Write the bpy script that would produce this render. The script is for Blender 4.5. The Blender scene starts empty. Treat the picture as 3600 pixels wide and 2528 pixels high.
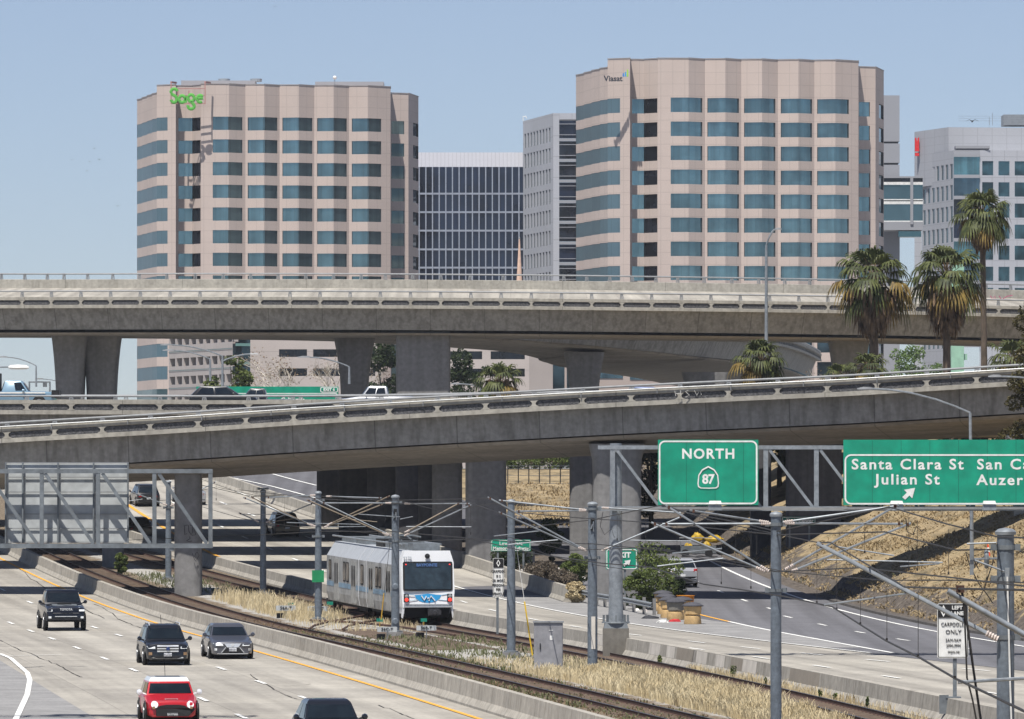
import bpy, bmesh, math, random
from mathutils import Vector, Matrix
S = bpy.context.scene
COL = S.collection
rnd = random.Random(7)
PI = math.pi
R = math.radians
# ---------------------------------------------------------------- camera, sky, sun, exposure
F, CX, HY, CZ = 21000.0, 1800.0, 1640.0, 8.2      # focal length and horizon (in 3600 px wide units), eye height
cam_d = bpy.data.cameras.new("camera"); cam = bpy.data.objects.new("camera", cam_d); COL.objects.link(cam)
cam.location = (0, 0, CZ); cam.rotation_euler = (PI/2, 0, 0)
cam_d.sensor_width = 36; cam_d.lens = 36*F/3600; cam_d.shift_y = (HY-1264)/3600
cam_d.clip_start = 1; cam_d.clip_end = 30000
S.camera = cam
SUN_EL, SUN_AZ = R(66), R(22)                     # high sun, behind the camera and a little to the left
sdir = Vector((-math.sin(SUN_AZ)*math.cos(SUN_EL), -math.cos(SUN_AZ)*math.cos(SUN_EL), math.sin(SUN_EL)))
W = bpy.data.worlds.new("World"); S.world = W; W.use_nodes = True
nt = W.node_tree; bg = nt.nodes["Background"]
sky = nt.nodes.new("ShaderNodeTexSky"); sky.sky_type = 'NISHITA'; sky.sun_disc = False
sky.sun_elevation = SUN_EL; sky.sun_rotation = PI+SUN_AZ
sky.air_density = 0.8; sky.dust_density = 0.1; sky.ozone_density = 5.0; sky.altitude = 500
hs = nt.nodes.new("ShaderNodeHueSaturation"); hs.inputs['Saturation'].default_value = .74
tint = nt.nodes.new('ShaderNodeMix'); tint.data_type = 'RGBA'; tint.blend_type = 'MULTIPLY'; tint.inputs[0].default_value = 1; tint.inputs[7].default_value = (.97, .985, 1.075, 1)
nt.links.new(sky.outputs[0], hs.inputs['Color']); nt.links.new(hs.outputs[0], tint.inputs[6]); nt.links.new(tint.outputs[2], bg.inputs[0])
bg.inputs[1].default_value = 0.07
sl = bpy.data.lights.new("sun", 'SUN'); sl.energy = 5.0; sl.angle = R(0.5); sl.color = (1, .955, .89)
so = bpy.data.objects.new("sun", sl); COL.objects.link(so)
so.rotation_euler = (-sdir).to_track_quat('-Z', 'Y').to_euler(); so.location = (-40, -60, 120)
S.view_settings.view_transform = 'Standard'; S.view_settings.look = 'None'
S.view_settings.gamma = 1; S.view_settings.exposure = 0.36
S.cycles.diffuse_bounces = 1; S.cycles.max_bounces = 6
# ---------------------------------------------------------------- materials
MATS = {}
def srgb(r, g, b):
    f = lambda c: (c/255/12.92) if c/255 <= .04045 else ((c/255+.055)/1.055)**2.4
    return (f(r), f(g), f(b))
def M(name, col, rough=.75, metal=0., var=.12, scale=1.5, stretch=(1, 1, 1), bump=0., col2=None, fine=0., spec=None, streak=0., uvlines=None, coat=0., emit=0., contrast=(.35, .65), trans=0., slabs=None):
    """one procedural material: base colour broken up by noise, optional second colour, vertical streaks, joint lines in uv metres"""
    if name in MATS: return MATS[name]
    m = bpy.data.materials.new(name); MATS[name] = m; m.use_nodes = True
    t = m.node_tree; N = t.nodes; L = t.links; b = N["Principled BSDF"]
    b.inputs['Roughness'].default_value = rough; b.inputs['Metallic'].default_value = metal
    if spec is not None: b.inputs['Specular IOR Level'].default_value = spec
    if coat: b.inputs['Coat Weight'].default_value = coat; b.inputs['Coat Roughness'].default_value = .05
    geo = N.new("ShaderNodeNewGeometry"); mp = N.new("ShaderNodeMapping"); mp.inputs['Scale'].default_value = stretch
    L.new(geo.outputs['Position'], mp.inputs['Vector'])
    nz = N.new("ShaderNodeTexNoise"); nz.inputs['Scale'].default_value = scale; nz.inputs['Detail'].default_value = 6; nz.inputs['Roughness'].default_value = .62
    L.new(mp.outputs[0], nz.inputs['Vector'])
    ramp = N.new("ShaderNodeValToRGB"); ramp.color_ramp.elements[0].position = contrast[0]; ramp.color_ramp.elements[1].position = contrast[1]
    c2 = col2 if col2 else tuple(max(0, c*(1-var)) for c in col); c1 = col if col2 else tuple(min(1, c*(1+var*.6)) for c in col)
    ramp.color_ramp.elements[0].color = (*c2, 1); ramp.color_ramp.elements[1].color = (*c1, 1)
    L.new(nz.outputs[0], ramp.inputs[0]); out = ramp.outputs[0]
    def mul(out, fac_socket, amount):
        mx = N.new("ShaderNodeMix"); mx.data_type = 'RGBA'; mx.blend_type = 'MULTIPLY'
        mx.inputs[0].default_value = amount; L.new(out, mx.inputs[6]); L.new(fac_socket, mx.inputs[7]); return mx.outputs[2]
    if fine:
        n2 = N.new("ShaderNodeTexNoise"); n2.inputs['Scale'].default_value = fine; n2.inputs['Detail'].default_value = 3
        L.new(geo.outputs['Position'], n2.inputs['Vector'])
        r2 = N.new("ShaderNodeValToRGB"); r2.color_ramp.elements[0].position = .3; r2.color_ramp.elements[1].position = .7
        r2.color_ramp.elements[0].color = (.76, .76, .76, 1); r2.color_ramp.elements[1].color = (1.1, 1.1, 1.1, 1)
        L.new(n2.outputs[0], r2.inputs[0]); out = mul(out, r2.outputs[0], .8)
    if streak:
        m3 = N.new("ShaderNodeMapping"); m3.inputs['Scale'].default_value = (1.9, 1.9, .06); L.new(geo.outputs['Position'], m3.inputs['Vector'])
        n3 = N.new("ShaderNodeTexNoise"); n3.inputs['Scale'].default_value = 1.3; n3.inputs['Detail'].default_value = 5; L.new(m3.outputs[0], n3.inputs['Vector'])
        r3 = N.new("ShaderNodeValToRGB"); r3.color_ramp.elements[0].position = .36; r3.color_ramp.elements[1].position = .56
        r3.color_ramp.elements[0].color = (.5, .49, .47, 1); r3.color_ramp.elements[1].color = (1, 1, 1, 1)
        L.new(n3.outputs[0], r3.inputs[0]); out = mul(out, r3.outputs[0], streak)
    if uvlines:                                   # (du, dv, width, darkness): joints cut into the surface
        du, dv, wd, dk = uvlines
        uv = N.new("ShaderNodeUVMap"); sp = N.new("ShaderNodeSeparateXYZ"); L.new(uv.outputs[0], sp.inputs[0])
        prev = None
        for k, p in ((0, du), (1, dv)):
            if not p: continue
            pm = N.new("ShaderNodeMath"); pm.operation = 'PINGPONG'; L.new(sp.outputs[k], pm.inputs[0]); pm.inputs[1].default_value = p/2
            gt = N.new("ShaderNodeMath"); gt.operation = 'GREATER_THAN'; L.new(pm.outputs[0], gt.inputs[0]); gt.inputs[1].default_value = wd
            if prev:
                mm = N.new("ShaderNodeMath"); mm.operation = 'MULTIPLY'; L.new(prev, mm.inputs[0]); L.new(gt.outputs[0], mm.inputs[1]); prev = mm.outputs[0]
            else: prev = gt.outputs[0]
        mx = N.new("ShaderNodeMix"); mx.data_type = 'RGBA'; L.new(prev, mx.inputs[0])
        mx.inputs[6].default_value = (1-dk, 1-dk, 1-dk, 1); mx.inputs[7].default_value = (1, 1, 1, 1)
        out = mul(out, mx.outputs[2], 1.0)
    if slabs:                                     # wheel tracks along the lanes and tone differences from slab to slab
        uv2 = N.new("ShaderNodeUVMap"); m5 = N.new("ShaderNodeMapping"); m5.inputs['Scale'].default_value = (.75, .012, 1); L.new(uv2.outputs[0], m5.inputs[0])
        n5 = N.new("ShaderNodeTexNoise"); n5.inputs['Scale'].default_value = 1.; n5.inputs['Detail'].default_value = 4; L.new(m5.outputs[0], n5.inputs['Vector'])
        r5 = N.new("ShaderNodeValToRGB"); r5.color_ramp.elements[0].position = .36; r5.color_ramp.elements[1].position = .62; r5.color_ramp.elements[0].color = (.70,.695,.69,1); r5.color_ramp.elements[1].color = (1.03,1.03,1.02,1)
        L.new(n5.outputs[0], r5.inputs[0]); out = mul(out, r5.outputs[0], 1)
        vm = N.new("ShaderNodeVectorMath"); vm.operation = 'DIVIDE'; L.new(uv2.outputs[0], vm.inputs[0]); vm.inputs[1].default_value = (slabs[0], slabs[1], 1)
        vf = N.new("ShaderNodeVectorMath"); vf.operation = 'FLOOR'; L.new(vm.outputs[0], vf.inputs[0]); wn = N.new("ShaderNodeTexWhiteNoise"); wn.noise_dimensions = '2D'; L.new(vf.outputs[0], wn.inputs['Vector'])
        r6 = N.new("ShaderNodeValToRGB"); r6.color_ramp.elements[0].color = (.88,.88,.88,1); r6.color_ramp.elements[1].color = (1.04,1.04,1.03,1); L.new(wn.outputs[0], r6.inputs[0]); out = mul(out, r6.outputs[0], 1)
    L.new(out, b.inputs['Base Color'])
    if emit:
        L.new(out, b.inputs['Emission Color']); b.inputs['Emission Strength'].default_value = emit
    if bump:
        bp = N.new("ShaderNodeBump"); bp.inputs['Strength'].default_value = bump; bp.inputs['Distance'].default_value = .1
        n4 = N.new("ShaderNodeTexNoise"); n4.inputs['Scale'].default_value = fine if fine else scale*6; n4.inputs['Detail'].default_value = 4
        L.new(geo.outputs['Position'], n4.inputs['Vector']); L.new(n4.outputs[0], bp.inputs['Height']); L.new(bp.outputs[0], b.inputs['Normal'])
    if trans:
        b.inputs['Transmission Weight'].default_value = 0
        tr = N.new("ShaderNodeBsdfTranslucent"); L.new(out, tr.inputs[0]); ms = N.new("ShaderNodeMixShader"); ms.inputs[0].default_value = trans
        L.new(b.outputs[0], ms.inputs[1]); L.new(tr.outputs[0], ms.inputs[2]); L.new(ms.outputs[0], N["Material Output"].inputs[0])
    return m
# ---------------------------------------------------------------- mesh builder
class MB:
    def __init__(s): s.v = []; s.f = []; s.m = []; s.uv = {}; s.mi = 0
    def q(s, *p, uv=None):
        i = len(s.v); s.v += [tuple(a) for a in p]; s.f.append(tuple(range(i, i+len(p)))); s.m.append(s.mi)
        if uv: s.uv[len(s.f)-1] = uv
    def box(s, c, d, rz=0, rx=0, taper=1.0):
        x, y, z = d[0]/2, d[1]/2, d[2]/2; t = taper
        P = [(-x,-y,-z),(x,-y,-z),(x,y,-z),(-x,y,-z),(-x*t,-y*t,z),(x*t,-y*t,z),(x*t,y*t,z),(-x*t,y*t,z)]
        cz, sz, cx, sx = math.cos(rz), math.sin(rz), math.cos(rx), math.sin(rx); i = len(s.v)
        for a, b, e in P:
            b, e = b*cx-e*sx, b*sx+e*cx
            s.v.append((c[0]+a*cz-b*sz, c[1]+a*sz+b*cz, c[2]+e))
        for f in ((3,2,1,0),(4,5,6,7),(0,1,5,4),(1,2,6,5),(2,3,7,6),(3,0,4,7)): s.f.append(tuple(i+k for k in f)); s.m.append(s.mi)
    def tube(s, pts, r, n=6, cap=True):
        pts = [Vector(p) for p in pts]; rs = r if isinstance(r, (list, tuple)) else [r]*len(pts); i0 = len(s.v)
        for k, p in enumerate(pts):
            t = (pts[min(k+1, len(pts)-1)]-pts[max(k-1, 0)])
            if t.length < 1e-9: t = Vector((0, 0, 1))
            t.normalize(); a = Vector((0, 0, 1)) if abs(t.z) < .9 else Vector((0, 1, 0))
            u = t.cross(a).normalized(); w = u.cross(t).normalized()
            for j in range(n):
                th = 2*PI*(j+.5)/n; s.v.append(tuple(p+(u*math.cos(th)+w*math.sin(th))*rs[k]))
        for k in range(len(pts)-1):
            for j in range(n):
                a = i0+k*n+j; b = i0+k*n+(j+1) % n; s.f.append((a, b, b+n, a+n)); s.m.append(s.mi)
        if cap:
            s.f.append(tuple(i0+j for j in range(n))[::-1]); s.m.append(s.mi)
            k = i0+(len(pts)-1)*n; s.f.append(tuple(k+j for j in range(n))); s.m.append(s.mi)
    def lathe(s, prof, c=(0,0,0), n=16, axis='z'):
        i0 = len(s.v)
        for r, h in prof:
            for j in range(n):
                th = 2*PI*j/n; a, b = r*math.cos(th), r*math.sin(th)
                p = (a, b, h) if axis == 'z' else ((h, a, b) if axis == 'x' else (b, h, a))
                s.v.append((c[0]+p[0], c[1]+p[1], c[2]+p[2]))
        for k in range(len(prof)-1):
            for j in range(n):
                a = i0+k*n+j; b = i0+k*n+(j+1) % n; s.f.append((a, b, b+n, a+n)); s.m.append(s.mi)
        s.f.append(tuple(i0+j for j in range(n))[::-1]); s.m.append(s.mi)
        k = i0+(len(prof)-1)*n; s.f.append(tuple(k+j for j in range(n))); s.m.append(s.mi)
    def loft(s, rings, cap=True, closed=True):
        i0 = len(s.v); n = len(rings[0])
        for r in rings: s.v += [tuple(p) for p in r]
        for k in range(len(rings)-1):
            for j in range(n if closed else n-1):
                a = i0+k*n+j; b = i0+k*n+(j+1) % n; s.f.append((a, b, b+n, a+n)); s.m.append(s.mi)
        if cap:
            s.f.append(tuple(i0+j for j in range(n))[::-1]); s.m.append(s.mi)
            k = i0+(len(rings)-1)*n; s.f.append(tuple(k+j for j in range(n))); s.m.append(s.mi)
    def prism(s, poly, d, o=(0,0,0)):             # poly in x,z, thickness d along +y
        i0 = len(s.v); n = len(poly)
        for y in (0, d): s.v += [(o[0]+x, o[1]+y, o[2]+z) for x, z in poly]
        s.f.append(tuple(i0+j for j in range(n))); s.m.append(s.mi); s.f.append(tuple(i0+n+j for j in range(n))[::-1]); s.m.append(s.mi)
        for j in range(n):
            a, b = i0+j, i0+(j+1) % n; s.f.append((b, a, a+n, b+n)); s.m.append(s.mi)
    def xf(s, mat, start=0):
        for i in range(start, len(s.v)): s.v[i] = tuple(mat @ Vector(s.v[i]))
    def build(s, name, mat, parent=None, smooth=None, loc=None, weld=0):
        me = bpy.data.meshes.new(name); me.from_pydata(s.v, [], s.f)
        for mm in (mat if isinstance(mat, (list, tuple)) else [mat]): me.materials.append(mm)
        if any(s.m): me.polygons.foreach_set('material_index', s.m)
        if s.uv:
            ul = me.uv_layers.new(name="UVMap")
            for fi, uvs in s.uv.items():
                for li, c in zip(me.polygons[fi].loop_indices, uvs): ul.data[li].uv = c
        bm = bmesh.new(); bm.from_mesh(me)
        if weld: bmesh.ops.remove_doubles(bm, verts=bm.verts, dist=weld)
        bmesh.ops.recalc_face_normals(bm, faces=bm.faces) if smooth != 'leaf' else None; bm.to_mesh(me); bm.free()
        if smooth and smooth != 'leaf':
            me.shade_smooth(); me.set_sharp_from_angle(angle=R(smooth))
        o = bpy.data.objects.new(name, me); COL.objects.link(o)
        if parent: o.parent = parent
        if loc: o.location = loc
        return o
def tag(o, label=None, cat=None, group=None, kind=None):
    if label: o['label'] = label
    if cat: o['category'] = cat
    if group: o['group'] = group
    if kind: o['kind'] = kind
    return o
def thing(name, label, cat, loc=(0,0,0), rz=0, group=None):
    o = bpy.data.objects.new(name, None); COL.objects.link(o); o.location = loc; o.rotation_euler = (0, 0, rz)
    return tag(o, label, cat, group)
def copy_tree(o, parent=None):
    c = o.copy(); COL.objects.link(c)
    if parent: c.parent = parent
    for ch in list(o.children): copy_tree(ch, c)
    return c
def text_part(txt, name, mat, parent, loc, size, bold=.0, rx=PI/2, rz=0, sx=1.0, ext=.008, spacing=1.0, align='CENTER'):
    cu = bpy.data.curves.new(name, 'FONT'); cu.body = txt; cu.size = size; cu.align_x = align; cu.align_y = 'CENTER'
    cu.extrude = ext; cu.offset = bold; cu.space_character = spacing; cu.resolution_u = 3
    t = bpy.data.objects.new(name, cu); COL.objects.link(t)
    dg = bpy.context.evaluated_depsgraph_get(); dg.update()
    me = bpy.data.meshes.new_from_object(t.evaluated_get(dg)); COL.objects.unlink(t); bpy.data.objects.remove(t)
    me.name = name; me.materials.clear(); me.materials.append(mat)
    me.transform(Matrix.Translation(Vector(loc)) @ Matrix.Rotation(rz, 4, 'Z') @ Matrix.Rotation(rx, 4, 'X') @ Matrix.Diagonal((sx, 1, 1, 1)))
    o = bpy.data.objects.new(name, me); COL.objects.link(o); o.parent = parent
    return o
# ---------------------------------------------------------------- survey of the place: metres from picture measurements
def gz(d):
    if d < 290: return 0.0
    if d < 490: return .000155*(d-290)**2
    return min(8.0, .000155*200*200+(d-490)*.062*(1 if d < 500 else 1))
def P(x, y, d): return Vector(((x-CX)*d/F, d, CZ-(y-HY)*d/F))
def G(x, y):                                       # point of the road surface seen at x, y
    lo, hi = 60.0, 524.0
    for _ in range(50):
        m = (lo+hi)/2
        if HY+F*(CZ-gz(m))/m > y: lo = m
        else: hi = m
    d = (lo+hi)/2
    return Vector(((x-CX)*d/F, d, gz(d)))
def line(pts):                                     # X as a function of depth
    L = sorted(((G(*p).y, G(*p).x) for p in pts))
    def f(d):
        if d <= L[0][0]: a, b = L[0], L[1]
        elif d >= L[-1][0]: a, b = L[-2], L[-1]
        else:
            for a, b in zip(L, L[1:]):
                if a[0] <= d <= b[0]: break
        return a[1]+(b[1]-a[1])*(d-a[0])/max(1e-6, b[0]-a[0])
    f.L = L
    return f
def smooth_line(f, span=14):
    def g(d): return sum(f(d+span*(k/4)) for k in range(-4, 5))/9
    return g
import numpy as np
from mathutils import noise as mnoise
def line(pts, deg=2, ext=True):
    L = sorted(((G(*p).y, G(*p).x) for p in pts)); ds = np.array([a for a, b in L]); xs = np.array([b for a, b in L])
    mu = ds.mean(); c = np.polyfit((ds-mu)/100, xs, deg); lo, hi = ds.min(), ds.max()
    pv = lambda d: float(np.polyval(c, (d-mu)/100)); dv = lambda d: (pv(d+1)-pv(d-1))/2
    def f(d):
        if d < lo: return pv(lo)+dv(lo)*(d-lo)
        if d > hi: return pv(hi)+dv(hi)*(d-hi)
        return pv(d)
    return f
L_yel = line([(57,1991),(210,2064),(319,2112),(555,2195),(714,2237),(1000,2319),(1153,2363),(1389,2435),(1677,2528)])
L_base = lambda d: L_yel(d)+.95
T1 = line([(198,1953),(408,2055),(606,2138),(765,2179),(1000,2221),(1600,2350),(1805,2398),(1985,2455),(2155,2524)])      # left rail of near track
T2 = line([(700,2004),(1000,2087),(1600,2203),(1872,2257),(2114,2306),(2319,2350),(2600,2398),(2744,2432),(2937,2481),(3132,2528)])  # right rail of far track
R_base = line([(711,1980),(900,2055),(1165,2118),(1600,2195),(2600,2385),(3219,2528)])
R_far = line([(840,1725),(1071,1812),(1600,1985),(1870,2070),(2005,2125)])
R_edge = line([(1600,2067),(1805,2119),(2042,2157),(2319,2214),(2500,2234),(2705,2262),(2937,2278)])
_e = line([(2670,2040),(2788,2060),(2952,2111),(3055,2142),(3116,2178),(3219,2198),(3373,2224),(3600,2244)])
X_hill = lambda d: _e(d)
X_rw = line([(2500,1990),(2705,2054),(2890,2111),(3029,2183),(3270,2226),(3600,2265)])
X_gore = line([(2551,2183),(2705,2219),(2937,2260),(3091,2288)], 1)
Qd = line([(1615,2117),(1739,2147),(1893,2178),(2047,2205),(2229,2234),(2414,2259),(2616,2279),(2870,2301),(3121,2324),(3417,2356)])
Pd = line([(1705,2184),(2644,2314),(2906,2345),(3168,2382),(3476,2440)])
def hill(X, d):
    if d < 250 or d > 560: return 0
    s = X-X_hill(d)-.6
    if s < 0: return 0
    k = min(1, (d-250)/45)
    h = .47*s if s > 1.5 else .47*s*s/3+.0
    return min(6.6, h)*k*min(1, (560-d)/60)
def tz(X, d): return gz(d)+hill(X, d)
# ---------------------------------------------------------------- materials of the setting
m_conc_road = M("road_concrete", srgb(170,165,156), .85, var=.12, scale=.35, fine=5, uvlines=(3.66, 4.6, .02, .3), streak=0, slabs=(3.66, 4.6))
m_asphalt = M("asphalt", srgb(104,104,109), .9, var=.12, scale=.5, fine=9, slabs=(60, 400))
m_asph_old = M("asphalt_old", srgb(140,139,138), .9, var=.2, scale=.6, fine=7)
m_white = M("paint_white", srgb(226,226,222), .7, var=.15, scale=3)
m_yellow = M("paint_yellow", srgb(226,165,60), .7, var=.15, scale=3)
m_barrier = M("barrier_concrete", srgb(168,163,153), .9, var=.12, scale=.8, fine=4, streak=.45, uvlines=(6.1, 0, .03, .5))
m_girder = M("girder_concrete", srgb(146,145,142), .92, var=.08, scale=.4, fine=4, streak=.6, uvlines=(4.9, 0, .03, .45))
m_soffit = M("soffit_concrete", srgb(136,129,119), .95, var=.22, scale=.5, stretch=(.3, 1.2, 1), fine=2, uvlines=(4.9, 0, .03, .4))
m_parapet = M("parapet_concrete", srgb(164,160,150), .9, var=.14, scale=.7, fine=4, streak=.3, uvlines=(12.2, 0, .025, .5))
m_aggregate = M("exposed_aggregate", srgb(88,88,90), .95, var=.5, scale=7, fine=14, bump=.6)
m_column = M("column_concrete", srgb(130,129,128), .92, var=.08, scale=.6, fine=3, streak=.25)
m_shade_conc = M("shade_darkened_concrete", srgb(84,84,87), .95, var=.2, scale=.5, fine=3, streak=.4)  # under-bridge shade put into a darker concrete colour, with streaks
m_galv = M("galvanised_steel", srgb(146,152,157), .5, metal=.35, var=.2, scale=2.2, fine=7)
m_galv_dark = M("weathered_steel", srgb(120,126,130), .55, metal=.3, var=.22, scale=2, fine=6)
m_alu = M("rail_aluminium", srgb(150,152,153), .45, metal=.3, var=.12, scale=3)
m_wire = M("wire", srgb(44,42,40), .6, var=.2)
m_insul = M("insulator", srgb(196,184,176), .5, var=.2, scale=8)
m_bronze = M("weathered_tube", srgb(128,116,100), .6, metal=.2, var=.2, scale=4)
m_rust = M("rusty_steel", srgb(74,50,40), .85, var=.35, scale=3)
m_railtop = M("polished_rail_head", srgb(96,94,96), .35, metal=.7, var=.3, scale=.6)
m_tie = M("concrete_sleeper", srgb(120,104,90), .9, var=.3, scale=2)
m_black = M("black", srgb(20,20,22), .6, var=.1)
# ---------------------------------------------------------------- ground
def frange(a, b, s):
    out = []
    while a < b-1e-6: out.append(a); a += s
    return out
m_ground = bpy.data.materials.new("dry_ground"); m_ground.use_nodes = True
t = m_ground.node_tree; b = t.nodes["Principled BSDF"]; b.inputs['Roughness'].default_value = .95
geo = t.nodes.new("ShaderNodeNewGeometry")
def nnoise(sc, det, stretch=(1,1,1)):
    mp = t.nodes.new("ShaderNodeMapping"); mp.inputs['Scale'].default_value = stretch; t.links.new(geo.outputs['Position'], mp.inputs[0])
    n = t.nodes.new("ShaderNodeTexNoise"); n.inputs['Scale'].default_value = sc; n.inputs['Detail'].default_value = det; n.inputs['Roughness'].default_value = .65; t.links.new(mp.outputs[0], n.inputs[0]); return n.outputs[0]
def cramp(src, stops):
    r = t.nodes.new("ShaderNodeValToRGB"); e = r.color_ramp.elements
    while len(e) < len(stops): e.new(.5)
    for k, (p, c) in enumerate(stops): e[k].position = p; e[k].color = (*c, 1)
    t.links.new(src, r.inputs[0]); return r.outputs[0]
grass_c = cramp(nnoise(.55, 8, (1, .5, 1.6)), [(.3, srgb(84,76,56)), (.42, srgb(126,112,85)), (.56, srgb(164,145,111)), (.7, srgb(110,102,74))])
dirt_c = cramp(nnoise(2.6, 9), [(.3, srgb(58,52,46)), (.5, srgb(90,82,74)), (.7, srgb(122,113,103))])
gv_c = cramp(nnoise(.35, 5), [(.45, (0,0,0)), (.7, (1,1,1))])
at = t.nodes.new("ShaderNodeVertexColor"); at.layer_name = "dirt"
ad = t.nodes.new("ShaderNodeMath"); ad.operation = 'ADD'; t.links.new(at.outputs[0], ad.inputs[0])
sb = t.nodes.new("ShaderNodeMath"); sb.operation = 'MULTIPLY_ADD'; t.links.new(nnoise(.9, 6), sb.inputs[0]); sb.inputs[1].default_value = 1.6; sb.inputs[2].default_value = -.8; t.links.new(sb.outputs[0], ad.inputs[1])
mx = t.nodes.new("ShaderNodeMix"); mx.data_type = 'RGBA'; t.links.new(cramp(ad.outputs[0], [(.4, (0,0,0)), (.6, (1,1,1))]), mx.inputs[0]); t.links.new(grass_c, mx.inputs[6]); t.links.new(dirt_c, mx.inputs[7])
t.links.new(mx.outputs[2], b.inputs['Base Color'])
bp = t.nodes.new("ShaderNodeBump"); bp.inputs['Strength'].default_value = .9; bp.inputs['Distance'].default_value = .4; t.links.new(nnoise(1.6, 9, (1, .7, 1)), bp.inputs['Height']); t.links.new(bp.outputs[0], b.inputs['Normal'])
xs = [-1500,-1000,-500,-250,-150]+frange(-100, 12, 1.4)+frange(12, 36, .7)+frange(36, 70, 1.4)+[70,90,130,200,350,700,1500]
ys = [-200,-100,0,60,110]+frange(140, 290, 4)+frange(290, 430, 2)+frange(430, 600, 4)+[600,640,700,800,1000,1400,2200]
mb = MB(); nx = len(xs); drt = []
for y in ys:
    for x in xs:
        h = hill(x, y); mb.v.append((x, y, gz(y)-.07+h+(min(1, h/.8)*(.34*mnoise.fractal(Vector((x*.35, y*.22, 1)), .8, 2, 5)+.05) if h > .02 else 0)))
        s = x-X_hill(y); dd = 0 if (60 < x*0+y < 540 and -40 < x < 70) else 1
        if 200 < y < 560: dd = max(0, min(1, 1.25-abs(s-.5)/3.6)) if s > -1 else (.75 if y < 440 else .3)
        drt.append(dd)
for j in range(len(ys)-1):
    for i in range(nx-1): a = j*nx+i; mb.f.append((a, a+1, a+nx+1, a+nx)); mb.m.append(0)
go = mb.build("ground", m_ground, smooth=60); tag(go, kind='structure')
ca = go.data.color_attributes.new("dirt", 'FLOAT_COLOR', 'POINT')
for i, v in enumerate(drt): ca.data[i].color = (v, v, v, 1)
def strip(name, fl, fr, d0, d1, mat, dz=0., step=3, uref=None):
    mb = MB(); ds = frange(d0, d1, step)+[d1]
    for a, b_ in zip(ds, ds[1:]):
        p = [(fl(a), a), (fr(a), a), (fr(b_), b_), (fl(b_), b_)]
        uv = [((x-uref(d))*.988, d) for x, d in p] if uref else [(x, d) for x, d in p]
        mb.q(*[(x, d, gz(d)+dz) for x, d in p], uv=uv)
    o = mb.build(name, mat); tag(o, kind='structure'); return o
strip("southbound_road", lambda d: -75, lambda d: L_base(d)+.05, 130, 505, m_conc_road, 0, uref=L_yel)
strip("northbound_road", lambda d: R_base(d)-.05, lambda d: max(R_base(d)+2, R_edge(d)) if d < 365 else R_far(d)+.1, 130, 521, m_conc_road, 0, uref=R_base)
strip("ballast_bed", lambda d: L_base(d)-.1, lambda d: R_base(d)+.1, 130, 470, None, -.015) if 0 else None
# asphalt: gore, shoulder and exit ramp
def ramp_left(d):
    if d < 365: return R_edge(d)-.02
    return R_far(d)+1.0+min(7.5, (d-365)*.5)
strip("exit_ramp_road", ramp_left, lambda d: X_hill(d), 130, 452, m_asphalt, .012)
strip("gore_paving", lambda d: R_edge(d)-.03, lambda d: min(X_gore(d), R_edge(d)+5.4), 270, 352, m_asph_old, .018)
strip("far_road", lambda d: R_far(d)+1.5, lambda d: R_far(d)+16, 452, 521, m_asphalt, .0)
strip("added_bounce_ground", lambda d: -600, lambda d: 600, 527, 2000, M("bounce_paving", srgb(134,132,128), .9, var=.15, scale=.05), -.015, step=60)  # unseen paving sheet, added to bounce neutral light under the flyovers
shoulder = line([(0,2323),(96,2380),(198,2444),(338,2528)], 1)
strip("road_shoulder", lambda d: -75.2, shoulder, 130, 262, m_asph_old, .010)
# ballast with pale stone in the middle and brown, weedy stone about the rails
m_ballast = bpy.data.materials.new("track_ballast"); m_ballast.use_nodes = True
t = m_ballast.node_tree; b = t.nodes["Principled BSDF"]; b.inputs['Roughness'].default_value = .95
geo = t.nodes.new("ShaderNodeNewGeometry")
pale = cramp(nnoise(15, 3), [(.34, srgb(112,109,103)), (.5, srgb(164,161,155)), (.68, srgb(198,195,188))])
brn = cramp(nnoise(7, 5), [(.3, srgb(60,48,38)), (.5, srgb(112,98,80)), (.72, srgb(160,148,128))])
at = t.nodes.new("ShaderNodeVertexColor"); at.layer_name = "dirt"
ad = t.nodes.new("ShaderNodeMath"); ad.operation = 'ADD'; t.links.new(at.outputs[0], ad.inputs[0])
sb = t.nodes.new("ShaderNodeMath"); sb.operation = 'MULTIPLY_ADD'; t.links.new(nnoise(.8, 6), sb.inputs[0]); sb.inputs[1].default_value = 2; sb.inputs[2].default_value = -1; t.links.new(sb.outputs[0], ad.inputs[1])
mx = t.nodes.new("ShaderNodeMix"); mx.data_type = 'RGBA'; t.links.new(cramp(ad.outputs[0], [(.35, (0,0,0)), (.65, (1,1,1))]), mx.inputs[0]); t.links.new(pale, mx.inputs[6]); t.links.new(brn, mx.inputs[7])
t.links.new(mx.outputs[2], b.inputs['Base Color'])
bp = t.nodes.new("ShaderNodeBump"); bp.inputs['Strength'].default_value = .8; bp.inputs['Distance'].default_value = .1; t.links.new(nnoise(12, 3), bp.inputs['Height']); t.links.new(bp.outputs[0], b.inputs['Normal'])
mb = MB(); ds = frange(130, 505, 3); NB = 26; drt = []
for d in ds:
    a, c = L_base(d)-.05, R_base(d)+.05
    for k in range(NB):
        x = a+(c-a)*k/(NB-1); mb.v.append((x, d, gz(d)-.02+(.03*math.sin(x*2.1+d*.7) if 0 < k < NB-1 else 0)))
        e = min(abs(x-T1(d)-.72), abs(x-T2(d)+.72)); w = 1.0 if e < 1.5 else max(.12, 1-(e-1.5)*.9)
        if x < T1(d): w = max(w, .75)
        drt.append(w)
for j in range(len(ds)-1):
    for k in range(NB-1): a = j*NB+k; mb.f.append((a, a+1, a+NB+1, a+NB)); mb.m.append(0)
o = mb.build("ballast_bed", m_ballast, smooth=60); tag(o, kind='structure')
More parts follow.
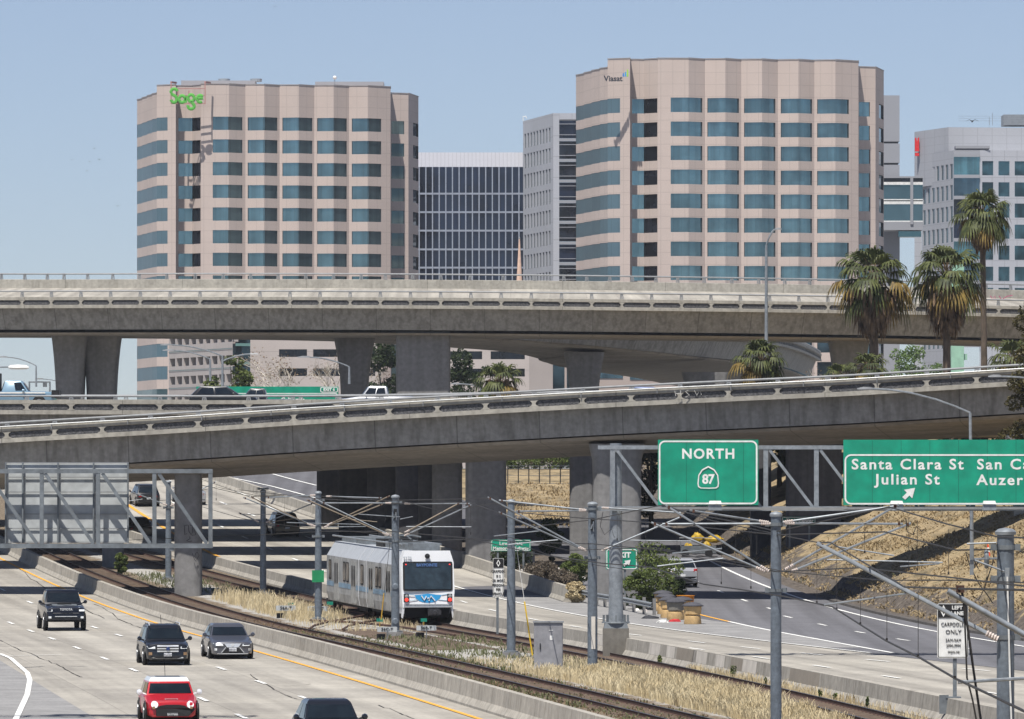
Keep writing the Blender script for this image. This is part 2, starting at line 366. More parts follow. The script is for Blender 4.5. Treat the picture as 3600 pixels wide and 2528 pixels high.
ca = o.data.color_attributes.new("dirt", 'FLOAT_COLOR', 'POINT')
for i, v in enumerate(drt): ca.data[i].color = (v, v, v, 1)
# ---------------------------------------------------------------- road markings
def mark_line(name, f, d0, d1, w, mat, dz=.022, off=0):
    return strip(name, lambda d: f(d)+off-w/2, lambda d: f(d)+off+w/2, d0, d1, mat, dz, step=2)
mark_line("yellow_edge_line", L_yel, 150, 430, .19, m_yellow)
mark_line("white_edge_line", R_edge, 262, 372, .18, m_white, dz=.03, off=.1)
mark_line("gore_edge_line", X_gore, 262, 312, .22, m_white, dz=.03)
mark_line("gore_yellow_line", X_gore, 312, 330, .2, m_yellow, dz=.03)
mark_line("ramp_edge_line", X_rw, 262, 400, .2, m_white, dz=.03)
ylr = line([(453,1778),(561,1847),(720,1935)], 1)
mark_line("northbound_yellow_line", ylr, 405, 490, .3, m_yellow, dz=.03)
mb = MB()
def dash(f, d, ln=3.6, w=.17):
    for a in (0, ln/2): mb.q(*[(f(x)+s*w/2, x, gz(x)+.028) for x, s in ((d+a, -1), (d+a, 1), (d+a+ln/2, 1), (d+a+ln/2, -1))])
L1f = lambda d: L_yel(d)-7.55; L2f = lambda d: L_yel(d)-3.85
for d in (310.1,297.1,284.2,269.7,254.9,240.4,225.6,210.2,195.8,181,325,340,355,370): dash(L1f, d-2)
for d in (341.9,318,303,289.9,275,258,242.2,226.8,211.3,197,182,360): dash(L2f, d-2)
for d in (355,342.3,329.6,316,303.7,290.5,278.5,269.5,260.5,251.8,240.5,226,211,196): dash(Qd, d-1.5, 3)
for d in (305,291,279,268,255.5,244.3,232.1,215.3,200): dash(Pd, d-1.5, 3)
Rm = lambda d: (X_rw(d)+max(X_gore(d), R_edge(d)+3.2))/2 if d < 330 else X_rw(d)-3.6
for k in range(11): dash(Rm, 268+k*12.5, 3)
for f in (.33, .66):
    for k in range(9): dash(lambda d: ylr(d)+(R_far(d)-ylr(d))*f, 385+k*14.6, 3.5, .2)
o = mb.build("lane_dashes", m_white); tag(o, kind='structure')
wl = [G(0,2300), G(38,2316), G(96,2367), G(105,2393), G(96,2444), G(57,2528)]
mb = MB()
pts = [Vector((-30, 272, 0)), Vector((-24.5, 266, 0))]+wl+[wl[-1]+(wl[-1]-wl[-2])*2]
for a, b_ in zip(pts, pts[1:]):
    dv = (b_-a); n = Vector((abs(dv.y), -dv.x, 0)).normalized()*.1
    mb.q(a-n+Vector((0,0,.03)), a+n+Vector((0,0,.03)), b_+n+Vector((0,0,.03)), b_-n+Vector((0,0,.03)))
a = G(0,2308); c = G(217,2303); mb.q(a+Vector((0,-.1,.026)), c+Vector((0,-.1,.026)), c+Vector((0,.1,.026)), a+Vector((0,.1,.026)))
o = mb.build("ramp_merge_line", m_white); tag(o, kind='structure')
for nm, pts in (("far_ramp_line", [(770,1672),(860,1690),(960,1712),(1110,1752)]), ("far_ramp_line", [(960,1668),(1040,1690),(1113,1708)]), ("far_ramp_line", [(640,1668),(760,1700),(900,1755),(980,1800)])):
    mb = MB(); q = [G(*p) for p in pts]
    for a, b_ in zip(q, q[1:]): mb.q(a+Vector((-.12,0,.04)), a+Vector((.12,0,.04)), b_+Vector((.12,0,.04)), b_+Vector((-.12,0,.04)))
    tag(mb.build(nm, m_white), kind='structure')
# tar cracks in the left road
crack = MB(); cr = random.Random(3)
for x0, y0, n_, sx, sy in ((60,1995,20,16,8.2), (330,2125,16,14,8.5), (0,2252,26,13,6.0), (380,2326,8,30,-1), (880,2372,20,16,6.5), (650,2350,10,18,-1), (1000,2415,5,30,-2), (1330,2480,8,16,6)):
    x, y = x0, y0; pr = G(x, y)
    for k in range(n_):
        x += sx*cr.uniform(.5, 1.4); y += sy*cr.uniform(.3, 1.6); c = G(x, y); dv = (c-pr).normalized(); nn = Vector((-dv.y, dv.x, 0))*cr.uniform(.01, .028); z = Vector((0,0,.02))
        crack.q(pr-nn+z, pr+nn+z, c+nn+z, c-nn+z); pr = c
tag(crack.build("road_cracks", M("tar", srgb(58,55,52), .9)), kind='structure')
# ---------------------------------------------------------------- concrete barriers
def barrier(name, label, f, d0, d1, h=.81, step=3, flip=False, top=.16, mat=None):
    prof = [(-.30, -.05), (-.30, .08), (-.16, .30), (-.10, h), (-.10+top+.1, h), (.16, .30), (.30, .08), (.30, -.05)]
    ds = frange(d0, d1, step)+[d1]; mb = MB(); u = 0; prev = None
    for d in ds:
        dx = (f(d+1)-f(d-1))/2; n = Vector((1, -dx, 0)).normalized()
        ring = [Vector((f(d), d, gz(d)))+n*s+Vector((0,0,hh)) for s, hh in prof]
        if prev:
            for k in range(len(prof)-1):
                mb.q(prev[k], prev[k+1], ring[k+1], ring[k], uv=[(u, k*.2), (u, k*.2+.2), (u+step, k*.2+.2), (u+step, k*.2)])
            u += step
        else: mb.q(*ring)
        prev = ring
    mb.q(*prev[::-1])
    o = mb.build(name, mat or m_barrier); return tag(o, label, "barrier")
barrier("concrete_barrier", "long low concrete barrier between the southbound lanes and the rail tracks", lambda d: L_base(d)+.3, 140, 490, .84)
bR = thing("concrete_barrier", "patched concrete barrier between the rail tracks and the northbound lanes", "barrier", (0,0,0))
o = barrier("wall_body", None, lambda d: R_base(d)+.3, 140, 430, .80); o.parent = bR; del o["category"]
m_patch = M("barrier_patch", srgb(206,200,190), .85, var=.12, scale=1.5, streak=.2); m_patch2 = M("barrier_patch_grey", srgb(146,138,126), .85, var=.12, scale=1.5)
for k, (d, ln, mt) in enumerate(((249,2.6,m_patch),(245.5,1.9,m_patch),(241,4,m_patch2),(238,2.4,m_patch),(234,2,m_patch),(230,2.6,m_patch2),(227,3,m_patch),(222,2,m_patch),(214,6,m_patch2),(262,3,m_patch))):
    mb = MB(); f = lambda d: R_base(d)+.3
    for a in (d, d+ln/2):
        q = []
        for e, (s, hh) in ((a, (-.163, .31)), (a+ln/2, (-.163, .31)), (a+ln/2, (-.104, .78)), (a, (-.104, .78))): q.append((f(e)+s, e, gz(e)+hh))
        mb.q(*q)
    mb.build("paint_patch", mt, bR)
barrier("concrete_barrier", "grey concrete barrier beyond the northbound lanes, ending at the grassy gore", lambda d: R_far(d), 342, 512, .92)
# kerb along the exit ramp
mb = MB(); ds = frange(262, 345, 3); prev = None
for d in ds:
    x = X_hill(d); ring = [Vector((x-.12, d, gz(d)-.02)), Vector((x-.1, d, gz(d)+.14)), Vector((x+.25, d, gz(d)+.16)), Vector((x+.6, d, gz(d)-.02))]
    if prev:
        for k in range(3): mb.q(prev[k], prev[k+1], ring[k+1], ring[k])
    prev = ring
tag(mb.build("kerb", M("kerb_asphalt", srgb(84,80,76), .9, var=.3)), kind='structure')
# ---------------------------------------------------------------- rail tracks
def track(label, f0, d0, d1, off):
    T = thing("railway_track", label, "track", (0,0,0))
    for s in (0, 1.435):
        mb = MB(); prev = None
        for d in frange(d0, d1, 4):
            x = f0(d)+off+s; z = gz(d)
            ring = [(x-.07,d,z),(x-.07,d,z+.03),(x-.03,d,z+.05),(x-.03,d,z+.13),(x-.045,d,z+.17),(x+.045,d,z+.17),(x+.03,d,z+.13),(x+.03,d,z+.05),(x+.07,d,z+.03),(x+.07,d,z)]
            if prev:
                for k in range(9): mb.mi = 1 if k == 4 else 0; mb.q(prev[k], prev[k+1], ring[k+1], ring[k])
            prev = ring
        mb.build("rail", [m_rust, m_railtop], T)
    mb = MB()
    for d in frange(d0, d1, .75):
        dx = f0(d+1)-f0(d); mb.box((f0(d)+off+.72, d, gz(d)-.03), (2.3, .22, .12), rz=-math.atan(dx))
    tag(mb.build("sleeper", m_tie, T), kind='stuff')
    return T
track("rusty near rail track curving beside the long low barrier", T1, 140, 440, 0)
track("rusty rail track carrying the white tram", T2, 140, 440, -1.435)
X = thing("rail_crossover", "rusty crossover rails linking the two tracks in front of the tram", "track", (0,0,0))
for pts in ([(1085,2222),(1105,2208),(1150,2196),(1220,2184),(1290,2170)], [(1205,2222),(1225,2209),(1270,2199),(1340,2186)], [(1090,2150+40),(1250,2197),(1400,2212),(1600,2243)]):
    mb = MB(); mb.tube([G(*p)+Vector((0,0,.13)) for p in pts], .06, 6); mb.build("rail", m_rust, X)
mb = MB()
for d in frange(268, 300, .9): mb.box(((T1(d)+T2(d))/2, d, gz(d)-.02), (3.2, .22, .1), rz=.13)
tag(mb.build("sleeper", m_tie, X), kind='stuff')
# ---------------------------------------------------------------- overpasses
def sample_path(px, step=3.0):                      # px: (x, y of deck edge, depth) -> evenly spaced points, smooth
    xs_ = [P(*p) for p in px]; n = len(xs_); out = []
    fx = lambda t: sum(0 for _ in ())
    dense = []
    for i in range(n-1):
        p0 = xs_[max(i-1, 0)]; p1 = xs_[i]; p2 = xs_[i+1]; p3 = xs_[min(i+2, n-1)]
        for k in range(24):
            t = k/24; dense.append(.5*((2*p1)+(p2-p0)*t+(2*p0-5*p1+4*p2-p3)*t*t+(3*p1-p0-3*p2+p3)*t**3))
    dense.append(xs_[-1]); acc = 0; out = [dense[0]]
    for a, b_ in zip(dense, dense[1:]):
        acc += (b_-a).length
        if acc >= step: out.append(b_); acc = 0
    return out
def frames(path):
    fr = []
    for i, p in enumerate(path):
        t = (path[min(i+1, len(path)-1)]-path[max(i-1, 0)]); t.z = 0; t.normalize(); fr.append((p, t, Vector((-t.y, t.x, 0))))
    return fr
def sweep(fr, prof, closed=False, caps=False, bank=None, uvs=(1, 1)):
    mb = MB(); prev = None; u = 0; pp = None
    hs_ = [0]
    for a, b_ in zip(prof, prof[1:]): hs_.append(hs_[-1]+math.hypot(a[0]-b_[0], a[1]-b_[1]))
    for i, (p, t, n) in enumerate(fr):
        bk = bank(i/(len(fr)-1)) if bank else 0
        ring = [p+n*s+Vector((0,0,h+bk*s)) for s, h in prof]
        if prev:
            du = (p-pp).length; m_ = len(prof)
            for k in range(m_ if closed else m_-1):
                k2 = (k+1) % m_; v0, v1 = hs_[k], (hs_[k2] if k2 else hs_[k]+.3)
                mb.q(prev[k], prev[k2], ring[k2], ring[k], uv=[(u, v0), (u, v1), (u+du, v1), (u+du, v0)])
            u += du
        elif caps: mb.q(*ring[::-1])
        prev = ring; pp = p
    if caps: mb.q(*prev)
    return mb
def overpass(name, label, px, width, web_h, web_in, soff_in, bank, post_sp, hsc=1.0, rail_h=1.08, far=True, near=True, conduit=False, mats=None, far_bank_h=.0, soffit_drop=None, far_post=None, deck_mat=None, parapet_gap=None):
    T = thing(name, label, "overpass", (0,0,0)); fr = frames(sample_path(px, 2.0)); bk = bank if callable(bank) else (lambda t: bank)
    cl = .82*hsc
    gm, sm, pm, am = mats or (m_girder, m_soffit, m_parapet, m_aggregate)
    sb_ = soffit_drop if soffit_drop else bk
    # girder: webs, soffit
    wb = sweep(fr, [(.75, .02), (.78, -.16), (web_in, -web_h)], bank=bk); wb.build("girder", gm, T, smooth=30)
    sf = sweep(fr, [(web_in, -web_h), (web_in+.18, -web_h-.16), (width-soff_in, -web_h-.16), (width-.8, -.1)], bank=sb_); sf.build("soffit", sm, T, smooth=30)
    dk = sweep(fr, [(.05, -.03), (.05, .0), (.25, .12), (width-.25, .12), (width-.05, 0), (width-.05, -.03), (width-.8, -.12), (.75, -.02)], closed=True, bank=bk); dk.build("deck", deck_mat or m_conc_road, T)
    ledge = .55*hsc; lo = .15*hsc
    def parapet(s0, sg, nm):                        # sg=+1: outer face towards the camera
        pf = [(0, -.10), (0, lo), (.09, lo+.01), (.09, ledge), (.0, ledge+.03), (0, cl), (.30, cl), (.34, .12)]
        pf = [(s0+sg*s, h) for s, h in pf]
        par = sweep(fr, pf, bank=bk)
        ag = sweep(fr, [(s0+sg*.085, lo+.012), (s0+sg*.085, ledge-.002)], bank=bk).build("aggregate_panel", am, T)
        # ribs, rail and its posts at an even spacing
        L = [0]
        for a, b_ in zip(fr, fr[1:]): L.append(L[-1]+(a[0]-b_[0]).length)
        ribs = par; k = 0; dd = post_sp*.37; pm_ = None; rail = []
        i = 0
        while dd < L[-1]:
            while L[i+1] < dd: i += 1
            q = (dd-L[i])/max(1e-6, L[i+1]-L[i]); p = fr[i][0].lerp(fr[i+1][0], q); t, n = fr[i][1], fr[i][2]; bb = bk(dd/L[-1])
            base = p+n*(s0)+Vector((0,0,bb*s0)); th = math.atan2(t.y, t.x)
            st = len(ribs.v); hh = ledge-lo; w1 = .30*post_sp/2.8; w0 = .10*post_sp/2.8
            poly = [(-w1, 0), (w1, 0), (w0*1.4, hh*.22), (w0, hh*.5), (w0*1.4, hh*.72), (w1, hh), (-w1, hh), (-w0*1.4, hh*.72), (-w0, hh*.5), (-w0*1.4, hh*.22)]
            ribs.prism(poly, .088, (0, 0, lo+.01)); 
            mtx = Matrix.Translation(base) @ Matrix.Rotation(th, 4, 'Z')
            if sg < 0: mtx = mtx @ Matrix.Diagonal((1, -1, 1, 1))
            sl_ = (fr[i+1][0].z-fr[i][0].z)/max(.01, (fr[i+1][0]-fr[i][0]).xy.length)
            sh = Matrix.Identity(4); sh[2][0] = sl_
            ribs.xf(mtx @ sh, st)
            if pm_ is None:
                pb = MB(); w = .16*hsc
                pb.prism([(-w, 0), (-w*.45, 0), (-w*.35, (rail_h-cl)*.55), (w*.35, (rail_h-cl)*.55), (w*.45, 0), (w, 0), (w*.7, rail_h-cl), (-w*.7, rail_h-cl)], .06, (0, .12, 0)); pb.box((0, .2, (rail_h-cl)/2), (.05, .14, rail_h-cl))
                pobj = pb.build("rail_post", m_alu, T); pm_ = pobj.data
            else:
                pobj = bpy.data.objects.new("rail_post", pm_); COL.objects.link(pobj); pobj.parent = T
            pobj.location = base+Vector((0,0,cl)); pobj.rotation_euler = (0, 0, th if sg > 0 else th+PI)
            dd += post_sp; k += 1
        par.build(nm, pm, T, smooth=30)
        rr = .066*hsc
        sweep(fr, [(s0+sg*.15+math.cos(a)*rr*.8, rail_h+math.sin(a)*rr) for a in [2*PI*j/8 for j in range(8)]], closed=True, bank=bk).build("hand_rail", m_alu, T, smooth=50)
    if near: parapet(0, 1, "parapet")
    if far: parapet(width, -1, "parapet")
    if conduit:
        mb = sweep(fr, [(-.1+math.cos(a)*.045, cl+.02+math.sin(a)*.045) for a in [2*PI*j/6 for j in range(6)]], closed=True, bank=bk)
        for i in range(3, len(fr), 2): p, t_, n = fr[i]; mb.box(p+n*(-.06)+Vector((0,0,cl-.1)), (.05, .1, .34))
        mb.build("conduit", m_alu, T, smooth=60)
    return T, fr
def column(name, label, x0, x1, ytop, d, depth, zbot, flare=None, mat=None, n=4, group=None, rnd_=.35, rot=0.):
    """pier seen between x0 and x1 at depth d; flare = (extra half width at the top, height over which it widens)"""
    a, c = P(x0, 0, d).x, P(x1, 0, d).x; ztop = P(0, ytop, d).z; w = (c-a)/2; h = ztop-zbot
    T = thing(name, label, "column", ((a+c)/2, d+depth/2, zbot), rot, group); mb = MB(); rings = []
    hs_ = [0, h*.3, h*.55, h*.7, h*.8, h*.9, h] if flare else [0, h*.25, h*.5, h*.75, h]
    for z in hs_:
        e = 0
        if flare: k = max(0, (z-(h-flare[1]))/flare[1]); e = flare[0]*k*k
        ww = w+e; dp = depth/2+e*.25; r = min(rnd_, ww*.45); ring = []
        for cx_, cy_, a0 in ((ww-r, -dp+r, -PI/2), (ww-r, dp-r, 0), (-ww+r, dp-r, PI/2), (-ww+r, -dp+r, PI)):
            for j in range(4): th = a0+PI/2*j/3; ring.append((cx_+r*math.cos(th), cy_+r*math.sin(th), z))
        rings.append(ring)
    mb.loft(rings); mb.build("shaft", mat or m_column, T, smooth=35)
    return T
# near ramp bridge
ramp_px = [(-700,1600,352),(-300,1571,351),(0,1552,350),(600,1518,348.5),(1100,1485,347),(1650,1453,345),(2200,1423,343),(2700,1399,341),(3000,1385,340),(3590,1349,338),(4000,1326,337),(4500,1297,335)]
OR, frR = overpass("ramp_bridge", "near concrete ramp bridge sloping up to the right behind the green signs", ramp_px, 10.6, 1.62, 1.05, 1.6, -.03, 2.86, conduit=True, soffit_drop=lambda t: -.105)
column("bridge_pier", "tall round-edged pier with black scrawls behind the grey sign frame", 612, 706, 1668, 351.5, 2.0, gz(352)-.3, mat=m_column, rnd_=.7)
column("bridge_pier", "massive flared pier right behind the gantry post, under the near ramp", 2085, 2255, 1560, 345, 2.4, gz(346)-.3, flare=(.25, 1.5), rnd_=.5)
column("bridge_pier", "short grey pier in shade under the grey sign frame by the near track", 358, 430, 1640, 392, 1.8, gz(393)-.3, rnd_=.6)
# freeway decks in the middle distance
m_px = [(-900,1451,385),(-300,1451,385),(0,1451,385),(700,1452,385),(1300,1450,385),(1900,1440,386),(2600,1430,387),(3300,1420,388),(4200,1410,389)]
OM, frM = overpass("freeway_bridge", "low freeway bridge carrying the old truck and the black hatchback", m_px, 10.8, 1.5, 1.0, 1.6, .015, 2.86)
def shift(px, dd, dz=0): return [(CX+(x-CX)*d/(d+dd), HY-((HY-y)*d/F+dz)*F/(d+dd), d+dd) for x, y, d in px]
for dd, wd, lab in ((19, 11.5, "second freeway bridge hidden behind the low one, carrying the silver pickup"), (37, 17, "third freeway bridge in the shade beyond the second"), (57, 9.5, "last freeway bridge before the open road")):
    overpass("freeway_bridge", lab, shift(m_px, dd, -.45), wd, 1.5, 1.0, 1.6, .0, 2.86, far=False)
# upper flyover
u_px = [(-1200,1082,552),(-500,1080,545),(0,1080,541),(600,1079,539),(1200,1080,538),(1700,1083,538),(2200,1088,538),(2700,1094,540),(3200,1102,543),(3600,1112,546),(4300,1130,553)]
OU, frU = overpass("flyover", "highest flyover crossing in front of the office towers", u_px, 15.5, 2.25, 1.9, 2.2, .135, 2.72, hsc=1.1, rail_h=1.42, soffit_drop=lambda t: -.005)
# curved flyover behind
b_px = [(-900,1152,572),(0,1152,568),(700,1156,566),(1200,1163,566),(1600,1178,567),(2000,1204,569),(2300,1222,574),(2500,1228,584),(2640,1222,604),(2740,1212,632),(2800,1205,668),(2830,1202,700)]
bpts = [(-900,1075,572),(0,1075,568),(700,1080,566),(1200,1088,566),(1600,1107,567),(2000,1133,569),(2300,1160,574),(2500,1182,584),(2640,1198,605),(2740,1213,640),(2810,1232,680),(2860,1253,720),(2890,1270,760)]
OB, frB = overpass("curved_flyover", "lower flyover bending away behind the palm trees", bpts, 17.0, 1.9, 1.6, 2.0, -.03, 2.9, hsc=1.1, rail_h=1.2, soffit_drop=lambda t: -.045 if t < .35 else -.045-.075*min(1, (t-.35)/.4))
gfar = 8.0
column("bridge_pier", "left one of two dark flared piers standing side by side under the highest flyover", 196, 288, 1172, 547, 4.0, gfar-.2, flare=(.45, 7), rnd_=.5, group=None)
column("bridge_pier", "right one of two dark flared piers standing side by side under the highest flyover", 304, 402, 1172, 549, 4.0, gfar-.2, flare=(.5, 7), rnd_=.5)
column("bridge_pier", "flared pier left of the widest pier, under the lower flyover", 1198, 1292, 1185, 570, 3.0, gfar-.2, flare=(.7, 6), rnd_=.4)
column("bridge_pier", "widest straight pier under the highest flyover, behind the silver pickup", 1392, 1582, 1165, 541, 4.0, gfar-.2, rnd_=.25)
column("bridge_pier", "flared pier right of the palm peeking over the low bridge", 2004, 2104, 1238, 573, 3.0, gfar-.2, flare=(.6, 5), rnd_=.4)
column("bridge_pier", "short wide pier under the bend of the lower flyover", 2420, 2545, 1308, 585, 3.0, gfar-.2, flare=(.6, 4), rnd_=.4)
column("bridge_pier", "broad flared pier behind the shaggy palm on the right", 2936, 3040, 1178, 548, 4.0, gfar-.2, flare=(.55, 6), rnd_=.5)
# piers of the freeway decks
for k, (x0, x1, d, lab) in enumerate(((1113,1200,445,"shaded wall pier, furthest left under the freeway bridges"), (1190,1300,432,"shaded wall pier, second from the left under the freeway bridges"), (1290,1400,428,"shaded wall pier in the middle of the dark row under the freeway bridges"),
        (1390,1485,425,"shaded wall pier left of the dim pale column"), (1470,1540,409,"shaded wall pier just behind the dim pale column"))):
    column("bridge_pier", lab, x0, x1, 1500, d, 2.0, gz(d)-.3, rnd_=.25, mat=m_shade_conc)
mb = MB(); a, c = P(1116,0,447), P(1545,0,447); mb.box(((a.x+c.x)/2, 447, 8), (c.x-a.x, .6, 10)); tag(mb.build("abutment_wall", m_shade_conc), "long dark abutment wall closing the row of shaded wall piers", "wall")
column("bridge_pier", "dim pale round column right of the dark row of piers", 1518, 1624, 1500, 408, 2.1, gz(409)-.3, rnd_=.9)
column("bridge_pier", "stout pale column left of the golden grass patch", 1636, 1780, 1500, 389, 2.6, gz(390)-.3, rnd_=.55)
column("bridge_pier", "blue grey column right of the golden grass patch", 2003, 2090, 1500, 407, 2.2, gz(408)-.3, rnd_=.5)
column("bridge_pier", "dark block pier seen through the right sign frame", 2768, 2960, 1480, 392, 2.6, 2, rnd_=.2, mat=m_shade_conc)
column("bridge_pier", "dark pier between the two green gantry signs", 2640, 2712, 1480, 400, 2.0, 2, rnd_=.2, mat=m_shade_conc)
column("bridge_pier", "squat pier at the top of the grassy bank by the tallest catenary pole", 3545, 3680, 1440, 372, 2.6, 4, rnd_=.3)
# kerb wall below the stout columns
mb = MB(); a, c = P(1540,1960,392), P(1880,1975,392)
mb.box(((a.x+c.x)/2, 391, 2.0), (c.x-a.x, 1.0, 1.3)); tag(mb.build("retaining_wall", m_column), "low shaded concrete wall at the foot of the stout pale column", "wall")
# ---------------------------------------------------------------- buildings
m_granite = M("pink_granite", srgb(190,175,166), .8, var=.06, scale=.12, fine=0, uvlines=(1.95, 1.95, .035, .22))
m_granite2 = M("grey_panel", srgb(172,174,179), .75, var=.06, scale=.1, uvlines=(2.4, 2.0, .04, .25))
m_panel_lt = M("pale_panel", srgb(176,178,184), .7, var=.05, scale=.1, uvlines=(2.4, 3.9, .05, .3))
m_beige = M("beige_panel", srgb(182,172,166), .8, var=.07, scale=.15, uvlines=(0, 3.2, .04, .25))
m_annex = M("garage_panel", srgb(176,168,163), .8, var=.07, scale=.15, uvlines=(3.2, 0, .04, .2))
def glass(name, col, rough=.06, metal=.85, var=.35, scale=.09, uvlines=(1.35, 0, .03, .35), spec=.5, slabs=(1.35, 3.9)):
    return M(name, col, rough, metal, var, scale, uvlines=uvlines, spec=spec, contrast=(.42, .58), slabs=slabs)
m_glass_teal = glass("teal_glass", srgb(120,150,158), var=.2)
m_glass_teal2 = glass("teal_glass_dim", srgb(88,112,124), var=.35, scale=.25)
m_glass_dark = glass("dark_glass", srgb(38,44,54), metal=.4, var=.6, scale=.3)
m_glass_navy = glass("navy_glass", srgb(40,50,70), metal=.5, var=.35, scale=.12, uvlines=None)
m_glass_grn = glass("green_glass", srgb(110,150,156), var=.3, scale=.15)
m_reveal = M("window_reveal", srgb(60,64,68), .8)
def wall_mb(segs, zt_, z0, winrows, hole):
    """segs: list of ((x,y),(x,y), win or None, key, ztop); returns wall mesh and glass pieces {(key,row): MB}"""
    wall = MB(); gl = {}; u = 0
    for A, B, win, key, zt in segs:
        A = Vector((*A, 0)); B = Vector((*B, 0)); Ln = (B-A).length; dr = (B-A)/max(1e-6, Ln); nr = Vector((dr.y, -dr.x, 0))
        def rect(a, b_, za, zb, mb=wall, inset=0., mi=0):
            mb.mi = mi; p = [A+dr*(Ln*a)-nr*inset, A+dr*(Ln*b_)-nr*inset]
            mb.q(p[0]+Vector((0,0,za)), p[1]+Vector((0,0,za)), p[1]+Vector((0,0,zb)), p[0]+Vector((0,0,zb)), uv=[(u+Ln*a, za), (u+Ln*b_, za), (u+Ln*b_, zb), (u+Ln*a, zb)])
        if not win: rect(0, 1, z0, zt)
        else:
            a, b_ = win
            if a > .001: rect(0, a, z0, zt)
            if b_ < .999: rect(b_, 1, z0, zt)
            z = zt
            for r, (wt, wb) in enumerate(winrows):
                rect(a, b_, wt, z); z = wb
                g = gl.setdefault((key, r), MB()); rect(a, b_, wb, wt, g, .03 if key == 'left' else .22)
                for aa, sgn in ((a, 1), (b_, -1)):
                    if (aa > .001 and sgn == 1) or (aa < .999 and sgn == -1):
                        p0 = A+dr*(Ln*aa); p1 = p0-nr*.22
                        wall.mi = 1; wall.q(p0+Vector((0,0,wb)), p1+Vector((0,0,wb)), p1+Vector((0,0,wt)), p0+Vector((0,0,wt)))
                p0 = A+dr*(Ln*a); p1 = A+dr*(Ln*b_); wall.mi = 1
                for zz in (wt, wb): wall.q(p0+Vector((0,0,zz)), p1+Vector((0,0,zz)), p1-nr*.22+Vector((0,0,zz)), p0-nr*.22+Vector((0,0,zz)))
            rect(a, b_, z0, z)
        u += Ln
    return wall, gl
def tower(label, d0, verts, first_top, pitch, wh, rows, roofs, gmats, wallmat=m_granite, z0=6., back=40, hidden=0):
    """verts: (x px, extra depth, window (from px, to px) of the facet that starts here or None, key)"""
    T = thing("office_tower", label, "office tower", (0,0,0)); segs = []
    px = lambda x, e: ((x-CX)*(d0+e)/F, d0+e)
    zr = lambda y, e: CZ-(y-HY)*(d0+e)/F
    for i in range(len(verts)-1):
        x, e, win, key, ry = verts[i]; x2, e2 = verts[i+1][:2]
        w = None
        if win: w = ((win[0]-x)/(x2-x), (win[1]-x)/(x2-x))
        segs.append((px(x, e), px(x2, e2), w, key, roofs[ry]))
    xa, ea = verts[0][:2]; xb, eb = verts[-1][:2]; A = px(xa, ea); B = px(xb, eb)
    top = max(roofs)
    segs.append((B, (B[0]-3, d0+back), None, None, roofs[-1])); segs.append(((B[0]-3, d0+back), (A[0]+3, d0+back), None, None, top)); segs.append(((A[0]+3, d0+back), A, None, None, roofs[0]))
    wr = [(first_top-pitch*k, first_top-pitch*k-wh) for k in range(rows)]
    wall, gl = wall_mb(segs, None, z0, wr, None)
    for zt_ in sorted(set(roofs)): pass
    rp = [Vector((*s[0], min(roofs)-.3)) for s in segs]; wall.mi = 0; wall.q(*rp)
    wall.build("wall", [wallmat, m_reveal], T)
    hid = MB()
    for (key, r), g in sorted(gl.items(), key=lambda a: str(a)):
        mts = gmats.get(key, gmats[None]); mt = mts[r if r < len(mts) else -1] if isinstance(mts, list) else mts
        if r in (8, 9, 12):
            for f_, vv in ((f_, [g.v[i] for i in f_]) for f_ in g.f): hid.q(*vv)
        else: g.build("window", mt, T, weld=.16)
    tag(hid.build("window", gmats[None][0], T), kind='stuff')
    cop = MB()
    for (A, B, w, k, zt) in segs:
        a, b_ = Vector((*A, zt)), Vector((*B, zt)); 
        if (b_-a).length > .05: cop.tube([a+Vector((0,0,.1)), b_+Vector((0,0,.05))], .1, 4)
    cop.build("roof_coping", M("coping", srgb(150,144,142), .6), T)
    return T
def zz(y, d): return CZ-(y-HY)*d/F
gT, gT2, gD = m_glass_teal, m_glass_teal2, m_glass_dark
# left tower
d0 = 1028
v = [(482,24,(482,499),'left',0),(499,20.4,(499,499.2),'left',0),(499.2,18.6,(499.2,517),'left',0),(517,14.5,(517,517.2),'left',0),(517.2,12.8,(517.2,534),'left',0),(534,9,(534,534.2),'left',0),(534.2,7.4,(534.2,551),'left',0),(551,4.6,(551,551.2),'left',0),(551.2,2.8,(551.2,589),'left',1),
     (618,0,None,None,1),(618.2,3.2,None,None,1),(627,3.3,(627,676),'recess',1),(676,3.3,(676,705),'inner',1),(706,1.2,None,None,2),(706.2,-.4,(748,804),'bay one',2)]
ridges, vals = [805,929,1050,1173,1294], [862,983,1105,1227,1373]
e = 0.0
for k in range(5):
    e0 = .5+k*1.2
    v[-1] = (v[-1][0], v[-1][1], (([748,871,993,1115,1237][k]), ridges[k]), 'bay %d' % k, 2) if k == 0 else v[-1]
    v.append((ridges[k], e0-1.15, (ridges[k], [852,975,1098,1219,1340][k]), 'bay %d' % k, 2))
    if k < 4: v.append((vals[k], e0+.85, ([748,871,993,1115,1237][k+1], ridges[k+1]), 'bay %d' % (k+1), 2))
v.append((1373, 6.8, None, None, 2)); v.append((1373.2, 12, (1376,1421), 'right', 3)); v.append((1436, 12.9, (1452,1471), 'side', 3)); v.append((1471, 22, None, None, 3))
z_w1 = zz(411, d0)
low = [gT, gT, gT2, gT2, gT2, gT2]
gm = {None: [gT]*8+[gT2], 'inner': gD, 'side': gT2, 'right': gT, 'left': M('teal_glass_soft', srgb(98,124,134), .38, .45, .12, .1, uvlines=(1.35, 0, .03, .3)), 'recess': gT}  # inner and side panes: shade put into darker glass
TS = tower("pinkish zigzag office tower on the left with a green sign on its top corner", d0, v, z_w1, 3.9, 2.28, 13, [zz(322,d0), zz(306,d0)+.4, zz(297,d0), zz(313,d0)], gm)
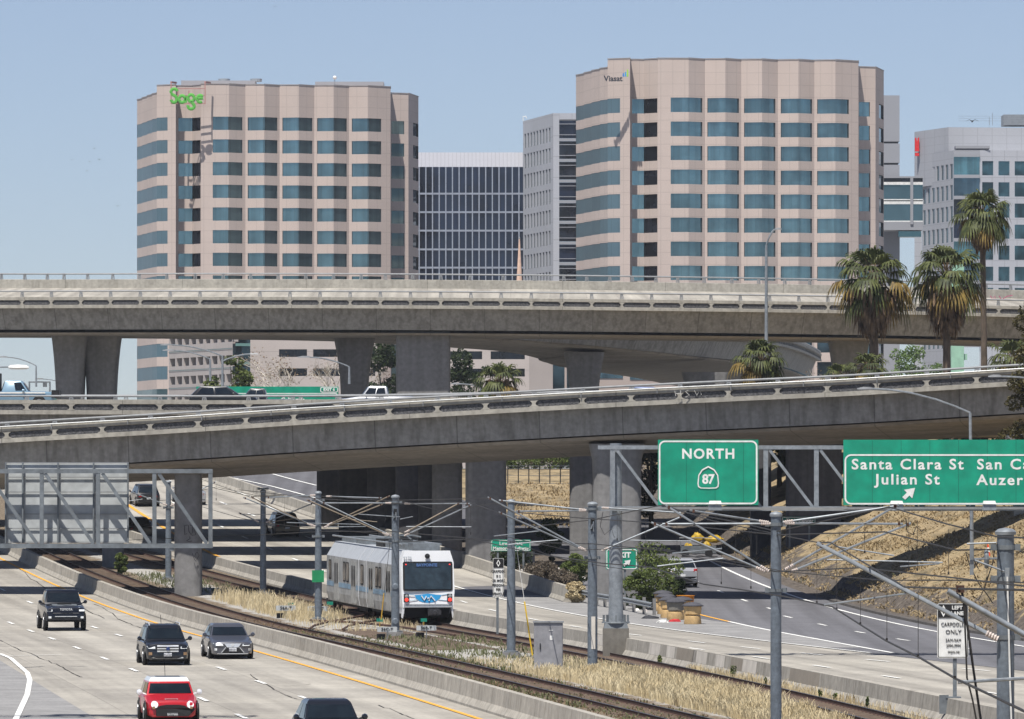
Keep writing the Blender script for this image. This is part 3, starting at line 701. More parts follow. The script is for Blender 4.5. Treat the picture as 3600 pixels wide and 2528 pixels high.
# right tower
d0 = 969
v = [(2025,24,(2025,2053),'left',0),(2053,19.6,(2053,2053.2),'left',0),(2053.2,18,(2053.2,2080),'left',0),(2080,13.8,(2080,2080.2),'left',0),(2080.2,12.2,(2080.2,2109),'left',0),(2109,8.2,(2109,2109.2),'left',0),(2109.2,6.8,(2109.2,2136),'left',0),(2136,4.2,(2136,2136.2),'left',0),(2136.2,2.6,(2136.2,2180),'left',1),
     (2215,0,None,None,1),(2215.2,3,None,None,1),(2222,3.1,(2222,2264),'recess',1),(2264,3.1,(2264,2311),'inner',1),(2312,1.0,None,None,2),(2312.2,-.6,(2358,2421),'bay 0',2)]
ridges, vals = [2421,2550,2679,2807,2937], [2478,2606,2734,2863,3018]; st = [2358,2487,2616,2745,2873]; en = [2469,2598,2726,2855,2984]
for k in range(5):
    e0 = .2+k*1.0
    v.append((ridges[k], e0-1.15, (ridges[k], en[k]), 'bay %d' % k, 2))
    if k < 4: v.append((vals[k], e0+.85, (st[k+1], ridges[k+1]), 'bay %d' % (k+1), 2))
v.append((3018, 5.8, None, None, 2)); v.append((3018.2, 11, (3020,3058), 'right', 3)); v.append((3078, 11.8, (3090,3106), 'side', 3)); v.append((3107, 21, None, None, 3))
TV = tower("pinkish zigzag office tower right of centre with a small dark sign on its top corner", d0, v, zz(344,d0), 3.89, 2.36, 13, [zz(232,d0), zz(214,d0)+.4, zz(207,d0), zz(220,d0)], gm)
# signs on the towers
m_green_let = M("green_letters", srgb(88,176,66), .7)
m_dark_let = M("dark_letters", srgb(40,46,58), .5)
sg = thing("rooftop_sign", "bright green rounded lettering on a pink frame at the tower top", "sign", P(657, 344, 1024)); mb = MB()
def stroke(pts, r=.32, close=False):
    q = [Vector((x, 0, z)) for x, z in pts]; mb.tube(q, r, 8)
def arc(cx_, cz_, rx, rz_, a0, a1, n=14): return [(cx_+rx*math.cos(R(a0+(a1-a0)*k/n)), cz_+rz_*math.sin(R(a0+(a1-a0)*k/n))) for k in range(n+1)]
pxm = 1024/F; sc = pxm/2.0145
def zc(x, y): return ((x-518)*sc, (203-y)*sc)      # from enlarged picture units to metres
stroke(arc(*zc(428,160), 22*sc, 20*sc, 10, 190)+[zc(410,176)]+arc(*zc(426,212), 20*sc, 24*sc, 90, -170)[2:], .3)
stroke(arc(*zc(484,212), 22*sc, 24*sc, 0, 360), .3); stroke([zc(508,190), zc(508,238)], .3)
stroke(arc(*zc(548,205), 22*sc, 24*sc, 0, 360), .3); stroke([zc(548,228), zc(562,246)]+arc(*zc(548,262), 22*sc, 20*sc, 30, -200), .3)
stroke([zc(592,206), zc(632,206)]+arc(*zc(611,210), 21*sc, 24*sc, 15, 310)[1:], .3)
mb.xf(Matrix.Diagonal((1, .4, 1, 1))); mb.build("lettering", m_green_let, sg, smooth=60)
mb = MB(); 
for x in (404, 452, 530, 645): mb.tube([Vector((*zc(x, 88 if x in (404, 645) else 150), 0)).xzy+Vector((0, .9, 0)), Vector((*zc(x, 245), 0)).xzy+Vector((0, .9, 0))], .13, 4)
for y in (135, 185, 242): mb.tube([Vector((*zc(404, y), 0)).xzy+Vector((0, .9, 0)), Vector((*zc(645, y), 0)).xzy+Vector((0, .9, 0))], .1, 4)
for x in (404, 645): mb.tube([Vector((*zc(x, 90), 0)).xzy+Vector((0,.9,0)), Vector((*zc(x+32, 90), 0)).xzy+Vector((0,2.5,0))], .22, 4)
mb.build("frame", M("pink_frame", srgb(176,130,124), .6), sg)
vs = thing("tower_sign", "small dark lettering with a blue and green mark on the right tower", "sign", P(2163, 278, 967)+Vector((0, -.6, 0)))
text_part("Viasat", "lettering", m_dark_let, vs, (-.35, 0, 0), 1.25, bold=.03, ext=.25)
for k, (x, h, c) in enumerate(((1.3, .55, srgb(40,120,190)), (1.65, .75, srgb(50,150,200)), (1.98, 1.15, srgb(150,200,70)))):
    mb = MB(); mb.box((x, 0, .35+h/2), (.26, .4, h), rx=0, taper=.75); mb.build("mark", M("mark_%d" % k, c, .5), vs)
# rooftop kit on the left tower
rk = thing("roof_plant", "pale low plant boxes with two round fans on the left tower roof", "roof plant", P(850, 300, 1050))
mb = MB(); mb.box((-4, 0, .2), (13, 6, .9)); mb.build("box", m_panel_lt, rk); mb = MB(); mb.box((19, 0, .1), (12, 6, .7)); mb.build("box", m_panel_lt, rk)
for x in (-3, 2.6):
    mb = MB(); mb.lathe([(1.0, 0), (1.05, .5), (1.0, .5)], (x, -2, .5), 14); mb.build("fan", M("fan_grey", srgb(150,160,168), .5), rk)
cm = thing("roof_camera", "white ball camera on a thin mast above the left tower roof", "camera", P(1177, 300, 1040)); mb = MB(); mb.tube([(0,0,0), (0,0,1.3)], .06, 6); mb.build("mast", m_galv, cm)
mb = MB(); mb.lathe([(.05,-.3),(.3,-.15),(.36,.05),(.25,.3),(.03,.38)], (0,0,1.3), 10); mb.build("camera_head", m_white, cm, smooth=60)
# dark gridded building between the towers
def grid_building(name, label, d, x0, x1, ytop, yw, ywins, nfin, wallm, glassm, finm, back=30, panel=None, depth_r=0.):
    T = thing(name, label, "office building", (0,0,0)); A = Vector((P(x0,0,d).x, d, 0)); B = Vector((P(x1,0,d+depth_r).x, d+depth_r, 0)); dr = (B-A).normalized(); Ln = (B-A).length; nr = Vector((dr.y, -dr.x, 0))
    zt, zg = zz(ytop, d), zz(yw, d); mb = MB()
    def up(p, z): return p+Vector((0,0,z))
    bk_ = [A-nr*back, B-nr*back]
    mb.q(up(A, zg), up(B, zg), up(B, zt), up(A, zt), uv=[(0, zg), (Ln, zg), (Ln, zt), (0, zt)]); mb.q(up(B, 6), up(bk_[1], 6), up(bk_[1], zt), up(B, zt)); mb.q(up(bk_[0], 6), up(A, 6), up(A, zt), up(bk_[0], zt)); mb.q(up(bk_[1], 6), up(bk_[0], 6), up(bk_[0], zt), up(bk_[1], zt)); mb.q(up(A, zt), up(B, zt), up(bk_[1], zt), up(bk_[0], zt))
    mb.build("wall", wallm, T)
    zs = [zg]+[zz(y, d) for y in ywins]+[6]
    for k, (a, b_) in enumerate(zip(zs, zs[1:])):
        g = MB(); p, q = A-nr*.02, B-nr*.02; g.q(up(p, b_), up(q, b_), up(q, a), up(p, a), uv=[(0, b_), (Ln, b_), (Ln, a), (0, a)]); g.build("window_band", glassm, T)
    f = MB()
    for k in range(nfin+1):
        c = A+dr*(Ln*(k+.25)/nfin); 
        if k < nfin: f.box((c.x, c.y-.18, (zg+6)/2), (.22, .36, zg-6))
    for z in zs[1:-1]: c = (A+B)/2; f.box((c.x, c.y-.12, z), (Ln, .2, .34), rz=math.atan2(dr.y, dr.x))
    f.build("fin_grid", finm, T)
    return T
m_white_rib = M("ribbed_white_panel", srgb(214,214,220), .6, var=.04, scale=.1, uvlines=(.75, 0, .06, .16))
TG = grid_building("glass_office", "dark blue glass office with pale fins and a ribbed white top between the towers", 1150, 1468, 1842, 536, 587, (681,746,811,877,941,1006), 15.6 and 16, m_white_rib, m_glass_navy, M("pale_fin", srgb(150,157,170), .6))
sp = thing("spire", "thin peach coloured spire standing before the dark glass office", "spire", P(1826, 990, 1120)); mb = MB()
mb.lathe([(1.0, -25), (.55, 0), (.32, 4), (.12, 8)], (0,0,0), 8); mb.build("shaft", M("peach_stone", srgb(224,190,168), .7), sp); mb = MB(); mb.lathe([(.14, 0), (.16, .2), (.02, .45)], (0,0,8), 8); mb.build("tip", m_alu, sp)
hr = thing("hip_roof_house", "low building with grey green hipped roof just showing over the flyover rail", "house", P(1825, 1000, 900)); mb = MB(); mb.box((0, 0, -.6), (8.6, 8, 1.9), taper=.8); mb.build("roof", M("slate_green", srgb(128,142,138), .7, uvlines=None), hr)
mb = MB(); mb.box((0, 0, -14), (8, 7.4, 25)); mb.build("wall", m_beige, hr)
# grey tower between: side face of narrow windows, pale strip, glass face
def windows_face(T, A, B, zs, cols, wallm, glassm, z0, zt, wfrac=.62, inset=.15, margin=(0, 0)):
    """facade from A to B: rows (zbot,ztop), columns evenly spaced; wall with holes, each window a part"""
    Ln = (B-A).length; dr = (B-A)/Ln; nr = Vector((dr.y, -dr.x, 0)); w = MB(); u0, u1 = margin[0]*Ln, (1-margin[1])*Ln; cw = (u1-u0)/cols
    def rq(mb, a, b_, za, zb, ins=0.): mb.q(A+dr*a-nr*ins+Vector((0,0,za)), A+dr*b_-nr*ins+Vector((0,0,za)), A+dr*b_-nr*ins+Vector((0,0,zb)), A+dr*a-nr*ins+Vector((0,0,zb)), uv=[(a, za), (b_, za), (b_, zb), (a, zb)])
    edges = [0.0]
    for c in range(cols): m_ = u0+cw*(c+.5); edges += [m_-cw*wfrac/2, m_+cw*wfrac/2]
    edges.append(Ln)
    for k in range(0, len(edges)-1, 2): rq(w, edges[k], edges[k+1], z0, zt)
    for c in range(cols):
        a, b_ = edges[1+2*c], edges[2+2*c]; z = zt
        for zb, zt2 in zs: rq(w, a, b_, zt2, z); z = zb; w.mi = 0
        rq(w, a, b_, z0, z)
        for zb, zt2 in zs:
            for zq in (zb, zt2): w.q(*[A+dr*uu-nr*ii+Vector((0,0,zq)) for uu, ii in ((a, 0), (b_, 0), (b_, inset), (a, inset))])
            for uu in (a, b_): w.q(*[A+dr*uu-nr*ii+Vector((0,0,zq)) for zq, ii in ((zb, 0), (zt2, 0), (zt2, inset), (zb, inset))])
    for zb, zt2 in zs:
        g = MB()
        for c in range(cols): rq(g, edges[1+2*c], edges[2+2*c], zb, zt2, inset)
        g.build("window_row", glassm, T)
    w.build("wall", wallm, T)
TM = thing("office_tower", "pale grey tower with narrow windows, its right edge tucked behind the right pink tower", "office tower", (0,0,0))
d = 1120; A = Vector((P(1839,0,d+26).x, d+26, 0)); B = Vector((P(1944,0,d).x, d, 0)); C_ = Vector((P(1966,0,d).x, d, 0)); D_ = Vector((P(2060,0,d).x, d, 0))
zt = zz(398, d); rows = [(zz(y+51, d), zz(y, d)) for y in (446+72.6*k for k in range(8))]
windows_face(TM, A, B, rows, 9, m_granite2, glass("slate_glass", srgb(84,104,112)), 6, zt, .55, margin=(.02, .06))
mb = MB(); mb.q(B+Vector((0,0,6)), C_+Vector((0,0,6)), C_+Vector((0,0,zt)), B+Vector((0,0,zt)), uv=[(0,6),(1.2,6),(1.2,zt),(0,zt)]); mb.q(C_+Vector((0,0,zz(420,d))), D_+Vector((0,0,zz(420,d))), D_+Vector((0,0,zt)), C_+Vector((0,0,zt)), uv=[(0,0),(5,0),(5,2),(0,2)])
mb.q(A+Vector((0,0,zt)), B+Vector((0,0,zt)), D_+Vector((0,0,zt)), D_+Vector((0,30,zt)), A+Vector((0,10,zt))); mb.build("corner_strip", m_panel_lt, TM)
for k in range(9):
    y = 424+72.6*k; g = MB()
    for a, b_, mt in ((0, 52, 0), (52, 62, 1), (62, 72, 1)):
        pass
    g.q(C_+Vector((0,.1,zz(y+62,d))), D_+Vector((0,.1,zz(y+62,d))), D_+Vector((0,.1,zz(y,d))), C_+Vector((0,.1,zz(y,d))), uv=[(0,0),(5,0),(5,3),(0,3)]); g.build("window", m_glass_dark if k % 3 else m_glass_navy, TM)
    s = MB(); s.box(((C_.x+D_.x)/2, d-.1, zz(y+67.5, d)), (D_.x-C_.x, .4, .5)); s.box(((C_.x+D_.x)/2, d-.1, zz(y+12, d)), (D_.x-C_.x, .3, .12)); s.box(((C_.x+D_.x)/2, d-.1, zz(y+50, d)), (D_.x-C_.x, .3, .12)); s.build("spandrel", m_panel_lt, TM)
mb = MB(); mb.tube([(0,0,0), (0,0,.8), (.5,0,.9), (.7,0,.5)], .09, 6); cmr = thing("roof_camera", "white hooked camera arm on the left corner of the pale grey tower", "camera", A+Vector((0,0,zz(425,d+26)))); mb.build("arm", m_white, cmr)
# buildings right of the right tower
TR = thing("office_tower", "plain pale grey slab rising beside the right edge of the right pink tower", "office tower", (0,0,0)); d = 1060
a, c = P(3090,0,d), P(3163,0,d); mb = MB()
zs = [zz(y, d) for y in (331, 500, 575, 640, 740, 809)]+[6]
for k in range(6): mb.box(((a.x+c.x)/2, d+6, (zs[k]+zs[k+1])/2-.05), (c.x-a.x-(.0 if k % 2 else .05), 12, zs[k]-zs[k+1]-.35))
mb.build("wall", m_panel_lt, TR); mb = MB(); mb.box(((a.x+c.x)/2, d+6, (zs[0]+6)/2-.2), (c.x-a.x-.5, 11.5, zs[0]-6.6)); mb.build("core", m_reveal, TR)
SB = thing("sky_bridge", "glazed sky bridge joining the pale slab to the grey office on the right", "bridge", (0,0,0)); d = 1052; a, c = P(3100,0,d), P(3244,0,d); xm = (a.x+c.x)/2; wx = c.x-a.x
for y0, y1, nm, mt in ((620,626,"roof",m_panel_lt), (626,640,"window",m_glass_dark), (640,650,"beam",m_white), (656,700,"window",m_glass_teal), (650,656,"window",m_glass_grn), (700,704,"beam",m_white), (704,708,"window",m_glass_dark),(708,718,"beam",m_white), (718,776,"window",m_glass_teal), (776,780,"beam",m_white), (780,792,"beam",m_panel_lt), (792,809,"deck",m_granite2)):
    mb = MB(); mb.box((xm, d+3, (zz(y0,d)+zz(y1,d))/2), (wx, 6 if nm == 'window' else 6.3, (y1-y0)*d/F)); mb.build(nm, mt, SB)
mb = MB(); x = P(3205,0,d).x; mb.box((x, d-.2, (zz(622,d)+zz(790,d))/2), (.5, .3, 166*d/F)); mb.build("post", m_panel_lt, SB)
mb = MB(); a, c = P(3160,0,d), P(3240,0,d); mb.box(((a.x+c.x)/2, d+3, zz(822,d)), (c.x-a.x, 4, 1.0)); mb.build("glass_canopy", m_glass_grn, SB)
TA = thing("office_tower", "broad grey office with square windows at the right edge of the view", "office tower", (0,0,0)); d = 1120
A = Vector((P(3215,0,d+22).x, d+22, 0)); B = Vector((P(3353,0,d).x, d, 0)); E = Vector((P(3900,0,d+4).x, d+4, 0)); A2 = Vector((P(3242,0,d+20).x, d+20, 0))
zt = zz(528, d); zt2 = zz(441, d)
rows = [(zz(y+52, d), zz(y, d)) for y in (575+74.5*k for k in range(9))]
windows_face(TA, A2, B, rows, 7, m_granite2, glass("slate_glass2", srgb(70,92,100)), 6, zt, .6)
rows2 = [(zz(y+50, d), zz(y, d)) for y in (566+74.3*k for k in range(9))]
Bm = Vector((P(3444,0,d).x, d, 0))
windows_face(TA, Bm, E, rows2, 8, m_panel_lt, glass("office_glass", srgb(80,112,120), var=.5, scale=.2), 6, zt, .68)
mb = MB(); mb.q(A+Vector((0,0,6)), A2+Vector((0,.6,6)), A2+Vector((0,.6,zz(464,d+22))), A+Vector((0,0,zz(464,d+22))), uv=[(0,0),(4,0),(4,50),(0,50)])
C1 = Vector((P(3334,0,d+6).x, d+6, 0)); mb.q(A+Vector((0,0,zt-6)), C1+Vector((0,0,zt-6)), C1+Vector((0,0,zt2)), A+Vector((0,0,zz(464,d+22))), uv=[(0,0),(8,0),(8,14),(0,14)]); mb.q(C1+Vector((0,0,zt-6)), E+Vector((0,6,zt-6)), E+Vector((0,6,zt2)), C1+Vector((0,0,zt2)), uv=[(0,0),(26,0),(26,14),(0,14)])
mb.q(A+Vector((0,0,zt2)), C1+Vector((0,0,zt2)), E+Vector((0,6,zt2)), E+Vector((4,40,zt2)), A+Vector((3.5,30,zt2))); mb.q(B+Vector((0,0,zt)), E+Vector((0,0,zt)), E+Vector((0,8,zt)), B+Vector((0,8,zt))); 
mb.build("penthouse", m_granite2, TA)
for k in range(9):
    y = 552+74.3*k; g = MB(); g.q(*[Vector((p.x, d-.02, z)) for p, z in ((B, zz(y+66,d)), (Bm, zz(y+66,d)), (Bm, zz(y,d)), (B, zz(y,d)))], uv=[(0,0),(5,0),(5,3),(0,3)]); g.build("window", [m_glass_grn, m_glass_teal2, m_glass_dark, m_glass_navy][k % 4], TA)
for k in range(10): mb = MB(); mb.box(((B.x+Bm.x)/2, d-.15, zz(546+74.3*k, d)), (Bm.x-B.x, .4, .62)); mb.build("spandrel", m_panel_lt, TA)
mb = MB(); mb.q(*[Vector((p.x, d-.03, z)) for p, z in ((B, zz(552,d)), (Bm, zz(552,d)), (Bm, zt), (B, zt))]); mb.build("parapet", m_panel_lt, TA)
mb = MB(); mb.box((P(3420,0,d).x, d+2, zz(517,d)), (6.4, 4, .5)); mb.box((P(3420,0,d).x, d+2.1, zz(522,d)), (6.2, 3.8, .4)); mb.build("canopy", m_panel_lt, TA)
st = thing("roof_plant", "grey ribbed plant box with antennas on the right office roof", "roof plant", P(3570, 441, d+20)); mb = MB(); mb.box((0,0,.9), (5, 6, 2)); mb.build("box", M("plant_grey", srgb(140,146,152), .6, uvlines=(.3,0,.04,.3)), st)
mb = MB()
for x, h in ((-5, 1.6), (-4.4, 2.4), (-2.2, 1.2)): mb.tube([(x,0,0), (x,0,h)], .05, 5)
for z in (.4, .9, 1.3): mb.tube([(-11.5,-8,z), (2,-8,z)], .03, 4)
mb.build("antenna", m_galv, st)
rd = thing("building_logo", "red vertical logo on the corner of the right grey office", "sign", P(3224, 508, 1139)); mb = MB()
mb.prism([(-.42, -1.3), (.42, -1.3), (.42, 1.3), (.15, 1.3), (0, .5), (-.15, 1.3), (-.42, 1.3)], .3); mb.build("mark", M("logo_red", srgb(215,40,44), .5), rd); mb = MB(); mb.box((0,.1,-1.9), (.8, .3, .6)); mb.build("lettering", M("logo_red", srgb(215,40,44), .5), rd)
# beige garages seen under the flyover
GA = thing("parking_garage", "beige stepped garage with open window bays below the left tower", "garage", (0,0,0)); d = 900
A = Vector((P(591,0,d+28).x, d+28, 0)); B = Vector((P(818,0,d).x, d, 0)); A = Vector((P(591,0,d).x, d, 0)); B = Vector((P(818,0,d+20).x, d+20, 0))
rows = [(zz(y+29, d), zz(y, d)) for y in (1172, 1250-2, 1314, 1380)]
A = Vector((P(594,0,d+32).x, d+32, 0)); B = Vector((P(818,0,d).x, d, 0))
windows_face(GA, A, B, rows, 9, m_annex, m_glass_dark, 6, zz(1120,d), .8, 1.0)
for y in (1224, 1292, 1356):
    mb = MB(); n_ = Vector((B.y-A.y, -(B.x-A.x), 0)).normalized()*.06; mb.q(*[p+n_+Vector((0,0,zz(yy,d))) for p, yy in ((A, y+2.5), (B, y+2.5), (B, y-1), (A, y-1))]); mb.build("metal_strip", M("strip_green", srgb(112,128,128), .6), GA)
g = MB(); p = P(880,0,915); g.box(((B.x+p.x)/2, 925, zz(1230,915)), (p.x-B.x+.6, 20, 15)); g.build("glass_stair", m_glass_teal2, GA)
for y in (1212, 1277, 1344): s = MB(); s.box(((B.x+p.x)/2, 914.8, zz(y,915)), (p.x-B.x+.5, .3, .42)); s.build("spandrel", M("strip_teal", srgb(110,150,146), .6), GA)
f = P(880,0,905); h_ = P(1330,0,905); mb = MB()
rows = [(zz(y+27, 905), zz(y, 905)) for y in (1228, 1295)]
windows_face(GA, Vector((f.x, 905, 0)), Vector((h_.x, 905, 0)), rows, 3, m_beige, m_glass_dark, 6, zz(1120, 905), .82, .8, margin=(.2, .0))
GB = thing("parking_garage", "low beige garage wall right of the widest flyover pier", "garage", (0,0,0)); d = 880
rows = [(zz(y+28, d), zz(y, d)) for y in (1235, 1296)]
windows_face(GB, Vector((P(1560,0,d).x, d, 0)), Vector((P(1860,0,d).x, d, 0)), rows, 2, m_beige, m_glass_dark, 6, zz(1120, d), .8, .8)
mb = MB(); a, c = P(1860,0,d), P(1942,0,d); mb.box(((a.x+c.x)/2, d+5, (6+zz(1120,d))/2), (c.x-a.x, 10, zz(1120,d)-6)); mb.build("end_wall", m_beige, GB)
for x0, x1 in ((1944, 1985), (1993, 2020)): mb = MB(); a, c = P(x0,0,d), P(x1,0,d); mb.box(((a.x+c.x)/2, d+5, (6+zz(1120,d))/2), (c.x-a.x, 8, zz(1120,d)-6)); mb.build("glass_strip", m_glass_teal2, GB)
mb = MB(); mb.box((P(2200,0,960).x, 958, zz(1290, 960)-5), (34, 4, 22)); o = mb.build("podium", m_granite, TV)
for k, (x0, x1, y0, y1) in enumerate(((2040, 2190, 1290, 1330), (2215, 2300, 1303, 1335))): mb = MB(); a, c = P(x0,y0,955), P(x1,y1,955); mb.q((a.x,955.9,c.z),(c.x,955.9,c.z),(c.x,955.9,a.z),(a.x,955.9,a.z), uv=[(0,0),(5,0),(5,2),(0,2)]); mb.build("window", m_glass_teal2, TV)
GC = thing("pedestrian_tower", "pale green steel column rising behind the middle palm trunk", "column", P(3365, 1330, 700)); mb = MB(); mb.box((0,0,1), (1.5, 1.5, 26)); mb.box((.9,0,2.5), (.5, .8, .7)); mb.build("shaft", M("pale_green_paint", srgb(150,190,165), .6), GC)
# ---------------------------------------------------------------- tram
m_tram_white = M("tram_white", srgb(232,234,236), .35, var=.04, scale=.8, coat=.3)
m_tram_grey = M("tram_grey_film", srgb(168,169,168), .45, metal=.1, var=.28, scale=1.1, fine=3, streak=.2, contrast=(.4, .6))
m_tram_roof = M("tram_roof_grey", srgb(164,169,175), .5, var=.08)
m_tram_blue = M("tram_blue_stripe", srgb(120,150,172), .45, var=.3, scale=1.5)
m_win = M("dark_window", srgb(26,31,36), .08, var=.5, scale=2.5, spec=.8)
m_win_side = M("tram_side_window", srgb(112,104,94), .12, var=.75, scale=1.1, contrast=(.44, .56), spec=.8)
m_rubber = M("rubber", srgb(26,26,28), .85)
m_under = M("underframe", srgb(24,24,26), .9)
m_red_lamp = M("tail_lamp_lit", (1, .05, .03), .4, emit=.9)
m_teal = M("teal_panel", srgb(10,124,104), .5, var=.12)
m_signgreen = M("sign_green", srgb(0,146,116), .5, var=.14, scale=.9, fine=1.6)
f0 = G(1404, 2196); dfr = 305.6
def trk(d): return Vector((T2(d)-.72, d, gz(d)+.17))
tfront = trk(dfr); TSC = 1.07; tr = thing("tram", "white fronted two section tram with grey sides and a face mask painted under the windscreen", "tram", tfront)
HW, L1_, LA, L2_ = 1.32, 10.4, 2.4, 10.2
sec = [(-1.24,.42),(-1.32,.85),(-1.32,2.72),(-.86,3.42),(.86,3.42),(1.32,2.72),(1.32,.85),(1.24,.42)]
def yaw_at(s):                                     # direction of the track from the tram front
    d = dfr+s*TSC; return math.atan2(-(T2(d+3)-T2(d-3)), 6)
def section(s0, s1, name, mats, nose=False, tail=False):
    a = trk(dfr+s0)-tfront; b_ = trk(dfr+s1)-tfront; dv = b_-a; n = Vector((-dv.y, dv.x, 0)).normalized()*-1; mb = MB(); rings = []
    ts = [0, 1]; 
    st = [(0, .9, -.0)] if nose else []
    for i, (t, k, lift) in enumerate(([(0, .90, 0), (.06, 1, 0), (1, 1, 0)] if nose else ([(0,1,0),(.94,1,0),(1,.9,0)] if tail else [(0,1,0),(1,1,0)]))):
        c = a+dv*t
        rings.append([c+n*x*k+Vector((0,0,z)) for x, z in sec])
    mb.loft(rings); 
    cols = []
    for fi, f in enumerate(mb.f):
        z = sum(mb.v[i][2] for i in f)/len(f); 
        if len(f) == 8: mb.m[fi] = 1
        elif z-a.z > 2.85: mb.m[fi] = 2
        elif nose and fi < 8: mb.m[fi] = 1
    o = mb.build(name, mats, tr); return a, dv, n
ms = [m_tram_grey, m_tram_white, m_tram_roof]
aF, dF, nF = section(.35, L1_, "front_section", ms, nose=True)
aA, dA, nA = section(L1_+.12, L1_+LA, "middle_section", ms)
aB, dB, nB = section(L1_+LA+.12, L1_+LA+L2_+.4, "rear_section", ms, tail=True)
for s in (L1_-.1, L1_+LA-.1):
    a = trk(dfr+s)-tfront; b_ = trk(dfr+s+.34)-tfront; mb = MB(); n = Vector((-(b_-a).y, (b_-a).x, 0)).normalized()*-1
    mb.loft([[c+n*x*.965+Vector((0,0,z*.985+.02)) for x, z in sec] for c in (a, b_)]); mb.build("gangway_bellows", m_rubber, tr)
# front mask: flat raked cab
yawF = math.atan2(nF.y, nF.x)
cab = MB(); fx = lambda x, y, z: aF+nF*x+dF.normalized()*y+Vector((0,0,z))
pf = [(-1.22,.72,0),(-1.29,1.5,.0),(-1.26,2.9,.12),(-1.10,3.44,.2),(1.10,3.44,.2),(1.26,2.9,.12),(1.29,1.5,0),(1.22,.72,0)]
ring0 = [fx(x, -.36+y, z) for x, z, y in pf]; ring1 = [fx(x*1.03, .4, z if abs(z-3.44) > .01 else 3.43) for x, z, y in pf]
cab.loft([ring0, ring1]); cab.build("cab_front", m_tram_white, tr, smooth=35)
def fplate(x0, x1, z0, z1, mat, name, par=tr, off=.02, th=.05, round_=0):
    def yy(z): return -.36+(0 if z < 1.5 else (z-1.5)/1.4*.12 if z < 2.9 else .12+(z-2.9)/.54*.08)-off
    mb = MB(); p = []
    if round_:
        ring = []
        for cx_, cz_, a0 in ((x1-round_, z0+round_, -90), (x1-round_, z1-round_, 0), (x0+round_, z1-round_, 90), (x0+round_, z0+round_, 180)):
            for j in range(4): th_ = R(a0+30*j); ring.append((cx_+round_*math.cos(th_), cz_+round_*math.sin(th_)))
    else: ring = [(x0,z0),(x1,z0),(x1,z1),(x0,z1)]
    mb.loft([[fx(x, yy(z), z) for x, z in ring], [fx(x, yy(z)+th, z) for x, z in ring]]); return mb.build(name, mat, par)
wf = fplate(-1.2, 1.2, 1.52, 2.92, m_rubber, "windscreen_frame", off=.02, round_=.08)
fplate(-1.12, 1.12, 1.6, 2.86, M("cab_windscreen", srgb(46,58,66), .12, var=.5, scale=1.4, spec=.45), "windscreen", off=.045, round_=.06)
fplate(-.66, .62, 2.66, 2.84, M("display_back", srgb(34,46,56), .4), "destination_display", off=.06, th=.03)
ty = lambda z, off: -.36+(0 if z < 1.5 else min(1, (z-1.5)/1.4)*.12)+(max(0, z-2.9)/.54*.08)-off
m_led = M("blue_led", srgb(80,112,165), .4, emit=.1)
text_part("BAYPOINTE", "destination_text", m_led, tr, fx(-.05, ty(2.75,.075), 2.75), .19, bold=.006, rz=yawF, ext=.004)
text_part("937B", "fleet_number", M("number_grey", srgb(150,160,170), .5), tr, fx(-.98, ty(3.08,.06), 3.08), .2, rz=yawF, ext=.006)
fplate(-1.17, 1.17, .74, .80, M("bumper_grey", srgb(170,174,178), .5), "bumper_strip", off=.04); fplate(-1.17, 1.17, .85, .90, M("bumper_grey", srgb(170,174,178), .5), "bumper_strip", off=.04)
for s in (-1, 1):
    h_ = fplate(s*1.05-.12, s*1.05+.12, .98, 1.38, m_black, "lamp_housing", off=.03, round_=.03)
    l = MB(); l.lathe([(.085,0),(.09,.03),(.02,.05)], (0,0,0), 10, 'y'); o = l.build("tail_lamp", m_red_lamp, h_); o.location = fx(s*1.05, -.45, 1.1); o.rotation_euler = (0, 0, yawF+PI)
    l = MB(); l.lathe([(.085,0),(.09,.03),(.02,.05)], (0,0,0), 10, 'y'); o = l.build("head_lamp", M("lamp_glass", srgb(150,154,156), .15), h_); o.location = fx(s*1.05, -.45, 1.27); o.rotation_euler = (0, 0, yawF+PI)
    fplate(s*1.06-.03, s*1.06+.03, 2.76, 2.81, m_red_lamp, "marker_lamp", off=.07)
l = MB(); l.lathe([(.12,0),(.125,.05),(.07,.055),(.02,.07)], (0,0,0), 14, 'y'); o = l.build("top_lamp", m_black, tr); o.location = fx(-.02, -.27, 3.18); o.rotation_euler = (0,0,yawF+PI)
# painted face mask with white letters
mk = MB(); ring = [(.62*math.cos(R(a)), .2*math.sin(R(a)) if a > 180 else .05*math.sin(R(2*a))*0+.06-.03*math.cos(R(2*a))) for a in range(180, 361, 12)]
ring = [(x, z+1.2) for x, z in [(-.66,.12),(-.4,.14),(-.2,.17),(0,.19),(.2,.17),(.4,.14),(.66,.12),(.56,-.05),(.4,-.17),(.2,-.23),(0,-.25),(-.2,-.23),(-.4,-.17),(-.56,-.05)]]
mk.q(*[fx(x, -.37, z) for x, z in ring][::-1]); mk.build("mask_emblem", M("mask_blue", srgb(52,156,214), .45), tr)
for pts in ([(-.66,.12),(-.92,.16),(-.95,.0),(-.9,-.14),(-.5,-.1)], [(.66,.12),(.92,.16),(.95,.0),(.9,-.14),(.5,-.1)]):
    m2 = MB(); m2.tube([fx(x, -.372, z+1.2) for x, z in pts], .014, 4); m2.build("mask_strap", M("mask_strap_blue", srgb(150,200,226), .5), tr)
for pts in ([(-.32,.09),(-.18,-.12),(-.08,.07)], [(-.03,-.05),(.04,.0)], [(.04,-.15),(.14,.08),(.34,-.15)]):
    m2 = MB(); m2.tube([fx(x, -.39, z+1.2) for x, z in pts], .035, 4); m2.build("mask_lettering", m_tram_white, tr)
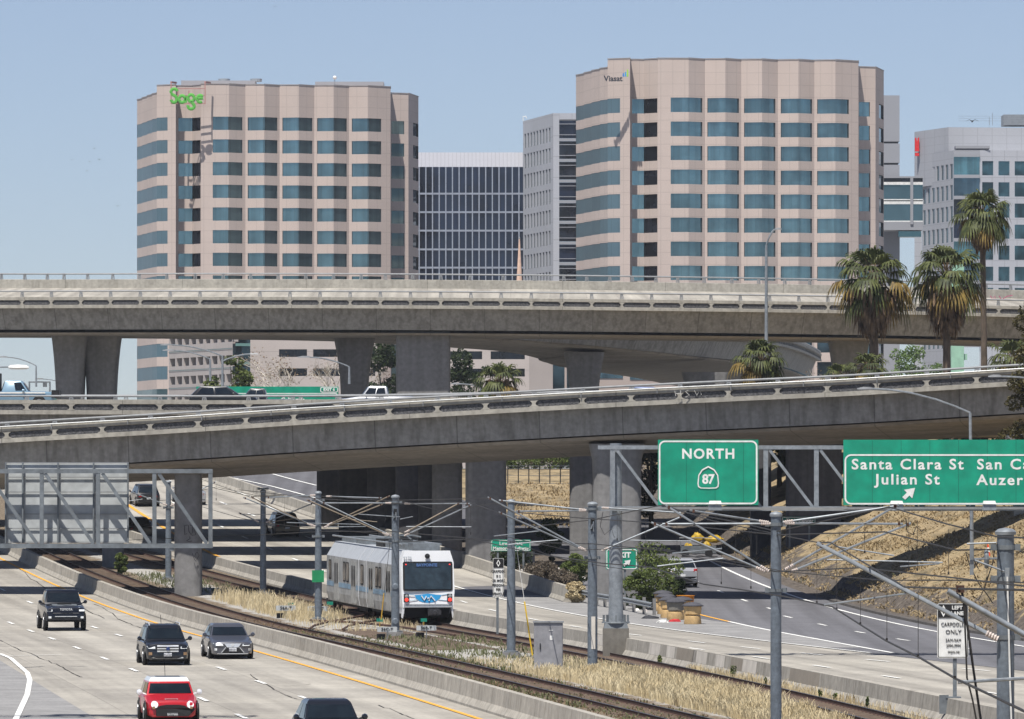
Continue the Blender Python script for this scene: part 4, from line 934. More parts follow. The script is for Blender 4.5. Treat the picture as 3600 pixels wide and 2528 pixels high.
# side windows, doors and stripe on the left side (towards the camera's left)
def sidep(a, dv, n, s0, s1, z0, z1, mat, name, par=tr, off=.02, sgn=-1, rr=.0):
    d_ = dv.normalized(); mb = MB(); ring = []
    k = lambda z: sgn*(1.32+off)
    if rr:
        for cs, cz_, a0 in ((s1-rr, z0+rr, -90), (s1-rr, z1-rr, 0), (s0+rr, z1-rr, 90), (s0+rr, z0+rr, 180)):
            for j in range(3): th_ = R(a0+45*j); ring.append((cs+rr*math.cos(th_), cz_+rr*math.sin(th_)))
    else: ring = [(s0,z0),(s1,z0),(s1,z1),(s0,z1)]
    mb.loft([[a+d_*s+n*(k(z))+Vector((0,0,z)) for s, z in ring], [a+d_*s+n*(k(z)-sgn*.05)+Vector((0,0,z)) for s, z in ring]]); return mb.build(name, mat, par)
for sgn in (-1, 1):
    for (a, dv, n, Ls, mir) in ((aF, dF, nF, L1_-.4, False), (aB, dB, nB, L2_, True)):
        def S_(s): return Ls-s if mir else s
        def sp2(s0, s1, *k, **kw): q = sorted((S_(s0), S_(s1))); return sidep(a, dv, n, q[0], q[1], *k, sgn=sgn, **kw)
        sp2(.3, Ls-.02, 1.18, 1.42, m_tram_blue, "blue_stripe", off=.012)
        for s0 in (.9, 2.9+2.6, 3.9+2.6):
            fr_ = sp2(s0, s0+.82, 1.5, 2.52, m_rubber, "window", off=.02, rr=.12); sp2(s0+.07, s0+.75, 1.58, 2.45, m_win_side, "pane", par=fr_, off=.03, rr=.08)
        for s0 in (2.6, 8.0):
            dr_ = sp2(s0, s0+1.5, .5, 2.6, M("tram_door", srgb(164,164,160), .45, var=.2, fine=3), "door", off=.015)
            for e in (.2, .86): sp2(s0+e, s0+e+.42, 1.35, 2.4, m_win, "door_window", par=dr_, off=.03, rr=.12)
    fr_ = sidep(aA, dA, nA, .75, 1.65, 1.5, 2.52, m_rubber, "window", sgn=sgn, rr=.12); sidep(aA, dA, nA, .83, 1.57, 1.58, 2.45, m_win_side, "pane", par=fr_, off=.03, sgn=sgn, rr=.08)
    sidep(aA, dA, nA, .05, LA-.2, 1.18, 1.42, m_tram_blue, "blue_stripe", off=.012, sgn=sgn)
# underframe, bogies, coupler, roof kit
for s in (2.4, 12.6, 23.0):
    a = trk(dfr+s)-tfront; th = yaw_at(s); b_ = thing("bogie", None, None, a, th); b_.parent = tr
    mb = MB(); mb.box((0,0,.32), (2.2, 2.6, .3)); mb.build("bogie_frame", m_under, b_)
    for e in (-.95, .95):
        for x in (-.72, .72): mb = MB(); mb.lathe([(.3,-.06),(.36,-.06),(.36,.06),(.3,.06)], (x, e, .19), 16, 'x'); mb.build("wheel", m_rust, b_)
mb = MB(); mb.loft([[aF+nF*x+dF*t+Vector((0,0,z)) for x, z in ((-1.05,.25),(-1.1,.74),(1.1,.74),(1.05,.25))] for t in (-.02, .99)]); mb.build("underframe", m_under, tr)
mb = MB(); mb.loft([[aB+nB*x+dB*t+Vector((0,0,z)) for x, z in ((-1.05,.25),(-1.1,.74),(1.1,.74),(1.05,.25))] for t in (.01, .98)]); mb.build("underframe", m_under, tr)
cp = MB(); c = fx(.25, -.55, .5); cp.box(c, (.5, .5, .34), rz=yawF); cp.box(fx(.25, -.82, .5), (.62, .12, .22), rz=yawF); cp.lathe([(.1,-.1),(.12,0),(.05,.02)], fx(.25, -.88, .5), 8, 'y'); cp.build("coupler", M("coupler_grey", srgb(58,58,62), .6, metal=.3), tr)
for s in (-1, 1): mb = MB(); mb.loft([[fx(s*1.12, -.34, .72), fx(s*1.22, -.34, .72), fx(s*1.26, -.3, .22), fx(s*1.2, -.3, .22)], [fx(s*1.12, -.1, .72), fx(s*1.22, -.1, .72), fx(s*1.26, -.1, .3), fx(s*1.2, -.1, .3)]]); mb.build("skirt", m_tram_white, tr)
for s, w, h, ln, mt in ((1.2, 1.3, .36, 1.5, m_galv_dark), (3.0, 1.7, .28, 2.6, m_galv_dark), (6.4, 1.6, .34, 3.2, m_galv_dark), (10.0, 1.5, .4, 2.2, m_under), (15.5, 1.6, .36, 3.0, m_galv_dark), (19.5, 1.7, .3, 3.4, m_galv_dark)):
    a = trk(dfr+s)-tfront; mb = MB(); mb.box((a.x, a.y+ln/2, a.z+3.42+h/2), (w, ln, h), rz=yaw_at(s)); mb.build("roof_unit", mt, tr)
for sd in (-1, 1):
    mb = MB(); mb.tube([trk(dfr+s)-tfront+Vector((sd*.95, 0, 3.72)) for s in range(2, 24, 3)], .05, 5); mb.build("roof_rail", m_galv, tr)
a = trk(dfr+7.5)-tfront; mb = MB()
for x in (-.5, .5): mb.tube([a+Vector((x,1.4,3.72)), a+Vector((x*.9,-.9,3.86)), a+Vector((x*.4,.9,4.0))], .035, 5)
mb.tube([a+Vector((-.9,.9,3.95)), a+Vector((-.5,.9,4.03)), a+Vector((.5,.9,4.03)), a+Vector((.9,.9,3.95))], .04, 5); mb.build("pantograph", m_galv_dark, tr)
tr.scale = (TSC,)*3
# ---------------------------------------------------------------- cars
m_tyre = M("tyre", srgb(24,24,25), .9, var=.2); m_rim = M("alloy_rim", srgb(150,152,155), .35, metal=.6); m_chrome = M("chrome", srgb(222,224,226), .25, metal=.45)
m_trim = M("black_trim", srgb(22,22,24), .6); m_lens = M("headlamp_lens", srgb(232,236,238), .08, var=.15, scale=6, spec=.8); m_tail = M("tail_lens", srgb(150,18,20), .2); m_plate = M("number_plate", srgb(222,224,226), .5); m_ink = M("plate_ink", srgb(40,50,90), .6)
m_glass_car = M("car_glass", srgb(20,27,31), .05, var=.45, scale=1.6, spec=.9)
def paint(n, c, metal=.3): return M(n, c, .3, metal, .06, 1.2, coat=.7)
def vehicle(name, label, cat, loc, rz, L, Wd, H, body, belt=.58, hood=.60, cab=(.26, .38, .80, .96), hood_z=None, clear=.2, wr=.34, wb=.6, roof=None, cabw=.86, deck=None, tail_z=None, nose_w=.86, group=None, nwin=2, glass=None, parts=True):
    """front at -y; cab = windscreen foot, windscreen top, rear glass top, rear glass foot as fractions of the length"""
    T = thing(name, label, cat, loc, rz, group); y = lambda t: -L/2+L*t; w = Wd/2; bz = H*belt; hz = H*(hood_z or belt-.08); tz_ = H*(tail_z or belt)
    st = [(0, nose_w*.94, clear+.04, hz*.80), (.012, nose_w, clear+.01, hz*.90), (.06, .95, clear, hz*.965), (.14, .99, clear, hz*.99), (cab[0]-.02, 1, clear, bz*.985), (.5, 1, clear, bz), (cab[3]-.02, 1, clear, bz), (.93, .985, clear, tz_*.99), (.985, .94, clear+.03, tz_*.95), (1, .90, clear+.12, tz_*.88)]
    mb = MB(); rings = []
    for t, k, zb, zt in sorted(st):
        ww = w*k; m_ = zb+(zt-zb)*.55
        half = [(.0, zb), (.82*ww, zb), (.96*ww, zb+.07), (ww, m_), (.975*ww, zt-.12*(zt-zb)), (.90*ww, zt-.02), (.6*ww, zt+.015), (0, zt+.03)]
        rings.append([(x, y(t), z) for x, z in half]+[(-x, y(t), z) for x, z in half[::-1][1:-1]])
    mb.loft(rings); bo = mb.build("body", body, T, smooth=32)
    # cabin
    g = MB(); zb = bz-.04; zr = H-(.045 if not roof else .05)
    def rect(y0, y1, hw0, hw1, z, r=.12):
        return [(-hw0, y0, z), (-hw0*.6, y0-r*.5, z), (hw0*.6, y0-r*.5, z), (hw0, y0, z), (hw1, (y0+y1)/2, z), (hw1, y1, z), (hw1*.6, y1+r*.5, z), (-hw1*.6, y1+r*.5, z), (-hw1, y1, z), (-hw1, (y0+y1)/2, z)]
    cw = w*.93; rw = w*cabw*.86
    R0 = rect(y(cab[0]), y(cab[3]), cw*.97, cw, zb); R1 = rect(y(cab[1]), y(cab[2]), rw*.97, rw, zr-.05); R2 = rect(y(cab[1])+.15, y(cab[2])-.12, rw*.86, rw*.88, zr+(.02 if not roof else .04)); R1 = R1 if not roof else [(a_, b2, c_-.035) for a_, b2, c_ in R1]; 
    g.loft([R0, R1, R2]); 
    for fi, f in enumerate(g.f):
        if roof and sum(g.v[i][2] for i in f)/len(f) > zr-.04: g.m[fi] = 1
    g.build("cabin", [body, roof or body], T, smooth=38)
    gm_ = glass or m_glass_car
    def pane(i, j, nm, a0=.08, a1=.92, b0=.14, b1=.9, off=.014, mid=None):
        p = [Vector(R0[i]), Vector(R0[j]), Vector(R1[j]), Vector(R1[i])]
        def at(u, v): return (p[0].lerp(p[1], u)).lerp(p[3].lerp(p[2], u), v)
        n = (p[1]-p[0]).cross(p[3]-p[0]).normalized(); c = (p[0]+p[2])/2
        if n.dot(c-Vector((0, (y(cab[0])+y(cab[3]))/2, c.z))) < 0: n = -n
        q = MB(); q.loft([[at(a0,b0)+n*off, at(a1,b0)+n*off, at(a1,b1)+n*off, at(a0,b1)+n*off], [at(a0,b0)-n*.02, at(a1,b0)-n*.02, at(a1,b1)-n*.02, at(a0,b1)-n*.02]]); return q.build(nm, gm_, T)
    # one windscreen across three facets
    def wrap(idx, nm, b0=.15, b1=.85, e=.06):
        q = MB(); A = [Vector(R0[k]) for k in idx]; B = [Vector(R1[k]) for k in idx]; A[0] = A[0].lerp(A[1], e*3); A[-1] = A[-1].lerp(A[-2], e*3); B[0] = B[0].lerp(B[1], e*3); B[-1] = B[-1].lerp(B[-2], e*3)
        n = Vector((0, -1 if A[0].y < 0 else 1, .5)).normalized()*.016
        lo_ = [a.lerp(b_, b0)+n for a, b_ in zip(A, B)]; hi_ = [a.lerp(b_, b1)+n for a, b_ in zip(A, B)]
        for k in range(3): q.q(lo_[k], lo_[k+1], hi_[k+1], hi_[k])
        return q.build(nm, gm_, T, smooth=40)
    wrap([0,1,2,3], "windscreen"); wrap([5,6,7,8], "rear_window", .2, .9)
    for i, j in ((3,4), (9,0)): pane(i, j, "side_window", .14 if i == 3 else .04, .96 if i == 3 else .86)
    if nwin > 1:
        for i, j in ((4,5), (8,9)): pane(i, j, "side_window", .04 if i == 4 else .18, .82 if i == 4 else .96)
    # wheels
    for t in ((1-wb)/2-.015, (1+wb)/2-.0):
        for s in (-1, 1):
            a = MB(); a.lathe([(wr*.5,-.02),(wr+.07,-.02),(wr+.07,.012)], (s*(w-.01), y(t), wr), 16, 'x'); a.build("wheel_arch", m_trim, T)
            wh = MB(); wh.lathe([(wr*.6,-.11),(wr*.95,-.11),(wr,-.07),(wr,.07),(wr*.95,.11),(wr*.6,.11)], (0,0,0), 18, 'x'); wo = wh.build("wheel", m_tyre, T, smooth=40, loc=(s*(w-.07), y(t), wr))
            rm = MB(); rm.lathe([(wr*.1,-.02),(wr*.62,-.02),(wr*.64,.02),(wr*.5,.0),(wr*.12,.01)][:3], (s*.1, 0, 0), 14, 'x'); rm.build("rim", m_rim, wo)
    for s in (-1, 1):
        m_ = MB(); m_.lathe([(.02,-.1),(.085,-.08),(.1,0),(.085,.07),(.03,.09)], (s*(w+.12), y(cab[0])+.35, bz+.06), 8, 'y'); m_.tube([(s*(w-.08), y(cab[0])+.36, bz-.02), (s*(w+.08), y(cab[0])+.34, bz+.04)], .035, 5); m_.build("wing_mirror", body if not roof else roof, T, smooth=50)
    mb = MB(); mb.box((0, 0, clear+.02), (Wd*.8, L*.86, .18)); mb.build("underbody", m_under, T)
    T['_L'] = L
    from mathutils.bvhtree import BVHTree
    bv = BVHTree.FromPolygons([v_.co.copy() for v_ in bo.data.vertices], [tuple(p_.vertices) for p_ in bo.data.polygons])
    def front(x0, x1, z0, z1, mat, nm, off=.02, th=.06, par=T, rear=False, poly=None):
        sg = 1 if rear else -1; pts = poly or [(x0,z0),(x1,z0),(x1,z1),(x0,z1)]
        if not poly and x1-x0 > .5: n_ = 6; pts = [(x0+(x1-x0)*k/n_, z0) for k in range(n_+1)]+[(x1-(x1-x0)*k/n_, z1) for k in range(n_+1)]
        def yy(x, z):
            h = bv.ray_cast(Vector((x, sg*6, z)), Vector((0, -sg, 0)))
            if h[0] is None: h = bv.ray_cast(Vector((x*.93, sg*6, z)), Vector((0, -sg, 0)))
            return (h[0].y if h[0] is not None else sg*(L/2-.1))+sg*off
        q = MB(); q.loft([[(x, yy(x, z), z) for x, z in pts], [(x, yy(x, z)-sg*th, z) for x, z in pts]]); return q.build(nm, mat, par)
    del T['_L']
    return T, front, dict(L=L, w=w, hz=hz, bz=bz, y=y, H=H)
def road_yaw(f, d): return math.atan2(-(f(d+4)-f(d-4)), 8)  # front of the car looks at the camera (-y) along the line
yawL = lambda d: -math.atan2(L_yel(d-4)-L_yel(d+4), -8)-PI if 0 else math.atan(-(L_yel(d+4)-L_yel(d-4))/8)
def at_front(x, y, L, yaw):                        # ground point below the front bumper -> car centre
    g = G(x, y); c = g+Vector((-math.sin(yaw)*1, math.cos(yaw), 0))*(L/2); c.z = gz(c.y)+.01; return c
bl_navy = paint("black_navy_paint", srgb(14,17,26)); char = paint("charcoal_paint", srgb(26,28,34)); gry = paint("grey_paint", srgb(78,80,88)); red = paint("red_paint", srgb(178,22,34), .1); wht = paint("white_paint", srgb(226,228,230), 0); blk = paint("black_paint", srgb(16,18,22)); lblue = paint("light_blue_paint", srgb(120,150,170), .1); slv = paint("silver_paint", srgb(176,178,182), .4)
# black pickup
d = G(232,2219).y; yw = yawL(d)
T, fr, q = vehicle("pickup_truck", "black lifted pickup truck with a wide black grille, leading the southbound cars", "pickup", at_front(232,2219,5.8,yw), yw, 5.8, 2.03, 2.02, bl_navy, belt=.66, cab=(.28,.37,.62,.645), hood_z=.62, clear=.5, wr=.44, wb=.64, nose_w=.95, cabw=.92)
gr_ = fr(-.66,.66,.86,1.22, m_black, "grille", .03); text_part("TOYOTA", "lettering", m_chrome, gr_, (0, -2.99, 1.06), .15, bold=.004); fr(-.62,.62,1.24,1.30, m_galv_dark, "hood_lip", .04)
for s in (-1,1):
    h = fr(s*.8-.16,s*.8+.14,.95,1.25, m_trim, "headlight", .03); fr(s*.8-.15,s*.8+.12,1.15,1.24, m_lens, "light_bar", .05, par=h); fr(s*.8-.15,s*.8+.12,.97,1.06, m_lens, "light_bar", .05, par=h)
    fr(s*.8-.07,s*.8+.07,.62,.72, m_lens, "fog_light", .04)
fr(-.98,.98,.5,.80, M("bumper_dark", srgb(38,40,44), .4), "bumper", .02, .2); fr(-.55,.55,.70,.73, m_chrome, "bumper_strip", .05)
mb = MB(); mb.box((0, 1.65, 1.36), (1.7, 1.9, .04)); mb.build("bed_cover", m_black, T); mb = MB(); mb.box((0, -1.85, 1.335), (.7, .3, .05)); mb.build("hood_scoop", m_black, T)
# suv
d = G(590,2340).y; yw = yawL(d)
T, fr, q = vehicle("suv", "black SUV with a three bar chrome grille and silver lower bumper", "SUV", at_front(590,2340,4.52,yw), yw, 4.52, 1.86, 1.66, char, belt=.61, cab=(.24,.40,.84,.97), hood_z=.575, clear=.2, wr=.36, wb=.6, nose_w=.88)
gr_ = fr(-.46,.46,.66,.92, m_black, "grille", .03, poly=[(-.36,.53),(.36,.53),(.5,.68),(.44,.85),(-.44,.85),(-.5,.68)])
for z in (.58,.69,.80): fr(-.44,.44,z-.028,z+.028, m_chrome, "grille_bar", .06, par=gr_)
em = MB(); em.lathe([(.075,0),(.08,.02)], (0,-2.37,.69), 12, 'y'); em.build("badge", M("badge_blue", srgb(40,60,110), .3), gr_)
for s in (-1,1):
    fr(s*.66-.15,s*.66+.16,.76,.92, m_lens, "headlight", .04, poly=[(s*.52,.68),(s*.52,.76),(s*.84,.88),(s*.85,.78),(s*.78,.69)][::s]); fr(s*.72-.07,s*.72+.07,.42,.54, M("fog_amber", srgb(150,120,90), .3), "fog_light", .04)
    mb = MB(); mb.tube([(s*.62, -.75, 1.60), (s*.64, -.6, 1.70), (s*.64, 1.1, 1.70), (s*.62, 1.25, 1.62)], .022, 5); mb.build("roof_rail", m_chrome, T)
pl = fr(-.16,.16,.37,.51, m_plate, "number_plate", .06); text_part("8CEV024", "plate_text", m_ink, pl, (0,-2.345,.44), .085)
fr(-.62,.62,.28,.4, m_chrome, "bumper_trim", .06, poly=[(-.5,.2),(.5,.2),(.66,.31),(.6,.34),(.45,.28),(-.45,.28),(-.6,.34),(-.66,.31)]); fr(-.44,.44,.30,.37, m_black, "lower_intake", .03)
mb = MB(); mb.tube([(0,.9,1.66),(0,1.1,2.0)], .012, 5); mb.build("antenna", m_black, T)
# grey sedan
d = G(818,2318).y; yw = yawL(d)
T, fr, q = vehicle("sedan", "metallic grey sedan with bright headlights driving beside the barrier", "sedan", at_front(818,2318,4.9,yw), yw, 4.9, 1.83, 1.48, gry, belt=.635, cab=(.27,.43,.72,.88), hood_z=.53, clear=.16, wr=.34, wb=.57, nose_w=.84)
fr(-.36,.36,.62,.74, m_chrome, "grille", .04, poly=[(-.24,.5),(.24,.5),(.36,.66),(-.36,.66)]); lg = fr(-.4,.4,.28,.46, m_black, "lower_grille", .03, poly=[(-.46,.24),(.46,.24),(.26,.45),(-.26,.45)])
em = MB(); em.lathe([(.06,0),(.065,.02)], (0,-2.5,.6), 12, 'y'); em.build("badge", m_chrome, T)
for s in (-1,1): fr(0,0,0,0, m_lens, "headlight", .04, poly=[(s*.4,.56),(s*.42,.63),(s*.8,.76),(s*.82,.68),(s*.7,.57)][::s]); fr(0,0,0,0, m_chrome, "grille_edge", .05, poly=[(s*.28,.5),(s*.31,.5),(s*.5,.28),(s*.46,.28)][::-s]); fr(s*.72-.05,s*.72+.05,.36,.46, m_lens, "fog_light", .04)
pl = fr(-.16,.16,.33,.48, m_plate, "number_plate", .07); text_part("8RBW611", "plate_text", m_ink, pl, (0,-2.545,.405), .085); fr(-.66,.66,.215,.245, m_chrome, "bumper_strip", .05)
# red small hatch
d = 191; yw = yawL(d); c = P(606, 2541, 191); c.z = 0
T, fr, q = vehicle("hatchback", "small red hatchback with a white roof, white mirrors and a black nose bra", "hatchback", Vector((c.x-math.sin(yw)*1.83, 191+1.83, .01)), yw, 3.65, 1.69, 1.41, red, belt=.62, cab=(.24,.36,.86,.97), hood_z=.51, clear=.16, wr=.31, wb=.68, roof=wht, nose_w=.9, cabw=.92)
fr(-.76,.76,.2,.45, M("nose_bra", srgb(30,30,32), .7, var=.3, scale=5), "nose_bra", .05, .12); fr(0,0,0,0, m_black, "grille", .04, poly=[(-.5,.46),(.5,.46),(.4,.54),(.2,.57),(-.2,.57),(-.4,.54)])
for s in (-1,1):
    fr(0,0,0,0, m_lens, "headlight", .05, .12, poly=[(s*.57+.115*math.cos(2*PI*j/14), .575+.115*math.sin(2*PI*j/14)) for j in range(14)]); fr(s*.6-.04,s*.6+.04,.44,.52, M("fog_amber", srgb(150,120,90), .3), "fog_light", .08)
sc_ = MB(); sc_.box((0,-1.36,.715), (.42,.2,.06)); sc_.build("hood_scoop", m_chrome, T); sc_ = MB(); sc_.box((0,-1.47,.715), (.36,.05,.045)); sc_.build("scoop_mouth", m_black, T)
pl = fr(-.17,.17,.2,.33, M("black_plate", srgb(62,64,66), .5), "number_plate", .08); text_part("BAYP686", "plate_text", m_plate, pl, (0,-1.95,.265), .09)
mb = MB(); mb.box((0,.35,1.40), (.8, .6, .03)); mb.build("sunroof", M("sunroof_glass", srgb(60,76,92), .1), T); mb = MB(); mb.tube([(0,1.2,1.4),(0,1.45,2.0)], .01, 5); mb.build("antenna", m_black, T)
# black sedan at the lower edge
d = 172; yw = yawL(176); c = P(1185, 2645, 172)
vehicle("sedan", "black sedan half out of view at the bottom edge", "sedan", Vector((c.x-math.sin(yw)*2.4, 174, .01)), yw, 4.85, 1.76, 1.44, char, belt=.6, cab=(.28,.44,.72,.88), hood_z=.56, clear=.16, wr=.34, wb=.58)
# far northbound cars, seen from behind
def rear_kit(fr, q, tail_h=.75, plate=True, body=None):
    for s in (-1,1): fr(s*q['w']*.78-.14,s*q['w']*.78+.12,q['bz']*tail_h,q['bz']*tail_h+.16, m_tail, "tail_light", .03, rear=True)
    if plate: fr(-.16,.16,q['bz']*.58,q['bz']*.58+.14, m_plate, "number_plate", .04, rear=True)
    fr(-q['w']*.85,q['w']*.85,.26,.46, m_trim, "bumper", .03, rear=True)
yR = lambda d: math.atan(-(R_far(d+4)-R_far(d-4))/8)+PI
def rear_car(px, py, name, label, cat, L, Wd, H, body, **k):
    g = G(px, py); yw = yR(g.y); c = g+Vector((math.sin(yw), -math.cos(yw), 0))*L/2; c.z = gz(c.y)+.02
    T, fr, q = vehicle(name, label, cat, c, yw, L, Wd, H, body, **k); rear_kit(fr, q); T.rotation_euler.x = 0
    sl = (gz(c.y+2)-gz(c.y-2))/4; T.rotation_euler = (-math.atan(sl), 0, yw); return T
rear_car(523,1782,"suv","black SUV driving away on the sunlit far road, left of the scrawled pier","SUV",4.5,1.86,1.68,blk,belt=.6,cab=(.24,.38,.86,.97))
rear_car(684,1777,"pickup_truck","silver pickup with a red tail light mostly hidden behind the scrawled pier","pickup",5.6,2.0,1.85,slv,belt=.6,cab=(.3,.4,.6,.63))
rear_car(1010,1890,"suv","dark SUV deep in the shade of the freeway bridges","SUV",4.7,1.9,1.75,blk,belt=.6,cab=(.24,.38,.86,.97))
rear_car(494,1893,"sedan","dark sedan in shade behind the grey sign frame","sedan",4.8,1.85,1.45,blk,belt=.6,cab=(.28,.44,.72,.88))
# white suv on the exit ramp
g = G(2399,2067); yw = math.atan(-(X_rw(g.y+6)-X_rw(g.y-6))/12)+PI+.05; c = g+Vector((math.sin(yw), -math.cos(yw), 0))*2.3; c.z = gz(c.y)+.02
T, fr, q = vehicle("suv", "white SUV greyed to carry shade, with a dark rear window, driving up the exit ramp", "SUV", c, yw, 5.0, 1.95, 1.74, slv, belt=.62, cab=(.24,.38,.85,.965), wr=.36); rear_kit(fr, q, .86); fr(-.9,.9,.3,.62, m_trim, "lower_bumper", .05, rear=True)  # white car in silver paint, the shade on its rear put into the colour
# on the freeway bridges, seen side on
def side_car(px, roof_y, d, name, label, cat, right, L, Wd, H, body, **k):
    c = P(px, roof_y, d); c.z -= H; return vehicle(name, label, cat, c, PI/2 if right else -PI/2, L, Wd, H, body, **k)
T, fr, q = side_car(50,1337,390,"flatbed_truck","old pale blue flatbed truck with black stake posts on the low freeway bridge","truck",True,5.4,1.95,1.85,lblue,belt=.6,cab=(.31,.40,.60,.64),hood_z=.60,clear=.45,wr=.38,nwin=1)
for t in (.68,.76): mb = MB(); mb.box((0, q['y'](t), 1.55), (1.9, .16, 1.5)); mb.build("stake_post", m_black, T)
mb = MB(); mb.box((0, q['y'](.85), 1.2), (1.9, 1.6, .5)); mb.build("cargo", M("cargo_green", srgb(70,76,40), .9, var=.6, scale=6), T); mb = MB(); mb.box((0, -2.75, .95), (1.9, .5, .5)); mb.build("bumper", m_black, T)
mb = MB(); mb.box((.985, -.6, 1.02), (.02, 3.0, .09)); mb.box((-.985, -.6, 1.02), (.02, 3.0, .09)); mb.build("white_stripe", m_white, T)
side_car(786,1356,390,"hatchback","black hatchback on the low freeway bridge in front of the green exit sign","hatchback",True,4.4,1.8,1.5,blk,belt=.6,cab=(.26,.44,.84,.97))
side_car(895,1364,399+11,"pickup_truck","black pickup half hidden behind the black hatchback on the bridges","pickup",False,5.6,1.95,1.85,blk,belt=.58,cab=(.36,.45,.62,.65))
side_car(1320,1356,410,"pickup_truck","silver crew cab pickup on the bridge left of the widest pier","pickup",False,5.7,1.95,1.85,slv,belt=.6,cab=(.33,.42,.63,.66))
side_car(2245,1358,391,"sedan","dark blue sedan glinting white behind the near ramp railing","sedan",False,4.7,1.82,1.45,paint("blue_paint", srgb(40,56,90)),belt=.6,cab=(.28,.44,.72,.88))
# ---------------------------------------------------------------- catenary poles, brackets and wires
m_pole = M("catenary_pole_paint", srgb(108,117,126), .5, metal=.15, var=.14, scale=2.5, fine=10)
def zpt(x, y, d): return P(x, y, d)
POLES = {}
def pole(key, label, x, d, ytop, r0=.19, r1=.15, base=True, cap=True, weights=False):
    zb = gz(d); b_ = P(x, ytop, d); h = b_.z-zb; T = thing("catenary_pole", label, "catenary pole", (b_.x, d, zb), 0, "catenary poles along the tram line"); POLES[key] = (T, d)
    mb = MB(); mb.lathe([(r0, -.2), (r0, h*.3), ((r0+r1)/2, h*.6), (r1, h-.12)], (0,0,0), 18); mb.build("mast", m_pole, T, smooth=50)
    if cap: mb = MB(); mb.lathe([(r1*1.22, h-.13), (r1*1.26, h-.06), (r1*.9, h), (.02, h+.03)], (0,0,0), 18); mb.build("cap", m_galv, T, smooth=40)
    if base:
        mb = MB(); mb.box((0,0,.06), (.75, .75, .32)); mb.build("footing", m_column, T); mb = MB(); mb.lathe([(r0*1.7, .22), (r0*1.7, .27), (r0*1.05, .29)], (0,0,0), 12); mb.build("base_plate", m_galv_dark, T)
    return T
pole("a", "thin pale catenary pole left of the scrawled pier", 592, 372, 1690)
pole("b", "catenary pole standing in dry grass left of the one with the green plate", 925, 352, 1722)
pole("c", "catenary pole carrying a square green plate", 1119, 311, 1728)
pole("d", "catenary pole in front of the tram", 1390, 288.5, 1741, .2, .17)
pole("e", "catenary pole between the tram and the grey cabinet, beside the memorial highway sign", 1797, 256.6, 1757)
pole("f", "catenary pole with a rounded cap and white paint patch left of the gantry post", 2083, 239, 1766, .2, .17)
pole("g", "tall catenary pole below the gap between the two big green signs", 2728, 181, 1801, .17, .155)
pole("h", "thickest nearest catenary pole with a broad cap at the right edge", 3535, 133, 1860, .2, .19)
T, d = POLES["c"]; mb = MB(); c = P(1118,2026,d-.3)-T.location; mb.box(c, (.62, .03, .62)); mb.build("green_plate", M("plate_green", srgb(20,130,80), .6), T)
T, d = POLES["f"]; mb = MB(); mb.box((.03, -.192, 1.55), (.16, .03, 1.3)); mb.build("white_patch", m_patch, T); mb = MB(); mb.lathe([(.13,0),(.15,.03),(.1,.05)], (-.03,-.19,.7), 12, 'y'); mb.build("access_cover", m_pole, T)
T, d = POLES["d"]
for z in (.72, 2.4): mb = MB(); mb.lathe([(.15,0),(.16,-.03),(.12,-.05)], (0,-.19,z), 12, 'y'); mb.build("access_cover", m_pole, T)
for k in "df":
    T, d = POLES[k]; mb = MB(); mb.box((0,-.2,5.9), (.16,.06,.5)); mb.build("pulley_slot", m_black, T)
    mb = MB(); mb.tube([(.03,-.24,6.0), (.05,-.25,5.6)], .03, 5); mb.tube([(.0,-.24,5.9), (-.06,-.25,5.7)], .025, 5); mb.build("pulley", m_galv, T)
T, d = POLES["h"]; mb = MB(); mb.box((.02,-.2,5.7), (.1,.05,.5)); mb.build("cable_saddle", m_galv, T); mb = MB(); mb.tube([(.02,-.25,5.75), (.08,-.24,3.5), (.2,-.24,0)], .02, 5); mb.build("guy_rope", m_white, T)
for k, hs_ in (("d", (4.6, 6.45)), ("f", (4.55, 6.5)), ("g", (4.45, 6.45)), ("h", (4.4, 5.7, 6.4)), ("c", (4.5, 6.4)), ("b", (4.3, 6.3)), ("a", (4.6,))):
    T, d = POLES[k]
    for h in hs_: mb = MB(); mb.lathe([(.2,h-.05),(.215,h-.05),(.215,h+.05),(.2,h+.05)], (0,0,0), 14); mb.box((-.26,0,h), (.14,.12,.14)); mb.box((.26,0,h), (.14,.12,.14)); mb.build("pole_clamp", m_galv_dark, T)
def arms(k, ox, oy, s, segs, dd=0.):
    """bracket tubes of one pole, each from its pole end to its free end"""
    T, d = POLES[k]; d += dd
    for seg in segs:
        x0, y0, x1, y1, r = seg[:5]; mt = {'t': m_bronze, 'w': m_wire}.get(seg[5] if len(seg) > 5 else '', m_galv)
        a = P(ox+x0/s, oy+y0/s, d)-T.location; b_ = P(ox+x1/s, oy+y1/s, d)-T.location; dv = b_-a
        off = Vector((0, -.22 if abs(a.x) < 1.2 and abs(b_.x) > .3 else -.22, 0)); a += off; b_ += off
        br = MB(); br.tube([a, b_], r, 6); o = br.build("bracket_tube", mt, T, smooth=60)
        if r > .025:
            u = dv.normalized(); ins = MB(); n_ = 5; ln = .32
            pts = []; rs = []
            for i in range(2*n_): pts.append(a+u*(.02+ln*i/(2*n_))); rs.append(r*1.1 if i % 2 else r*1.7)
            ins.tube(pts, rs, 8); ins.build("insulator", m_insul, o)
            cl = MB(); cl.box(b_-u*.12, (.07,.08,.1)); cl.build("clamp", m_rust, o)
t_ = .034; s_ = .022
arms("d", 840, 1690, 2.551, [(1480,205,2070,205,t_),(1480,470,1985,195,t_,'t'),(1480,495,2085,215,t_),(1500,412,2085,415,s_),(1370,200,740,200,t_),(1370,495,660,152,t_),(1340,490,610,170,t_,'t'),(1445,325,1075,300,s_),(1445,345,1560,322,s_)])
